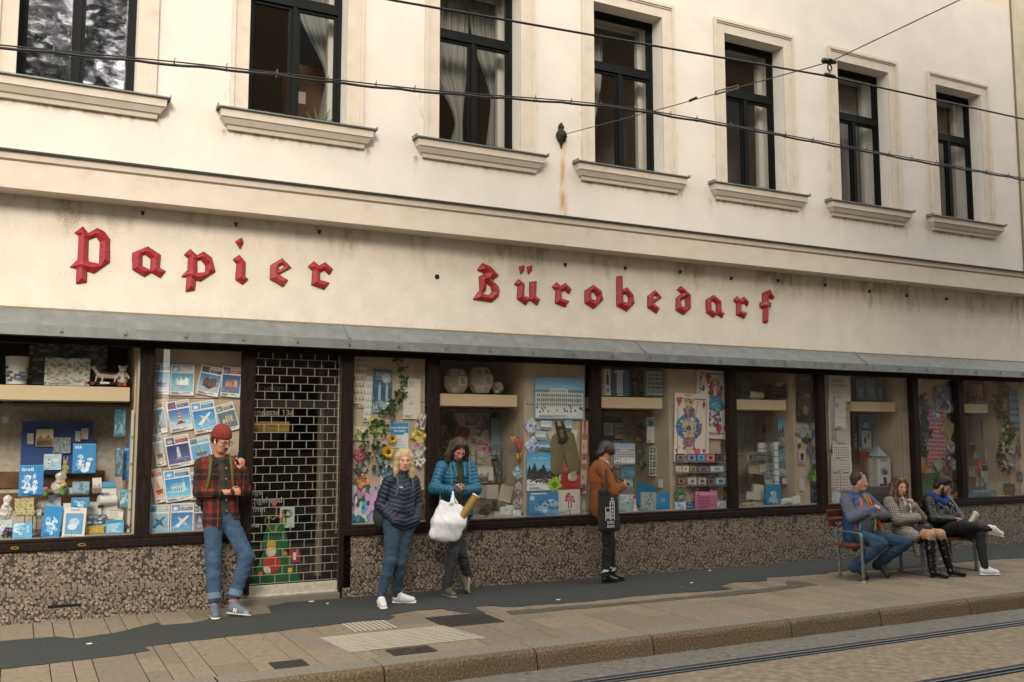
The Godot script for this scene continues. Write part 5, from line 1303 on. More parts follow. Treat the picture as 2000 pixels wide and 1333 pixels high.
func paint(spec:String,sd:int)->void:
	prn.seed=sd
	var s:=spec.split(" ")
	var c:=[]
	for i in range(1,s.size()):c.append(Color(s[i]) if s[i].length()==6 else Color.BLACK)
	var bg:Color=c[0]
	p_rect(0,0,1,1,bg)
	match s[0]:
		"kit":
			p_rect(0,0,1,1,Color("d6d3cb"))
			p_rect(.03,.02,.94,.96,Color("eae8e2"))
			p_rect(.07,.05,.34,.20,c[0].lerp(c[2],.4));p_oval(.22,.17,.1,.05,c[2])
			var hd:=Color(s[5])
			p_rect(.46,.05,.47,.045,Color("bdb9b0"));p_rect(.44,.12,.50,.11,hd)
			p_lines(.47,.14,.4,2,.04,hd.lightened(.6),.014)
			p_fade(.06,.29,.88,.56,c[0].lightened(.08),c[1].lightened(.22))
			for i in 14:p_oval(prn.randf_range(.1,.9),prn.randf_range(.66,.83),prn.randf_range(.04,.14),prn.randf_range(.01,.03),c[1].lightened(prn.randf_range(.15,.45)))
			var o:Color=c[2];var k:String=s[4]
			if k=="0":
				p_poly([Vector2(.2,.62),Vector2(.82,.60),Vector2(.74,.74),Vector2(.30,.75)],o)
				p_poly([Vector2(.45,.36),Vector2(.68,.58),Vector2(.34,.59)],o.lightened(.4));p_rect(.46,.36,.02,.26,o.darkened(.4))
				for q in 5:p_rect(.28+q*.1,.63,.04,.04,o.darkened(.5))
			elif k=="1":
				p_poly([Vector2(.18,.66),Vector2(.52,.78),Vector2(.86,.62),Vector2(.5,.54)],o.darkened(.25))
				for q in 9:
					var x:=.24+q*.062;var hh:=prn.randf_range(.10,.26)
					p_rect(x,.66-hh,.055,hh,vary(o,.2));p_poly([Vector2(x-.01,.66-hh),Vector2(x+.065,.66-hh),Vector2(x+.028,.60-hh)],o.darkened(.35))
			elif k=="2":
				p_poly([Vector2(.42,.72),Vector2(.58,.72),Vector2(.54,.40),Vector2(.46,.40)],Color("ddd6d0"))
				for q in 3:p_rect(.435+q*.005,.44+q*.1,.13-q*.002,.05,o)
				p_oval(.5,.38,.05,.03,o);p_poly([Vector2(.3,.76),Vector2(.7,.74),Vector2(.58,.68),Vector2(.42,.68)],o.darkened(.3))
			elif k=="3":
				p_poly([Vector2(.2,.70),Vector2(.72,.38),Vector2(.80,.40),Vector2(.36,.74)],o)
				p_poly([Vector2(.42,.56),Vector2(.32,.42),Vector2(.58,.50)],o.darkened(.12));p_poly([Vector2(.5,.6),Vector2(.78,.72),Vector2(.62,.53)],o.darkened(.2))
			else:
				p_rect(.25,.52,.44,.2,o);p_poly([Vector2(.22,.53),Vector2(.72,.53),Vector2(.62,.44),Vector2(.32,.44)],o.darkened(.2))
				p_rect(.66,.44,.1,.28,o);p_poly([Vector2(.65,.45),Vector2(.77,.45),Vector2(.71,.30)],o.darkened(.25))
				for q in 5:p_rect(.29+q*.08,.58,.03,.1,o.darkened(.5))
			p_lines(.55,.885,.36,2,.035,Color("8f8c86"),.014);p_rect(.07,.885,.3,.05,Color("b9b5ac"))
		"floral":
			for i in 14:p_oval(prn.randf(),prn.randf(),prn.randf_range(.04,.12),prn.randf_range(.03,.08),vary(c[2]))
			for i in 9:p_petals(prn.randf_range(.08,.92),prn.randf_range(.08,.92),prn.randf_range(.07,.17),vary(c[1],.2),c[0].darkened(.3))
			for i in 8:p_oval(prn.randf(),prn.randf(),.03,.07,c[2].lerp(Color("3f5a30"),.4))
		"bigfloral":
			for i in 16:
				var col:Color=c[1+prn.randi()%3]
				p_petals(prn.randf(),prn.randf(),prn.randf_range(.14,.26),vary(col,.2),c[3])
			for i in 12:p_oval(prn.randf(),prn.randf(),.05,.09,vary(c[0],.15))
		"damask":
			for y in 7:
				for x in 4:
					var q:=Vector2(.13+x*.25+(.12 if y%2 else .0),.07+y*.145)
					p_oval(q.x,q.y,.05,.035,c[1]);p_oval(q.x+.07,q.y+.03,.05,.016,c[1]);p_oval(q.x-.05,q.y+.05,.03,.02,c[1].lerp(bg,.4));p_oval(q.x,q.y,.022,.014,bg)
		"sticker":
			for i in 130:p_oval(prn.randf(),prn.randf(),prn.randf_range(.02,.05),prn.randf_range(.015,.045),Color.from_hsv(prn.randf(),prn.randf_range(.1,.55),prn.randf_range(.2,.9)).lerp(bg,.3))
		"blob":
			for i in 9:p_oval(prn.randf_range(.1,.9),prn.randf_range(.15,.9),prn.randf_range(.06,.2),prn.randf_range(.05,.16),vary(c[1],.15).lerp(bg,prn.randf()*.6))
			for i in 5:p_oval(prn.randf_range(.2,.8),prn.randf_range(.2,.8),.04,.04,bg.darkened(.3))
			p_rect(.1,.06,.5,.05,c[1])
		"book":
			p_rect(.02,.01,.96,.02,bg.lightened(.3))
			for i in 16:p_oval(.5+prn.randf_range(-.26,.26),.62+prn.randf_range(-.26,.26),prn.randf_range(.05,.16),prn.randf_range(.04,.12),c[1].lerp(bg,prn.randf()*.5))
			for i in 14:p_oval(.5+prn.randf_range(-.28,.28),.6+prn.randf_range(-.25,.28),prn.randf_range(.01,.03),prn.randf_range(.01,.04),bg.darkened(prn.randf()*.3))
		"album":
			p_rect(.12,.2,.76,.66,c[1]);p_oval(.5,.48,.22,.14,c[1].lightened(.5));p_oval(.42,.62,.2,.1,c[1].lightened(.7));p_rect(.3,.07,.4,.05,c[1].lerp(bg,.4))
		"land":
			p_fade(.04,.04,.92,.5,c[0],c[0].lightened(.25))
			p_poly([Vector2(.04,.6),Vector2(.25,.35),Vector2(.45,.55),Vector2(.7,.32),Vector2(.96,.58),Vector2(.96,.7),Vector2(.04,.7)],c[1])
			p_rect(.04,.66,.92,.30,c[2])
			for i in 10:p_oval(prn.randf_range(.1,.9),prn.randf_range(.68,.92),.07,.02,vary(c[2],.3))
		"mountain":
			p_fade(0,0,1,.4,c[0],c[0].lightened(.35))
			p_poly([Vector2(0,.62),Vector2(.12,.3),Vector2(.2,.48),Vector2(.33,.24),Vector2(.42,.5),Vector2(.55,.42),Vector2(.68,.30),Vector2(.8,.52),Vector2(1.0,.45),Vector2(1,.8),Vector2(0,.8)],c[1])
			for i in 26:p_poly([Vector2(.1+i*.033,.42+prn.randf()*.25),Vector2(.12+i*.033,.5+prn.randf()*.2),Vector2(.08+i*.033,.55+prn.randf()*.2)],c[1].lightened(prn.randf()*.25))
			p_rect(0,.70,1,.30,c[2])
			for i in 22:p_oval(prn.randf(),prn.randf_range(.62,.8),prn.randf_range(.03,.1),prn.randf_range(.015,.04),c[1].lightened(prn.randf()*.2))
			for i in 8:p_oval(prn.randf(),prn.randf_range(.82,.95),.12,.02,c[2].darkened(.18))
		"palace":
			p_fade(.03,.04,.94,.4,c[0],c[0].lightened(.35))
			for i in 8:p_oval(.08+i*.12,.34,.08,.05,Color("6f8a94"))
			p_rect(.03,.36,.94,.36,c[1]);p_rect(.30,.28,.36,.2,c[1].lightened(.15));p_rect(.42,.25,.12,.06,c[1])
			for y in 3:
				for x in 22:p_rect(.05+x*.0415,.40+y*.105,.018,.06 if y!=1 else .075,Color("4f6878"))
			for x in 9:p_rect(.32+x*.037,.30,.013,.05,Color("5f7888"))
			p_rect(.03,.72,.94,.24,Color("d4d8d4"))
			for i in 16:p_oval(prn.randf_range(.05,.95),prn.randf_range(.72,.82),.012,.03,Color("3a4a50"))
		"mosaic":
			for y in 16:
				for x in 16:
					var k:=prn.randf()
					if k<.55:p_rect(x/16.0,y/16.0,.06,.06,bg.lerp([Color("8a5a58"),Color("4a6f80"),Color("b8a888"),Color("2a3438"),Color("a8b4b0")][prn.randi()%5],.55))
			p_oval(.62,.16,.08,.1,bg.lightened(.25))
			for i in 5:p_rect(.1+i*.18,prn.randf_range(.1,.5),.03,.3,bg.lerp(Color("8a5a58"),.5))
		"kitchen":
			p_fade(0,0,1,.4,c[0],c[0].lightened(.1))
			p_oval(.68,.22,.26,.1,c[1].lerp(bg,.2));p_oval(.66,.24,.1,.05,c[1])
			for x in [.28,.66]:p_rect(x,.38,.13,.34,c[1].lerp(bg,.25));p_rect(x+.035,.30,.06,.1,c[1].lerp(bg,.35))
			p_rect(0,.74,1,.26,c[1].lerp(bg,.35))
			for i in 40:p_oval(prn.randf(),prn.randf_range(.66,.98),.04,.022,vary(c[1] if i%2 else bg,.25))
		"pad":
			p_oval(.5,.12,.14,.06,c[1].lightened(.2));p_oval(.5,.12,.05,.04,bg);p_oval(.42,.62,.1,.02,c[1].lerp(bg,.3));p_oval(.52,.6,.05,.04,c[1].lerp(bg,.5))
			p_rect(.02,.2,.96,.012,bg.darkened(.15))
		"notice":
			p_rect(0,0,1,1,c[1]);p_rect(.02,.02,.96,.42,bg);p_oval(.85,.46,.13,.1,Color("d8d4cc"))
			p_lines(.1,.58,.75,4,.09,c[1].darkened(.15),.03)
		"lines":
			p_rect(.05,.05,.9,.16,c[2]);p_lines(.1,.3,.8,7,.09,c[1],.03)
		"grid":
			p_rect(.04,.04,.92,.12,bg.darkened(.12));p_rect(.3,.07,.4,.05,c[1])
			for y in 5:
				for x in 7:p_rect(.09+x*.122,.28+y*.14,.06,.07,c[1])
		"cal":
			p_rect(.06,.05,.88,.32,c[1]);p_oval(.5,.24,.22,.1,c[1].darkened(.35));p_rect(.47,.2,.06,.16,c[1].darkened(.5));p_lines(.1,.5,.75,6,.07,bg.darkened(.18),.015)
		"stripes":
			for x in 11:p_rect(x/11.0,0,.045,1,c[1])
		"check":
			for x in 9:p_rect(x/9.0,0,.055,1,bg.lerp(c[1],.55))
			for y in 14:
				p_rect(0,y/14.0,1,.035,bg.lerp(c[1],.55))
				for x in 9:p_rect(x/9.0,y/14.0,.055,.035,c[1])
		"photos":
			for y in 4:
				for x in 3:p_rect(.08+x*.31,.05+y*.235,.23,.18,vary(c[1],.4));p_oval(.2+x*.31,.14+y*.235,.07,.05,bg.lerp(c[1],.4))
		"banner":
			p_rect(.16,.02,.68,.96,c[1]);p_heart(.5,.08,.16,Color("a84a48"))
			for y in 6:p_rect(.22,.18+y*.135,.56,.08,[Color("8a7a68"),Color("b8b0a0"),Color("6a6a60")][y%3]);p_oval(.42,.22+y*.135,.1,.03,Color("a86a58"))
		"clover":
			for q in [Vector2(.4,.42),Vector2(.6,.42),Vector2(.4,.62),Vector2(.6,.62)]:p_oval(q.x,q.y,.15,.14,c[1])
			p_oval(.68,.66,.09,.09,Color("a83c30"));p_rect(.05,.05,.9,.03,c[1]);p_rect(.05,.92,.9,.03,c[1])
		"folk":
			p_poly([Vector2(.5,.12),Vector2(.72,.3),Vector2(.78,.55),Vector2(.5,.46),Vector2(.36,.5),Vector2(.38,.26)],c[1])
			for i in 24:p_oval(.42+prn.randf()*.3,.2+prn.randf()*.3,.02,.02,bg)
			p_rect(.6,.5,.04,.25,c[1]);p_rect(.48,.46,.04,.3,c[1]);p_lines(.12,.85,.5,2,.05,Color("6a6460"),.015)
		"bottle":
			p_oval(.5,.3,.2,.1,c[1]);p_rect(.3,.3,.4,.3,c[1]);p_rect(.42,.08,.16,.2,c[1]);p_oval(.5,.8,.3,.1,Color("5f8fa8"))
		"column":
			p_rect(.24,.02,.46,.12,c[1]);p_rect(.34,.12,.30,.88,c[1]);p_rect(.42,.14,.02,.86,c[1].darkened(.15));p_rect(.54,.14,.02,.86,c[1].darkened(.15))
		"winebox":
			for y in 3:
				for x in 6:
					var q:=Vector2(.07+x*.155,.06+y*.33)
					p_rect(q.x,q.y+.09,.09,.2,vary(c[1],.3));p_rect(q.x+.03,q.y,.03,.1,vary(c[1],.3));p_rect(q.x+.01,q.y+.15,.07,.07,bg.lightened(.3))
		"embl":
			for i in 4:p_rect(.38+i*.065,.36-(.05 if i==1 else .0),.05,.2,c[1])
			p_rect(.34,.56,.32,.03,c[1])
		"pack":
			p_rect(0,0,1,.08,bg.darkened(.4));p_rect(.08,.2,.84,.6,bg.lightened(.25));p_oval(.5,.5,.22,.2,vary(bg.darkened(.3),.3));p_rect(.12,.84,.6,.05,bg.darkened(.3))
		"bag":
			p_oval(.2,.24,.12,.07,c[1]);p_rect(.16,.22,.08,.04,bg);p_rect(0,.63,1,.008,bg.darkened(.2));p_rect(0,.95,1,.05,bg.darkened(.12))
		"owls":
			for i in 60:p_oval(prn.randf(),prn.randf_range(.3,.98),prn.randf_range(.02,.06),prn.randf_range(.01,.03),c[1].lerp(bg,prn.randf()*.8))
			p_oval(.55,.5,.16,.13,Color("3a2c1c"));p_oval(.49,.45,.035,.03,Color("a87a20"));p_oval(.61,.45,.035,.03,Color("a87a20"));p_oval(.45,.75,.14,.1,Color("8a6a1c"))
		"dog":
			p_oval(.5,.36,.2,.12,c[1]);p_oval(.5,.6,.16,.16,c[1]);p_oval(.34,.4,.06,.12,c[1]);p_oval(.66,.4,.06,.12,c[1]);p_rect(.15,.84,.7,.06,Color("8a5a60"))
		"shaver":
			p_rect(0,0,1,.06,bg.darkened(.2));p_lines(.2,.12,.6,2,.05,c[1],.02);p_oval(.5,.5,.32,.16,bg.darkened(.15));p_oval(.45,.52,.14,.1,c[1]);p_oval(.62,.55,.1,.07,c[1].darkened(.3));p_rect(.4,.7,.25,.2,Color("2a2c2e"));p_rect(.1,.9,.8,.06,Color("7a2a28"))
		"lighthouse":
			p_fade(0,0,1,.6,c[0],c[0].lightened(.2));p_rect(.2,.4,.62,.6,c[1]);p_oval(.5,.4,.3,.1,c[1]);p_rect(.18,.36,.66,.05,Color("3a4448"));p_poly([Vector2(.3,.36),Vector2(.7,.36),Vector2(.62,.22),Vector2(.38,.22)],c[1]);p_rect(.34,.6,.14,.16,Color("5a6468"));p_rect(.6,.5,.08,.12,Color("5a6468"));p_rect(0,.86,1,.14,c[1].darkened(.2))
		"queen","king":
			var ink:=Color("b03048")
			for e in [Rect2(.10,.12,.006,.76),Rect2(.90,.12,.006,.76),Rect2(.10,.08,.8,.006),Rect2(.10,.91,.8,.006)]:p_rect(e.position.x,e.position.y,maxf(e.size.x,.008),maxf(e.size.y,.008),Color("6a6078"))
			if s[0]=="queen":
				p_heart(.36,.15,.09,ink);p_heart(.14,.16,.035,ink);p_heart(.72,.86,.09,ink);p_heart(.9,.84,.035,ink)
				for i in 34:p_oval(.58+prn.randf_range(-.2,.2),.24+prn.randf_range(-.06,.2),.05,.035,vary(Color("7a4a50"),.3))
				p_oval(.58,.25,.085,.075,Color("d8b4a0"));p_rect(.53,.31,.1,.08,Color("d0a892"));p_rect(.52,.235,.04,.008,Color("4a3430"));p_rect(.60,.235,.04,.008,Color("4a3430"));p_oval(.58,.285,.02,.006,ink);p_oval(.58,.17,.1,.02,Color("b89850"))
				p_poly([Vector2(.34,.5),Vector2(.5,.38),Vector2(.78,.42),Vector2(.92,.56),Vector2(.7,.62),Vector2(.4,.56)],Color("3f7fa0"))
				for i in 30:p_oval(.5+prn.randf_range(-.22,.3),.5+prn.randf_range(-.06,.1),.05,.008,vary(Color("5f9ab0"),.3))
				for i in 70:p_oval(.55+prn.randf_range(-.2,.2),.68+prn.randf_range(-.08,.14),.025,.018,vary([Color("6a6470"),Color("a8a09c"),Color("4a4450")][i%3],.2))
				for q in [Vector2(.2,.32),Vector2(.74,.74)]:p_oval(q.x,q.y,.06,.02,Color("3f78a0"));p_oval(q.x+.02,q.y-.03,.03,.03,Color("3f78a0"))
			else:
				p_heart(.14,.13,.075,Color("c04868"));p_heart(.84,.17,.045,ink);p_heart(.66,.86,.085,Color("c85878"));p_heart(.85,.83,.04,ink);p_heart(.08,.83,.03,ink)
				p_poly([Vector2(.26,.08),Vector2(.58,.08),Vector2(.55,.17),Vector2(.29,.17)],Color("c8b890"))
				for i in 20:p_oval(.3+prn.randf()*.25,.09+prn.randf()*.07,.012,.01,[Color("4a7a68"),Color("8a4a50"),Color("6a6a50")][i%3])
				p_oval(.42,.22,.1,.07,Color("d0b0a0"));p_rect(.36,.20,.04,.008,Color("3a3038"));p_rect(.45,.20,.04,.008,Color("3a3038"))
				for i in 40:p_oval(.42+prn.randf_range(-.15,.15),.29+prn.randf_range(-.05,.06),.025,.03,vary(Color("8a6a74"),.25))
				p_oval(.42,.50,.36,.19,Color("3a6a98"));p_oval(.42,.50,.2,.15,Color("b8ac88"))
				for i in 90:
					var a:=prn.randf()*TAU;var r:=sqrt(prn.randf())
					p_oval(.42+cos(a)*.36*r,.5+sin(a)*.19*r,.03,.012,vary([Color("2f5f90"),Color("7a6a98"),Color("c8c0a0"),Color("a85868"),Color("5f98b8")][i%5],.2))
				for q in [[.28,.38,.56,.64],[.56,.38,.28,.64]]:p_poly([Vector2(q[0],q[1]),Vector2(q[0]+.04,q[1]),Vector2(q[2]+.04,q[3]),Vector2(q[2],q[3])],Color("c8b888"))
				p_oval(.42,.51,.06,.04,Color("5a4a80"))
				for i in 50:p_oval(.42+prn.randf_range(-.17,.17),.72+prn.randf_range(-.05,.08),.025,.03,vary(Color("8a6a78"),.25))
				p_oval(.42,.83,.1,.06,Color("d0b0a0"));p_rect(.28,.89,.28,.08,Color("c8b890"))
				p_poly([Vector2(.66,.12),Vector2(.68,.12),Vector2(.56,.5),Vector2(.54,.5)],Color("98a4b0"))
func p_wear(spec:String)->void:
	if spec.begins_with("plain"):
		for i in 5:p_rect(prn.randf_range(.1,.6),prn.randf_range(.1,.9),prn.randf_range(.1,.3),.012,Color(spec.split(" ")[1]).darkened(.12))
		return
	for i in 70:
		var x:=prn.randi_range(cx0+6,cx0+CELL-8);var y:=prn.randi_range(cy0+6,cy0+CELL-8)
		var c:=sheet.get_pixel(x,y)
		var k:=prn.randf_range(-.22,.30)
		c=c.lightened(k) if k>.0 else c.darkened(-k)
		sheet.fill_rect(Rect2i(x,y,prn.randi_range(2,8),prn.randi_range(1,4)),c)
	for i in 4:
		var y:=.90+i*.018
		p_rect(.1,y,prn.randf_range(.2,.6),.008,sheet.get_pixel(cx0+12,cy0+int(y*CELL)).darkened(.3))
func edge_of(spec:String)->void:
	var s:=spec.split(" ")
	var c:=Color(s[1]) if s[0]!="kit" else Color("d6d3cb")
	for r in [Rect2i(cx0,cy0,CELL,1),Rect2i(cx0,cy0+CELL-1,CELL,1),Rect2i(cx0,cy0,1,CELL),Rect2i(cx0+CELL-1,cy0,1,CELL)]:sheet.fill_rect(r,c)
func lettering(parent:Node,text:String,size_:float,at:Vector3,hex:String,font:="Droid Sans",centred:=false,depth:=.002,rot:=.0,weight:=400)->MeshInstance3D:
	var t:=TextMesh.new()
	var f:=SystemFont.new()
	f.font_names=PackedStringArray([font])
	f.font_weight=weight
	t.font=f
	t.text=text
	t.font_size=64
	t.pixel_size=size_/46.0
	t.depth=depth
	t.curve_step=2.0
	t.horizontal_alignment=HORIZONTAL_ALIGNMENT_CENTER if centred else HORIZONTAL_ALIGNMENT_LEFT
	t.vertical_alignment=VERTICAL_ALIGNMENT_CENTER
	return part(parent,"lettering",t,mt(hex,.7),Transform3D(Basis(Vector3(0,0,1),rot),at))
func build_flat_goods()->void:
	var goods:=flat_goods()
	sheet=Image.create_empty(2048,2048,false,Image.FORMAT_RGB8)
	var n:=0
	var mesh_of:=[]
	var cells:={}
	for g in goods:
		var had:bool=cells.has(g[1])
		var k:int=cells.get(g[1],n)
		cx0=(k%16)*CELL;cy0=(k/16)*CELL
		if not had:
			cells[g[1]]=k
			n+=1
			paint(g[1],100+k)
			p_wear(g[1])
			edge_of(g[1])
		var u0:=(cx0+1.5)/2048.0;var v0:=(cy0+1.5)/2048.0;var d:=(CELL-3.0)/2048.0
		var w:float=g[5]*.5;var h:float=g[6]*.5;var t:float=g[8]
		var m:=M.new()
		var e:=Rect2((cx0+.3)/2048.0,(cy0+.3)/2048.0,.3/2048.0,.3/2048.0)
		var b:=minf(.003,t*.3)
		var bow:=.0 if t>.008 else minf(.012,g[5]*.03)
		var seg:=4 if bow>.0 else 1
		for i in seg:
			var a0:=-1.0+2.0*i/seg;var a1:=-1.0+2.0*(i+1)/seg
			var z0:=t+bow*(a0*a0);var z1:=t+bow*(a1*a1)
			m.quad(Vector3(a0*w,-h,z0),Vector3(a1*w,-h,z1),Vector3(a1*w,h,z1),Vector3(a0*w,h,z0),Rect2(u0+d*i/seg,v0,d/seg,d))
			m.quad(Vector3(a1*w,-h,z1-t),Vector3(a0*w,-h,z0-t),Vector3(a0*w,h,z0-t),Vector3(a1*w,h,z1-t),e)
			m.quad(Vector3(a0*w,h,z0),Vector3(a1*w,h,z1),Vector3(a1*w,h,z1-t),Vector3(a0*w,h,z0-t),e)
			m.quad(Vector3(a0*w,-h,z0-t),Vector3(a1*w,-h,z1-t),Vector3(a1*w,-h,z1),Vector3(a0*w,-h,z0),e)
		m.quad(Vector3(-w,-h,bow),Vector3(-w,-h,t+bow),Vector3(-w,h,t+bow),Vector3(-w,h,bow),e)
		m.quad(Vector3(w,-h,t+bow),Vector3(w,-h,bow),Vector3(w,h,bow),Vector3(w,h,t+bow),e)
		mesh_of.append(m.done())
	var tex:=ImageTexture.create_from_image(sheet)
	var paper:=StandardMaterial3D.new();paper.albedo_texture=tex;paper.roughness=.62
	var gloss:=StandardMaterial3D.new();gloss.albedo_texture=tex;gloss.roughness=.5;gloss.clearcoat_enabled=true;gloss.clearcoat=.8;gloss.clearcoat_roughness=.08
	for i in goods.size():
		var g:Array=goods[i]
		var shiny:bool=g[0] in ["model_kit","booklet","gift_bag","wall_calendar","sticker_pack","picture_box","playing_card"]
		var lean:=deg_to_rad(-6.0) if g[0] in ["booklet","gift_bag","picture_book","photo_album"] else .0
		var o:=solo(g[0],mesh_of[i],gloss if shiny else paper,g[9],g[10],Transform3D(Basis(Vector3(0,0,1),deg_to_rad(g[7]))*Basis(Vector3(1,0,0),lean),Vector3(g[2],g[3],g[4])),GROUPS[g[11]])
		var w:float=g[5];var h:float=g[6];var z:float=g[8]+.0015
		if g[9].begins_with("bright blue booklet"):lettering(o,"Groß",h*.11,Vector3(-w*.42,h*.36,z),"dfe4e4","Droid Sans",false,.001,.0,700)
		elif g[9].begins_with("blue booklet"):lettering(o,"MA",h*.10,Vector3(-w*.42,h*.38,z),"dfe4e4","Droid Sans",false,.001,.0,700)
		elif g[9].begins_with("tall blue kitchen"):
			lettering(o,"Küchen",h*.085,Vector3(-w*.42,h*.40,z+.002),"c9d3d4","Droid Sans",false,.001)
			lettering(o,"FAMILIEN-\nPLANER",h*.035,Vector3(-w*.42,h*.31,z+.002),"c9d3d4","Droid Sans",false,.001)
		elif g[9].begins_with("notice card with a blue"):lettering(o,"Gute Wochen\nfür mich",h*.075,Vector3(.0,h*.27,z+.004),"e6ebea","Droid Sans",true,.001,.0,700)
		elif g[9].begins_with("dark owl"):lettering(o,"Eulen",h*.075,Vector3(.0,h*.40,z),"a9863c","Droid Serif",true,.001)
		elif g[9].begins_with("white sign with two"):
			lettering(o,"Sie haben\ndie Termine -",h*.11,Vector3(-w*.45,h*.22,z+.006),"3d4348","Droid Serif",false,.001)
			lettering(o,"wir die\nKalender",h*.11,Vector3(-w*.45,-h*.23,z+.006),"9a9a98","Droid Serif",false,.001)
		elif g[9].begins_with("narrow white year"):lettering(o,"KALENDER 2011",w*.30,Vector3(.0,.0,z+.003),"7d8288","Droid Sans",true,.001,PI/2)
		elif g[9].begins_with("giant king"):
			lettering(o,"K",h*.06,Vector3(w*.36,h*.40,z),"b03048","Droid Serif",true,.001)
			lettering(o,"Piatnik",h*.028,Vector3(-w*.12,h*.475,z),"8a3040","Droid Serif",true,.001)
		elif g[9].begins_with("giant queen"):
			lettering(o,"D",h*.06,Vector3(-w*.38,h*.41,z),"b03048","Droid Serif",true,.001)
			lettering(o,"Piatnik",h*.026,Vector3(w*.02,h*.475,z),"8a3040","Droid Serif",true,.001)
		elif g[9].begins_with("pink game"):lettering(o,"e",h*.2,Vector3(-w*.36,h*.36,z),"2c1420","Droid Serif",true,.001,.0,700)
		elif g[9].begins_with("mountain poster"):lettering(o,"Alpen · Kalender",h*.045,Vector3(.0,h*.36,z+.002),"d4e0e4","Droid Serif",true,.001)
		elif g[9].begins_with("narrow grey banner"):lettering(o,"ELISABETHSTR",h*.6,Vector3(.0,.0,z),"4a4740","Droid Serif",true,.001,.0,700)
func build_niches()->void:
	var n:=thing("window_display","beige panelled display niches and boards behind the shop panes","display",Vector3.ZERO)
	n.set_meta("kind","structure")
	var board:=tmat(ntex(90,.01,[.0,"ab9c86",.5,"b7a890",1.0,"bfb19b"],256,3),.7,.85)
	var cloth:=tmat(ntex(91,.03,[.0,"a0978a",.5,"b2a999",1.0,"beb6a8"],256,4),1.5,.95)
	var cream:=mt("cab692",.7)
	var base:=tmat(ntex(92,.02,[.0,"8e8676",.5,"a49a8a",1.0,"b2aa9a"],256,3),1.0,.9)
	part(n,"display_floor",bx(-3,.70,-1.15,2.16,.770,-.10),base)
	part(n,"display_floor",bx(3.21,.70,-1.15,XEND,.770,-.10),base)
	for b in [[1.20,2.20],[3.20,4.24],[5.57,6.44],[7.77,8.62],[9.98,10.26],[10.30,11.09],[12.20,13.22],[14.40,XEND]]:
		part(n,"board_panel",bx(b[0],.77,-.275,b[1],2.128,-.245),board)
		part(n,"board_panel",bx(b[0],2.136,-.275,b[1],2.69,-.248),board)
	for b in [[-3.0,1.06],[4.24,5.57],[6.45,7.77],[8.64,9.98],[11.09,12.16],[13.22,14.40]]:
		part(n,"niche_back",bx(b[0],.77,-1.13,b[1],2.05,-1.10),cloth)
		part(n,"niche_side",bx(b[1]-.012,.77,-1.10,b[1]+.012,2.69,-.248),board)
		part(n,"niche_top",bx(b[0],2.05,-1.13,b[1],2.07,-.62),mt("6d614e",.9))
	for x in [1.06,2.18,3.22]:part(n,"end_panel",bx(x,.0,-1.15,x+.02,2.69,-.11),board)
	for p in [[-3.0,.86,1.20],[-3.0,.86,.98]]:part(n,"plank",cb(p[0],p[2],-1.098,p[1],p[2]+.17,-1.07,.004),tmat(ntex(93,.02,[.0,"4c331f",.5,"63452b",1.0,"765638"],256,4),.9,.7))
	part(n,"plank",cb(8.66,1.50,-1.098,9.3,1.62,-1.07,.004),mt("5f4026",.7))
	for s in [[-3.0,1.0,2.088],[4.36,5.44,2.095],[6.56,7.62,2.10],[8.76,9.79,2.105],[11.10,12.01,2.11],[13.34,14.16,2.115]]:
		part(n,"shelf",cb(s[0],s[2],-.62,s[1],s[2]+.143,-.20,.003),cream)
	var gm:=StandardMaterial3D.new()
	gm.albedo_color=Color(.10,.16,.14,.35);gm.transparency=BaseMaterial3D.TRANSPARENCY_ALPHA;gm.roughness=.05
	for s in [[.16,.75,1.366,-.85,-.55],[.12,.86,1.166,-.75,-.42],[.05,.40,.965,-.70,-.38]]:
		part(n,"glass_shelf",bx(s[0],s[2]-.008,s[3],s[1],s[2],s[4]),gm)
		for x in [s[0]+.05,s[1]-.06]:part(n,"shelf_leg",bx(x,.77,s[4]-.06,x+.008,s[2]-.008,s[4]-.05),mt("16181a",.4))
	part(n,"clip_rail",bx(1.02,.78,-.20,1.045,2.0,-.16),mt("b9b5aa",.5))
	for y in [1.72,1.45,1.18,1.0]:part(n,"clip",cb(1.022,y,-.158,1.043,y+.022,-.148,.003),mt("7fa030",.5))
func petal_ring(m:M,c:Vector3,r:float,n_:int,tilt:float,fat:=.5)->void:
	for i in n_:
		var a:=TAU*i/n_+rng.randf()*.3
		var d:=Vector3(cos(a),sin(a),0)
		var s:=Vector3(-sin(a),cos(a),0)*r*fat*.5
		var p1:=c+d*r*.25;var p2:=c+d*r*.65+Vector3(0,0,tilt*.6);var p3:=c+d*r*rng.randf_range(.9,1.1)+Vector3(0,0,tilt)
		m.quad(p1-s*.4,p1+s*.4,p2+s,p2-s)
		m.tri(p2-s,p2+s,p3)
func leaf_shape(m:M,xf:Transform3D,s:float)->void:
	var old:=m.xf
	m.xf=xf
	m.tri(Vector3(0,0,0),Vector3(s*.55,s*.5,.01),Vector3(0,s*.6,0));m.tri(Vector3(0,0,0),Vector3(0,s*.6,0),Vector3(-s*.55,s*.5,.01))
	m.tri(Vector3(s*.55,s*.5,.01),Vector3(0,s*1.1,.02),Vector3(0,s*.6,0));m.tri(Vector3(-s*.55,s*.5,.01),Vector3(0,s*.6,0),Vector3(0,s*1.1,.02))
	m.xf=old
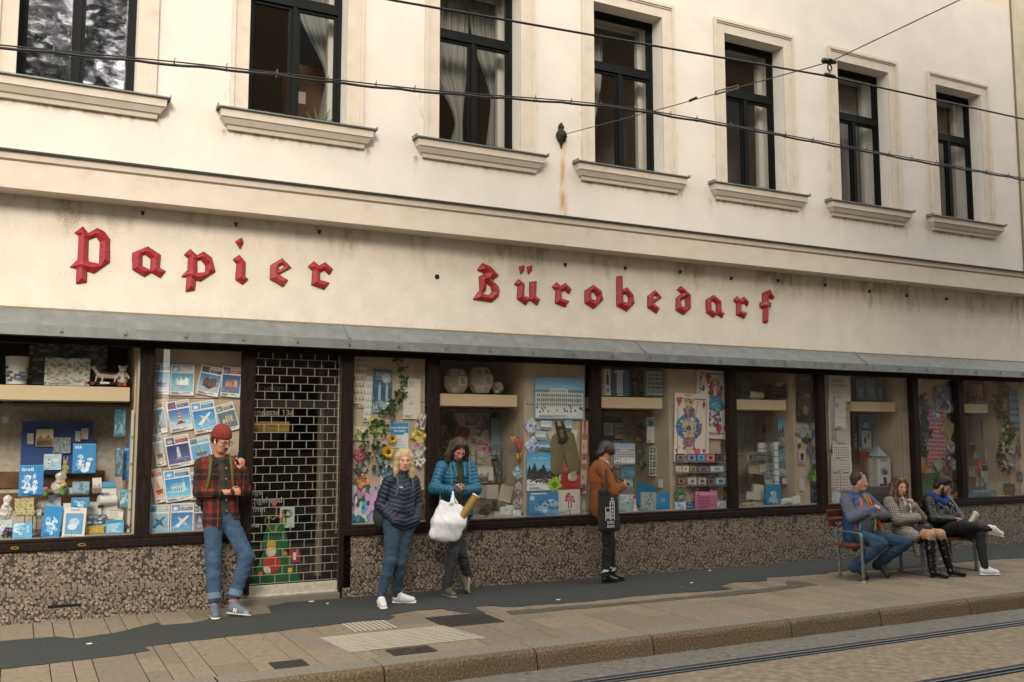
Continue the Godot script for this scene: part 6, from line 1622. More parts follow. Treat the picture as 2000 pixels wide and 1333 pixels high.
func build_solid_goods()->void:
	rng.seed=41
	var black:=mt("141516",.45)
	var count:=0
	for g in solid_goods():
		var at:=Vector3(g[1],g[2],g[3])
		var w:float=g[4];var h:float=g[5]
		var col:String=g[6]
		var bot:=at-Vector3(0,h*.5,0)
		var names_:={"wrapped":"wrapped_gift","posy":"silk_flowers","roll":"paper_roll","ledge":"narrow_shelf","tube":"paper_tube","bunny":"bunny_figurine","polyhedron":"polygon_box","heart":"heart_ornament","figure":"white_figurine","rack":"wire_rack","pouch":"white_pouch","lederhosen":"leather_shorts","ivy":"ivy_garland","garland":"leaf_garland","foliage":"artificial_foliage","cone":"paper_cone","leaf":"maple_leaf","fruit":"fruit_heap","planter":"dried_flowers","bow":"ribbon_bow","bottle":"wine_bottle","pyramid":"glass_pyramid"}
		var o:=thing(names_.get(g[0],g[0]),g[7],g[8],bot,GROUPS[g[9]])
		count+=1
		match g[0]:
			"wastebasket":
				var m:=M.new();var r:=w*.5
				m.lathe([Vector2(0,0),Vector2(r*.86,0),Vector2(r,h),Vector2(r*.95,h),Vector2(r*.82,.02),Vector2(0,.02)],28)
				part(o,"body",m.done(),mt("c9cbc6",.5))
				for i in 22:
					var a:=rng.randf_range(-.3,PI+.3);var y:=rng.randf_range(.1,.85)*h
					var q:=M.new();var rr:=lerpf(r*.86,r,y/h)
					q.xf=Transform3D(Basis(Vector3.UP,PI*.5-a),Vector3(cos(a)*rr,y,sin(a)*rr))
					q.cbox(Vector3(-.028,-.012,-.004),Vector3(.028,.012,.0025),.002)
					part(o,"printed_car",q.done(),mt(["5f7f98","3f5f80","8a98a0","6a5a58"][i%4],.5))
				var rim:=M.new();var pts:=[]
				for k in 29:pts.append(Vector3(cos(TAU*k/28.0)*r*.98,h,sin(TAU*k/28.0)*r*.98))
				part(o,"rim",rim.tube(pts,.006,6,false).done(),mt("b4b2aa",.5))
			"toy_horse":
				var b:=Blob.new(.006,.012);var s:=h
				b.cap(Vector3(-.03,s*.42,0),Vector3(.14,s*.40,0),s*.11,s*.12)
				b.chain([Vector3(-.04,s*.45,0),Vector3(-.09,s*.78,0),Vector3(-.13,s*.76,0)],[s*.09,s*.07,s*.05])
				for x in [-.06,.0,.12,.17]:b.cap(Vector3(x,s*.38,.02),Vector3(x-.01,s*.16,.02),s*.045,s*.035)
				part(o,"body",b.mesh(),mt("c8beb2",.4))
				var mn:=Blob.new(.006,.01)
				mn.chain([Vector3(-.06,s*.92,0),Vector3(-.04,s*.75,0),Vector3(-.01,s*.52,0)],[s*.03,s*.04,s*.03]);mn.ell(Vector3(.06,s*.53,0),Vector3(.06,s*.05,.04))
				part(o,"mane_and_saddle",mn.mesh(),mt("8a3028",.45))
				part(o,"stand",cb(-.15,s*.05,-.05,.2,s*.16,.06,.01),mt("1d1a1c",.4))
				for x in [-.1,.15]:
					for z in [-.055,.065]:
						var m:=M.new();m.xf=Transform3D(Basis(Vector3(1,0,0),PI/2),Vector3(x,s*.075,z));m.lathe([Vector2(0,-.006),Vector2(s*.075,-.006),Vector2(s*.075,.006),Vector2(0,.006)],16)
						part(o,"wheel",m.done(),mt("7a2a24",.4))
				part(o,"tag",bx(-.03,s*.06,.061,.06,s*.15,.064),mt("cfccc4",.7))
			"toy_bear":
				var b:=Blob.new(.006,.012);var s:=h
				b.ell(Vector3(0,s*.82,.0),Vector3(s*.17,s*.15,s*.15));b.ell(Vector3(0,s*.77,s*.13),Vector3(s*.07,s*.06,s*.06))
				for q in [-1,1]:b.ell(Vector3(q*s*.15,s*.95,0),Vector3(s*.06,s*.06,s*.04));b.ell(Vector3(q*s*.26,s*.4,s*.1),Vector3(s*.06,s*.06,s*.06))
				part(o,"body",b.mesh(),mt("cfc8bc",.45))
				var c:=Blob.new(.006,.02);c.cap(Vector3(0,s*.28,0),Vector3(0,s*.58,0),s*.22,s*.17)
				for q in [-1,1]:c.cap(Vector3(q*s*.16,s*.6,0),Vector3(q*s*.27,s*.42,s*.08),s*.07,s*.06)
				part(o,"coat",c.mesh(),mt("b9b4ac",.4))
				for q in [-1,1]:part(o,"pocket",cb(q*s*.16-.014,s*.34,s*.17,q*s*.16+.014,s*.46,s*.215,.006),mt("a02c28",.4))
				var sc:=Blob.new(.006,.01);sc.ell(Vector3(0,s*.65,.01),Vector3(s*.17,s*.05,s*.16))
				part(o,"scarf",sc.mesh(),mt("6fa8b0",.5))
				var sh:=Blob.new(.006,.01)
				for q in [-1,1]:sh.ell(Vector3(q*s*.11,s*.07,.02),Vector3(s*.11,s*.075,s*.14))
				part(o,"boots",sh.mesh(),mt("b0581c",.4))
				for q in [-1,1]:part(o,"eye",Blob.new(.004,.004).ell(Vector3(q*s*.06,s*.85,s*.145),Vector3(.007,.008,.006)).mesh(),mt("121010",.2))
			"bunny":
				var b:=Blob.new(.006,.01);var s:=h
				b.ell(Vector3(0,s*.62,0),Vector3(s*.13,s*.12,s*.12))
				for q in [-1,1]:b.cap(Vector3(q*s*.06,s*.7,0),Vector3(q*s*.10,s*.97,-.01),s*.045,s*.03);b.ell(Vector3(q*s*.08,s*.05,.02),Vector3(s*.08,s*.05,s*.12))
				part(o,"body",b.mesh(),mt("a5835c",.7))
				var c:=Blob.new(.006,.015);c.cap(Vector3(0,s*.12,0),Vector3(0,s*.46,0),s*.2,s*.11);c.cap(Vector3(s*.1,s*.45,0),Vector3(s*.17,s*.3,.03),s*.05,s*.04);c.cap(Vector3(-s*.1,s*.45,0),Vector3(-s*.17,s*.3,.03),s*.05,s*.04)
				part(o,"dress",c.mesh(),mt("8f8f4a",.8))
			"tulip_pot":
				part(o,"pot",M.new().lathe([Vector2(0,0),Vector2(w*.34,0),Vector2(w*.45,h*.4),Vector2(w*.38,h*.4),Vector2(0,h*.36)],18).done(),mt("5f9038",.6))
				for i in 5:
					var a:=TAU*i/5.0
					var p:=Vector3(cos(a)*w*.22,h*.72,sin(a)*w*.22)
					part(o,"tulip",Blob.new(.005,.005).ell(p,Vector3(w*.16,h*.16,w*.16)).mesh(),mt(col,.6))
					part(o,"stem",M.new().tube([Vector3(p.x*.5,h*.34,p.z*.5),p],.003,5).done(),mt("4f7a30",.7))
			"wrapped":
				var b:=Blob.new(.010,.03);var nz:=noise3(7+count,18.0,2)
				b.ell(Vector3(0,h*.36,0),Vector3(w*.42,h*.38,minf(w*.3,.1)));b.cap(Vector3(0,h*.6,0),Vector3(.01,h*.92,0),w*.14,w*.3,.4)
				b.disp=func(p:Vector3)->float:return nz.get_noise_3dv(p)*.012
				part(o,"bundle",b.mesh(),mt(col,.25))
				part(o,"ribbon",M.new().tube([Vector3(-w*.14,h*.66,.04),Vector3(0,h*.65,.06),Vector3(w*.14,h*.66,.04)],.005,5).done(),mt("b8b4a8",.4))
			"roll":
				var m:=M.new();var r:=minf(h*.5,.055)
				m.xf=Transform3D(Basis(Vector3.UP,.25)*Basis(Vector3(0,0,1),PI/2),Vector3(0,r,0))
				m.lathe([Vector2(0,-w*.46),Vector2(r*.5,-w*.46),Vector2(r*.55,-w*.44),Vector2(r*.95,-w*.46),Vector2(r,-w*.45),Vector2(r,w*.45),Vector2(r*.95,w*.46),Vector2(0,w*.46)],20)
				part(o,"roll",m.done(),mt(col,.85))
				if w>.2 and h>.09:
					m=M.new();m.xf=Transform3D(Basis(Vector3.UP,-.15)*Basis(Vector3(0,0,1),PI/2),Vector3(.04,r*1.0,-r*1.9))
					m.lathe([Vector2(0,-w*.46),Vector2(r*.9,-w*.45),Vector2(r*.9,w*.55),Vector2(r*.5,w*.55),Vector2(r*.4,w*.45)],20)
					part(o,"roll",m.done(),mt(col,.85))
			"tube":
				var r:=w*.5
				part(o,"roll",M.new().lathe([Vector2(0,0),Vector2(r,0),Vector2(r,h),Vector2(r*.8,h),Vector2(r*.75,h*.9),Vector2(0,h*.9)],18).done(),mt(col,.8))
				for i in int(h/.09):part(o,"ring",M.new().lathe([Vector2(r,.04+i*.09),Vector2(r+.0012,.042+i*.09),Vector2(r+.0012,.052+i*.09),Vector2(r,.054+i*.09)],18).done(),mt("5f88a0",.8))
			"posy":
				var lm:=M.new()
				for i in 16:leaf_shape(lm,Transform3D(Basis.from_euler(Vector3(rng.randf_range(-.9,.5),rng.randf_range(-1,1),rng.randf_range(-1.6,1.6))),Vector3(rng.randf_range(-.3,.3)*w,h*.2,rng.randf_range(-.03,.03))),minf(w,.3)*.3)
				part(o,"leaves",lm.done(),mt("46592c",.7))
				for i in 7:
					var fm:=M.new()
					var p:=Vector3(rng.randf_range(-.4,.4)*w,rng.randf_range(.4,.95)*h,rng.randf_range(.0,.05))
					petal_ring(fm,Vector3.ZERO,minf(w*.2,h*.42),7,.012,.9)
					petal_ring(fm,Vector3(0,0,.006),minf(w*.13,h*.28),6,.016,.9)
					part(o,"blossom",fm.done(),mt(col,.75),Transform3D(Basis.from_euler(Vector3(rng.randf_range(-.8,.1),rng.randf_range(-.5,.5),0)),p))
			"sunflower":
				var c:=Vector3(0,h*.5,0)
				for k in 3:
					var fm:=M.new();petal_ring(fm,c+Vector3(0,0,.004*k),w*.5-k*.008,15,.012+.006*k,.36)
					part(o,"petals",fm.done(),mt(["c89418","d8a41c","e0b02c"][k],.7))
				part(o,"seed_head",Blob.new(.005,.005).ell(c+Vector3(0,0,.012),Vector3(w*.19,w*.19,.016)).mesh(),mt("4a2e14",.9))
			"ivy","garland","foliage","planter":
				var n_:=60;var stem:=[]
				for i in 12:
					var t:=i/11.0
					var x:=(sin(t*7.0)*.28+(.24*(1.0-2.0*t) if g[0]=="ivy" else .0))*w
					stem.append(Vector3(x,h*(1.0-t),.01))
				part(o,"stem",M.new().tube(stem,.004,5).done(),mt("3d4a26",.8))
				var big:=.05 if g[0]=="ivy" else .06
				for k in 3:
					var lm:=M.new()
					for i in n_:
						var t:=(i+rng.randf())/n_
						if g[0]=="ivy" and t<.3 and i%2:continue
						var p:Vector3=stem[mini(11,int(t*11.0))]
						var sp:=w*(.34 if g[0]!="ivy" else (.16 if t<.55 else .30))
						p+=Vector3(rng.randf_range(-1,1)*sp,rng.randf_range(-.03,.03),rng.randf_range(.0,.03))
						leaf_shape(lm,Transform3D(Basis.from_euler(Vector3(rng.randf_range(-.6,.6),rng.randf_range(-.7,.7),rng.randf()*TAU)),p),big*rng.randf_range(.6,1.2))
					part(o,"leaves",lm.done(),mt([["2f4a22","3f5f2c","24381c"],["27331f","33422a","3f4a34"]][0 if g[0] in ["ivy","garland"] else 1][k],.6))
				if col=="w":
					for i in 14:
						var fm:=M.new();petal_ring(fm,Vector3.ZERO,.035,6,.01,.9)
						part(o,"blossom",fm.done(),mt("b9b8ac",.8),Transform3D(Basis.IDENTITY,Vector3(rng.randf_range(-.3,.3)*w,rng.randf_range(.05,.95)*h,.045)))
				if g[0]=="planter":part(o,"pot",M.new().lathe([Vector2(0,0),Vector2(.05,0),Vector2(.065,.12),Vector2(.055,.12),Vector2(0,.1)],16).done(),mt("6a4a34",.8),Transform3D(Basis.IDENTITY,Vector3(-w*.3,0,0)))
			"polyhedron":
				var st:=SphereMesh.new()
				var r:=h*.53
				var q:=M.new()
				var ring:=8
				var prof:=[Vector2(r*.62,.0),Vector2(r*.98,h*.28),Vector2(r*.98,h*.68),Vector2(r*.62,h),Vector2(.0,h)]
				var pal:=["9c958a","85796a","b0aa9e","74685a","a8a6a0"]
				for k in ring:
					var a0:=TAU*k/ring+.2;var a1:=TAU*(k+1)/ring+.2
					for i in prof.size()-1:
						var f:=M.new()
						var p0:=Vector3(cos(a0)*prof[i].x,prof[i].y,sin(a0)*prof[i].x);var p1:=Vector3(cos(a1)*prof[i].x,prof[i].y,sin(a1)*prof[i].x)
						var p2:=Vector3(cos(a1)*prof[i+1].x,prof[i+1].y,sin(a1)*prof[i+1].x);var p3:=Vector3(cos(a0)*prof[i+1].x,prof[i+1].y,sin(a0)*prof[i+1].x)
						f.quad(p1,p0,p3,p2)
						var fc:=part(o,"facet",f.done(),mt(pal[rng.randi()%5],.8))
						if i<3 and rng.randf()<.7:
							var e:=M.new();var c:=(p0+p1+p2+p3)*.25;var out_:=(p2-p0).cross(p1-p0).normalized()*.0015
							e.quad(c+(p1-c)*.6+out_,c+(p0-c)*.7+out_,c+(p3-c)*.5+out_,c+(p2-c)*.6+out_)
							part(fc,"paper_scrap",e.done(),mt(pal[rng.randi()%5],.8))
			"heart":
				var b:=Blob.new(.006,.02)
				for q in [-1,1]:b.cap(Vector3(q*w*.25,h*.7,0),Vector3(0,h*.15,0),w*.26,w*.08,.7)
				part(o,"heart",b.mesh(),mt(col,.25))
				part(o,"ribbon",M.new().tube([Vector3(0,h*.85,0),Vector3(-w*.1,h+.05,0),Vector3(0,h+.14,0)],.003,5).done(),mt("8a4048",.6))
			"lederhosen":
				var s:=Blob.new(.010,.02)
				for q in [-1,1]:s.cap(Vector3(q*w*.2-w*.02,h*.60,0),Vector3(q*w*.32+w*.06,h*.1,0),w*.26,w*.24,.22)
				s.cap(Vector3(-w*.1,h*.66,0),Vector3(w*.24,h*.7,0),w*.2,w*.16,.24)
				var nz:=noise3(17,9.0,2)
				s.disp=func(p:Vector3)->float:return nz.get_noise_3dv(p)*.008
				part(o,"shorts",s.mesh(),mt("6b6648",.75))
				for q in [[-.34,.98,-.2,.62],[-.12,.98,.06,.64]]:part(o,"brace",M.new().bar(Vector3(q[0]*w,q[1]*h,.03),Vector3(q[2]*w,q[3]*h,.05),.035,.006,Vector3(0,0,1)).done(),mt("26241c",.7))
				part(o,"chest_strap",M.new().bar(Vector3(-.32*w,.84*h,.036),Vector3(.0,.88*h,.042),.045,.006,Vector3(0,0,1)).done(),mt("2d2a20",.7))
				part(o,"bib",Blob.new(.008,.01).ell(Vector3(-w*.08,h*.63,.035),Vector3(w*.2,h*.05,.014),Basis(Vector3(0,0,1),.3)).mesh(),mt("201e18",.6))
			"pouch":
				var b:=Blob.new(.006,.02);b.cap(Vector3(-w*.12,h*.35,0),Vector3(w*.12,h*.35,0),w*.34,w*.34,.25);b.cap(Vector3(-w*.2,h*.5,0),Vector3(w*.2,h*.55,0),w*.2,w*.2,.3)
				part(o,"bag",b.mesh(),mt("c0b8aa",.7))
				part(o,"flap",M.new().prism(PackedVector2Array([Vector2(-w*.34,h*.72),Vector2(w*.34,h*.76),Vector2(.0,h*.36)]),.024,.028).done(),mt("aca294",.7))
				part(o,"strap",M.new().tube([Vector3(-w*.3,h*.7,.02),Vector3(0,h*1.1,.01),Vector3(w*.3,h*.7,.02)],.004,5).done(),mt("7a3030",.6))
			"rack":
				var d:=.16
				for x in [-.5,.5]:
					for z in [-d,.0]:part(o,"upright",M.new().tube([Vector3(x*w,0,z),Vector3(x*w,h,z)],.0045,6).done(),black)
				for k in 4:
					var y:=h*k/3.4
					for z in [-d,.0]:part(o,"rail",M.new().tube([Vector3(-.5*w,y,z),Vector3(.5*w,y,z)],.004,6).done(),black)
			"cone":
				part(o,"cone",M.new().lathe([Vector2(w*.5,0),Vector2(w*.42,h*.5),Vector2(.005,h),Vector2(0,h)],18).done(),mt(col,.8))
				part(o,"cord",M.new().lathe([Vector2(w*.485,h*.2),Vector2(w*.495,h*.22),Vector2(w*.48,h*.24)],18).done(),mt("6a5a40",.8))
			"bottle":
				var r:=w*.42
				part(o,"glass",M.new().lathe([Vector2(0,0),Vector2(r,0),Vector2(r,h*.58),Vector2(r*.8,h*.68),Vector2(r*.36,h*.76),Vector2(r*.34,h*.97),Vector2(0,h)],18).done(),mt("0f1c10",.12))
				part(o,"label_band",M.new().lathe([Vector2(r+.001,h*.2),Vector2(r+.001,h*.46)],18).done(),mt("2a3a24",.5))
				part(o,"capsule",M.new().lathe([Vector2(r*.37,h*.86),Vector2(r*.37,h*1.0),Vector2(0,h)],18).done(),mt("1a2a18",.35))
			"figure":
				part(o,"body",M.new().lathe([Vector2(0,0),Vector2(w*.5,0),Vector2(w*.38,h*.1),Vector2(w*.2,h*.4),Vector2(w*.26,h*.7),Vector2(0,h*.76)],18).done(),mt("c0bdb4",.5))
				part(o,"head",Blob.new(.005,.005).ell(Vector3(0,h*.86,0),Vector3(w*.3,w*.3,w*.3)).mesh(),mt("b04048",.4))
			"ledge":
				part(o,"board",bx(-w*.5,0,-.01,w*.5,h,.05),gm_ledge())
				part(o,"lip",bx(-w*.5,h,.047,w*.5,h+.012,.05),gm_ledge())
			"letter_tray":
				for k in 4:
					var y:=h*k/4.0
					part(o,"tray",bx(-w*.5,y,-.14,w*.5,y+.006,.1),black)
					part(o,"tray_side",bx(-w*.5,y,-.14,-w*.5+.006,y+h*.2,.1),black);part(o,"tray_side",bx(w*.5-.006,y,-.14,w*.5,y+h*.2,.1),black)
					part(o,"tray_edge",bx(-w*.5,y+.006,.094,w*.5,y+.016,.1),mt("3a3e40",.3))
				part(o,"price_tag",bx(-w*.3,h*.78,.101,w*.15,h*.98,.104),mt("8a8880",.8))
			"pyramid":
				var q:=M.new();var r:=w*.5
				var p:=[Vector3(-r,0,r),Vector3(r,0,r),Vector3(r,0,-r),Vector3(-r,0,-r)]
				for k in 4:q.tri(p[k],p[(k+1)%4],Vector3(0,h,0))
				part(o,"glass",q.done(),mt("9fb4b8",.08))
				part(o,"foot",cb(-r,-.01,-r,r,.004,r,.003),mt("8a9498",.3))
			"bow":
				var b:=Blob.new(.005,.006)
				for q in [-1,1]:b.ell(Vector3(q*w*.25,h*.7,0),Vector3(w*.26,h*.2,.012),Basis(Vector3(0,0,1),q*.4));b.cap(Vector3(0,h*.65,0),Vector3(q*w*.25,0,0),w*.08,w*.12,.3)
				part(o,"ribbon",b.mesh(),mt("3a2a20",.6))
				part(o,"knot",Blob.new(.004,.004).ell(Vector3(0,h*.68,.01),Vector3(w*.09,h*.08,.014)).mesh(),mt("5a4034",.6))
			"leaf":
				var pts:=PackedVector2Array()
				for k in 20:
					var a:=TAU*k/20.0+PI/2
					var rr:=(.5 if k%4==0 else (.26 if k%4==2 else .36))
					pts.append(Vector2(cos(a)*rr*w,h*.5+sin(a)*rr*h))
				part(o,"blade",M.new().prism(pts,.0,.004).done(),mt(col,.7))
				part(o,"stalk",M.new().tube([Vector3(0,h*.5,.004),Vector3(.01,-.03,.004)],.003,5).done(),mt("6a3a18",.8))
			"fruit":
				for i in 13:
					var p:=Vector3(rng.randf_range(-.4,.4)*w,(i/13.0)*h*.9+.03,rng.randf_range(-.03,.05))
					part(o,"fruit",Blob.new(.007,.005).ell(p,Vector3(.04,.038,.04)*rng.randf_range(.7,1.1)).mesh(),mt(["a8641c","b08a28","8a3a20","6a7028"][i%4],.5))
				var lm:=M.new()
				for i in 20:leaf_shape(lm,Transform3D(Basis.from_euler(Vector3(rng.randf_range(-.6,.6),rng.randf_range(-.7,.7),rng.randf()*TAU)),Vector3(rng.randf_range(-.5,.5)*w,rng.randf()*h,.02)),.07)
				part(o,"leaves",lm.done(),mt("3a4a24",.7))
			"basket":
				for k in 6:part(o,"weave",M.new().lathe([Vector2(w*(.34+.02*k),h*k*.13),Vector2(w*(.36+.02*k),h*(k*.13+.065)),Vector2(w*(.34+.02*k),h*(k*.13+.12))],18).done(),mt("7a6238",.9))
				part(o,"bottom",M.new().lathe([Vector2(w*.34,.002),Vector2(0,.004)],18).done(),mt("6a5430",.9))
				var lm:=M.new()
				for i in 26:leaf_shape(lm,Transform3D(Basis.from_euler(Vector3(rng.randf_range(-.9,.2),rng.randf()*6.0,rng.randf_range(-.8,.8))),Vector3(rng.randf_range(-.3,.3)*w,h*.7,rng.randf_range(-.2,.2)*w)),.08)
				part(o,"greens",lm.done(),mt("3a5a38",.7))
func gm_ledge()->Material:
	if not mats.has("ledge"):
		var gm:=StandardMaterial3D.new()
		gm.albedo_color=Color(.55,.58,.52,.35);gm.transparency=BaseMaterial3D.TRANSPARENCY_ALPHA;gm.roughness=.05
		mats["ledge"]=gm
	return mats["ledge"]
func v3(a:Array)->Vector3:
	return Vector3(a[0],a[1],a[2])
func joints(raw:Dictionary,base:Vector3)->Dictionary:
	var j:={}
	for k in raw:j[k]=v3(raw[k])-base if not (k in ["front","face"]) else v3(raw[k]).normalized()
	return j
func head_basis(face:Vector3,roll:=.0)->Basis:
	var z:=face.normalized()
	var x:=Vector3.UP.cross(z).normalized()
	var y:=z.cross(x)
	return Basis(x,y,z)*Basis(Vector3(0,0,1),roll)
func head_into(j:Join,at:Vector3,b:Basis,s:float,neck:Vector3,fem:bool)->void:
	var h:=Blob.new(.0048,.016)
	var P:=func(x:float,y:float,z:float)->Vector3:return at+b*(Vector3(x,y,z)*s)
	var r:=Basis(b.x,b.y,b.z)
	h.ell(P.call(0,.035,-.018),Vector3(.074,.094,.095)*s,r)
	h.ell(P.call(0,-.035,.022),Vector3(.060,.075,.066)*s,r,0,.03)
	h.cap(P.call(-.024,-.085,.040),P.call(.024,-.085,.040),(.022 if fem else .026)*s,(.022 if fem else .026)*s,1.0,b.z,0,.025)
	h.ell(P.call(0,-.100,.056),Vector3(.017,.014,.013)*s,r,0,.014)
	for q in [-1,1]:
		h.ell(P.call(q*.040,-.020,.052),Vector3(.022,.022,.020)*s,r,0,.02)
		h.cap(P.call(q*.014,.020,.079),P.call(q*.046,.018,.064),.009*s,.008*s,1.0,b.z,0,.012)
		h.ell(P.call(q*.031,.000,.086),Vector3(.016,.009,.012)*s,r,1,.008)
		h.ell(P.call(q*.030,.000,.068),Vector3(.013,.011,.012)*s,r,0,.003)
		h.ell(P.call(q*.076,-.008,-.012),Vector3(.009,.031,.018)*s,r*Basis(Vector3(0,1,0),q*.4),0,.006)
	h.cap(P.call(0,.012,.080),P.call(0,-.030,.100),.008*s,.012*s,1.0,b.z,0,.010)
	for q in [-1,1]:h.ell(P.call(q*.011,-.034,.090),Vector3(.008,.007,.009)*s,r,0,.006)
	h.ell(P.call(0,-.059,.080),Vector3(.022,.0055,.010)*s,r,0,.004)
	h.ell(P.call(0,-.070,.078),Vector3(.018,.006,.010)*s,r,0,.004)
	h.cap(P.call(0,-.05,-.028),neck,.052*s if not fem else .044*s,.056*s if not fem else .048*s,1.0,b.z,0,.03)
	h.mesh(j)
func face_parts(root:Node,at:Vector3,b:Basis,s:float,brow:String,lips:String,iris:="3a2a1c",lids:=.0)->void:
	for q in [-1,1]:
		var c:=at+b*(Vector3(q*.031,.0,.0715)*s)
		part(root,"eye",Blob.new(.002,.002).ell(c,Vector3(.0125,.0065,.0095)*s,b).mesh(),mt("cfc8bf",.3))
		part(root,"iris",Blob.new(.0015,.001).ell(c+b*(Vector3(0,-.001,.0072)*s),Vector3(.0058,.0058,.004)*s,b).mesh(),mt(iris,.2))
		part(root,"eyelid",M.new().tube([at+b*(Vector3(q*.018,.003,.0785)*s),at+b*(Vector3(q*.031,.0078,.0815)*s),at+b*(Vector3(q*.044,.003,.0735)*s)],.0018*s,5).done(),mt("3a2820",.7))
		part(root,"eyebrow",M.new().tube([at+b*(Vector3(q*.014,.021,.089)*s),at+b*(Vector3(q*.032,.026,.083)*s),at+b*(Vector3(q*.050,.020,.068)*s)],[.003*s,.0034*s,.0018*s],5).done(),mt(brow,.9))
	part(root,"lips",M.new().tube([at+b*(Vector3(-.021,-.064,.080)*s),at+b*(Vector3(-.008,-.060,.0895)*s),at+b*(Vector3(.008,-.060,.0895)*s),at+b*(Vector3(.021,-.064,.080)*s)],[.001*s,.0034*s,.0034*s,.001*s],6).done(),mt(lips,.5))
	part(root,"lips",M.new().tube([at+b*(Vector3(-.018,-.066,.080)*s),at+b*(Vector3(.0,-.0705,.088)*s),at+b*(Vector3(.018,-.066,.080)*s)],[.001*s,.0042*s,.001*s],6).done(),mt(lips,.5))
func hand_into(j:Join,w:Vector3,d:Vector3,palm:Vector3,thumb:Vector3,curl:float,s:=1.0,thumb_in:=.3)->void:
	d=d.normalized()
	palm=(palm-d*palm.dot(d)).normalized()
	thumb=(thumb-d*thumb.dot(d)-palm*thumb.dot(palm)).normalized()
	var h:=Blob.new(.0036,.006)
	h.cap(w-d*.03*s,w+d*.025*s,.027*s,.026*s,.72,palm,0,.012)
	h.cap(w+d*.02*s,w+d*.078*s,.026*s,.038*s,.40,palm,0,.014)
	var lens:=[.066,.074,.069,.053]
	for i in 4:
		var p:=w+d*(.088-.004*absf(i-1.2))*s+thumb*(.0295-i*.0198)*s
		var dir:=(d+thumb*(.10-.065*i)).normalized()
		var r:=[.0092,.0095,.0090,.0080]
		var a:=.0
		var bend:=[.75,1.15,.8]
		var seg:=[.46,.31,.23]
		for q in 3:
			a+=curl*bend[q]*(1.0+.10*i)
			var dd:=dir*cos(a)+palm*sin(a)
			var e:Vector3=p+dd*lens[i]*seg[q]*s
			h.cap(p,e,(r[i]-.0006*q)*s,(r[i]-.0006*(q+1))*s,1.0,palm,0,.0035)
			p=e
	var t0:=w+d*.028*s+thumb*.024*s+palm*.006*s
	var td:=(d*.62+thumb*(.72-thumb_in)+palm*(.25+thumb_in)).normalized()
	var t1:=t0+td*.040*s
	var t2:=t1+(td+d*.45-thumb*thumb_in*.8).normalized()*.031*s
	h.cap(t0,t1,.014*s,.0108*s,1.0,palm,0,.01)
	h.cap(t1,t2,.0108*s,.0086*s,1.0,palm,0,.004)
	h.mesh(j)
func body_into(j:Join,J:Dictionary,fat:=1.0)->void:
	var b:=Blob.new(.0125,.03)
	var f:Vector3=J.front
	var chest:Vector3=(J.shL+J.shR)*.5-Vector3(0,.09,0)
	b.cap(J.pel,chest,.118*fat,.130*fat,.68,f)
	b.cap(J.shL,J.shR,.045,.045)
	b.cap(chest,J.neck,.085,.048)
	b.cap(J.hipL,J.hipR,.085*fat,.085*fat)
	for s in ["L","R"]:
		b.chain([J["sh"+s],J["el"+s],J["wr"+s]],[.044,.037,.026])
		b.chain([J["hip"+s],J["kn"+s],J["an"+s]],[.072*fat,.050,.034])
		b.cap(J["an"+s],J["hl"+s].lerp(J["to"+s],.5).lerp(J["an"+s],.25),.032,.018)
	b.mesh(j)
func wrinkle(sd:int,freq:float,amp:float,stretch:=Vector3(1,.5,1))->Callable:
	var n:=noise3(sd,freq,3)
	return func(p:Vector3)->float:return n.get_noise_3dv(p*stretch)*amp
func torso(J:Dictionary,cell:float,waist:Vector3,hem:Vector3,rs:Array,arm:Array,flat:=.72)->Blob:
	var b:=Blob.new(cell,.03)
	var f:Vector3=J.front
	var mid:Vector3=(J.shL+J.shR)*.5
	var chest:=mid-Vector3(0,.10,0)+f*.012
	b.cap(J.shL.lerp(J.shR,.1),J.shL.lerp(J.shR,.9),arm[0]*.95,arm[0]*.95,1.0,f)
	b.cap(mid+Vector3(0,-.02,0),chest,rs[0]*.8,rs[0],flat,f)
	b.cap(chest,waist,rs[0],rs[1],flat,f)
	b.cap(waist,hem,rs[1],rs[2],flat,f)
	b.cap(mid,J.neck,.075,.055)
	for s in ["L","R"]:b.chain([J["sh"+s],J["el"+s],J["wr"+s]],arm,1.0,f,.022)
	return b
func legs(J:Dictionary,cell:float,rs:Array,hipr:float,flat:=.85)->Blob:
	var b:=Blob.new(cell,.028)
	b.cap(J.hipL.lerp(J.hipR,.12),J.hipL.lerp(J.hipR,.88),hipr,hipr,flat,J.front)
	b.cap(J.pel,(J.hipL+J.hipR)*.5,hipr,hipr,flat,J.front)
	for s in ["L","R"]:
		var k:Vector3=J["kn"+s];var a:Vector3=J["an"+s]
		b.cap(J["hip"+s],k,rs[0],rs[1],1.0,J.front,0,.02)
		b.cap(k,k.lerp(a,.4),rs[1],rs[2],1.0,J.front,0,.02)
		b.cap(k.lerp(a,.4),a+(a-k).normalized()*.02,rs[2],rs[3],1.0,J.front,0,.02)
	return b
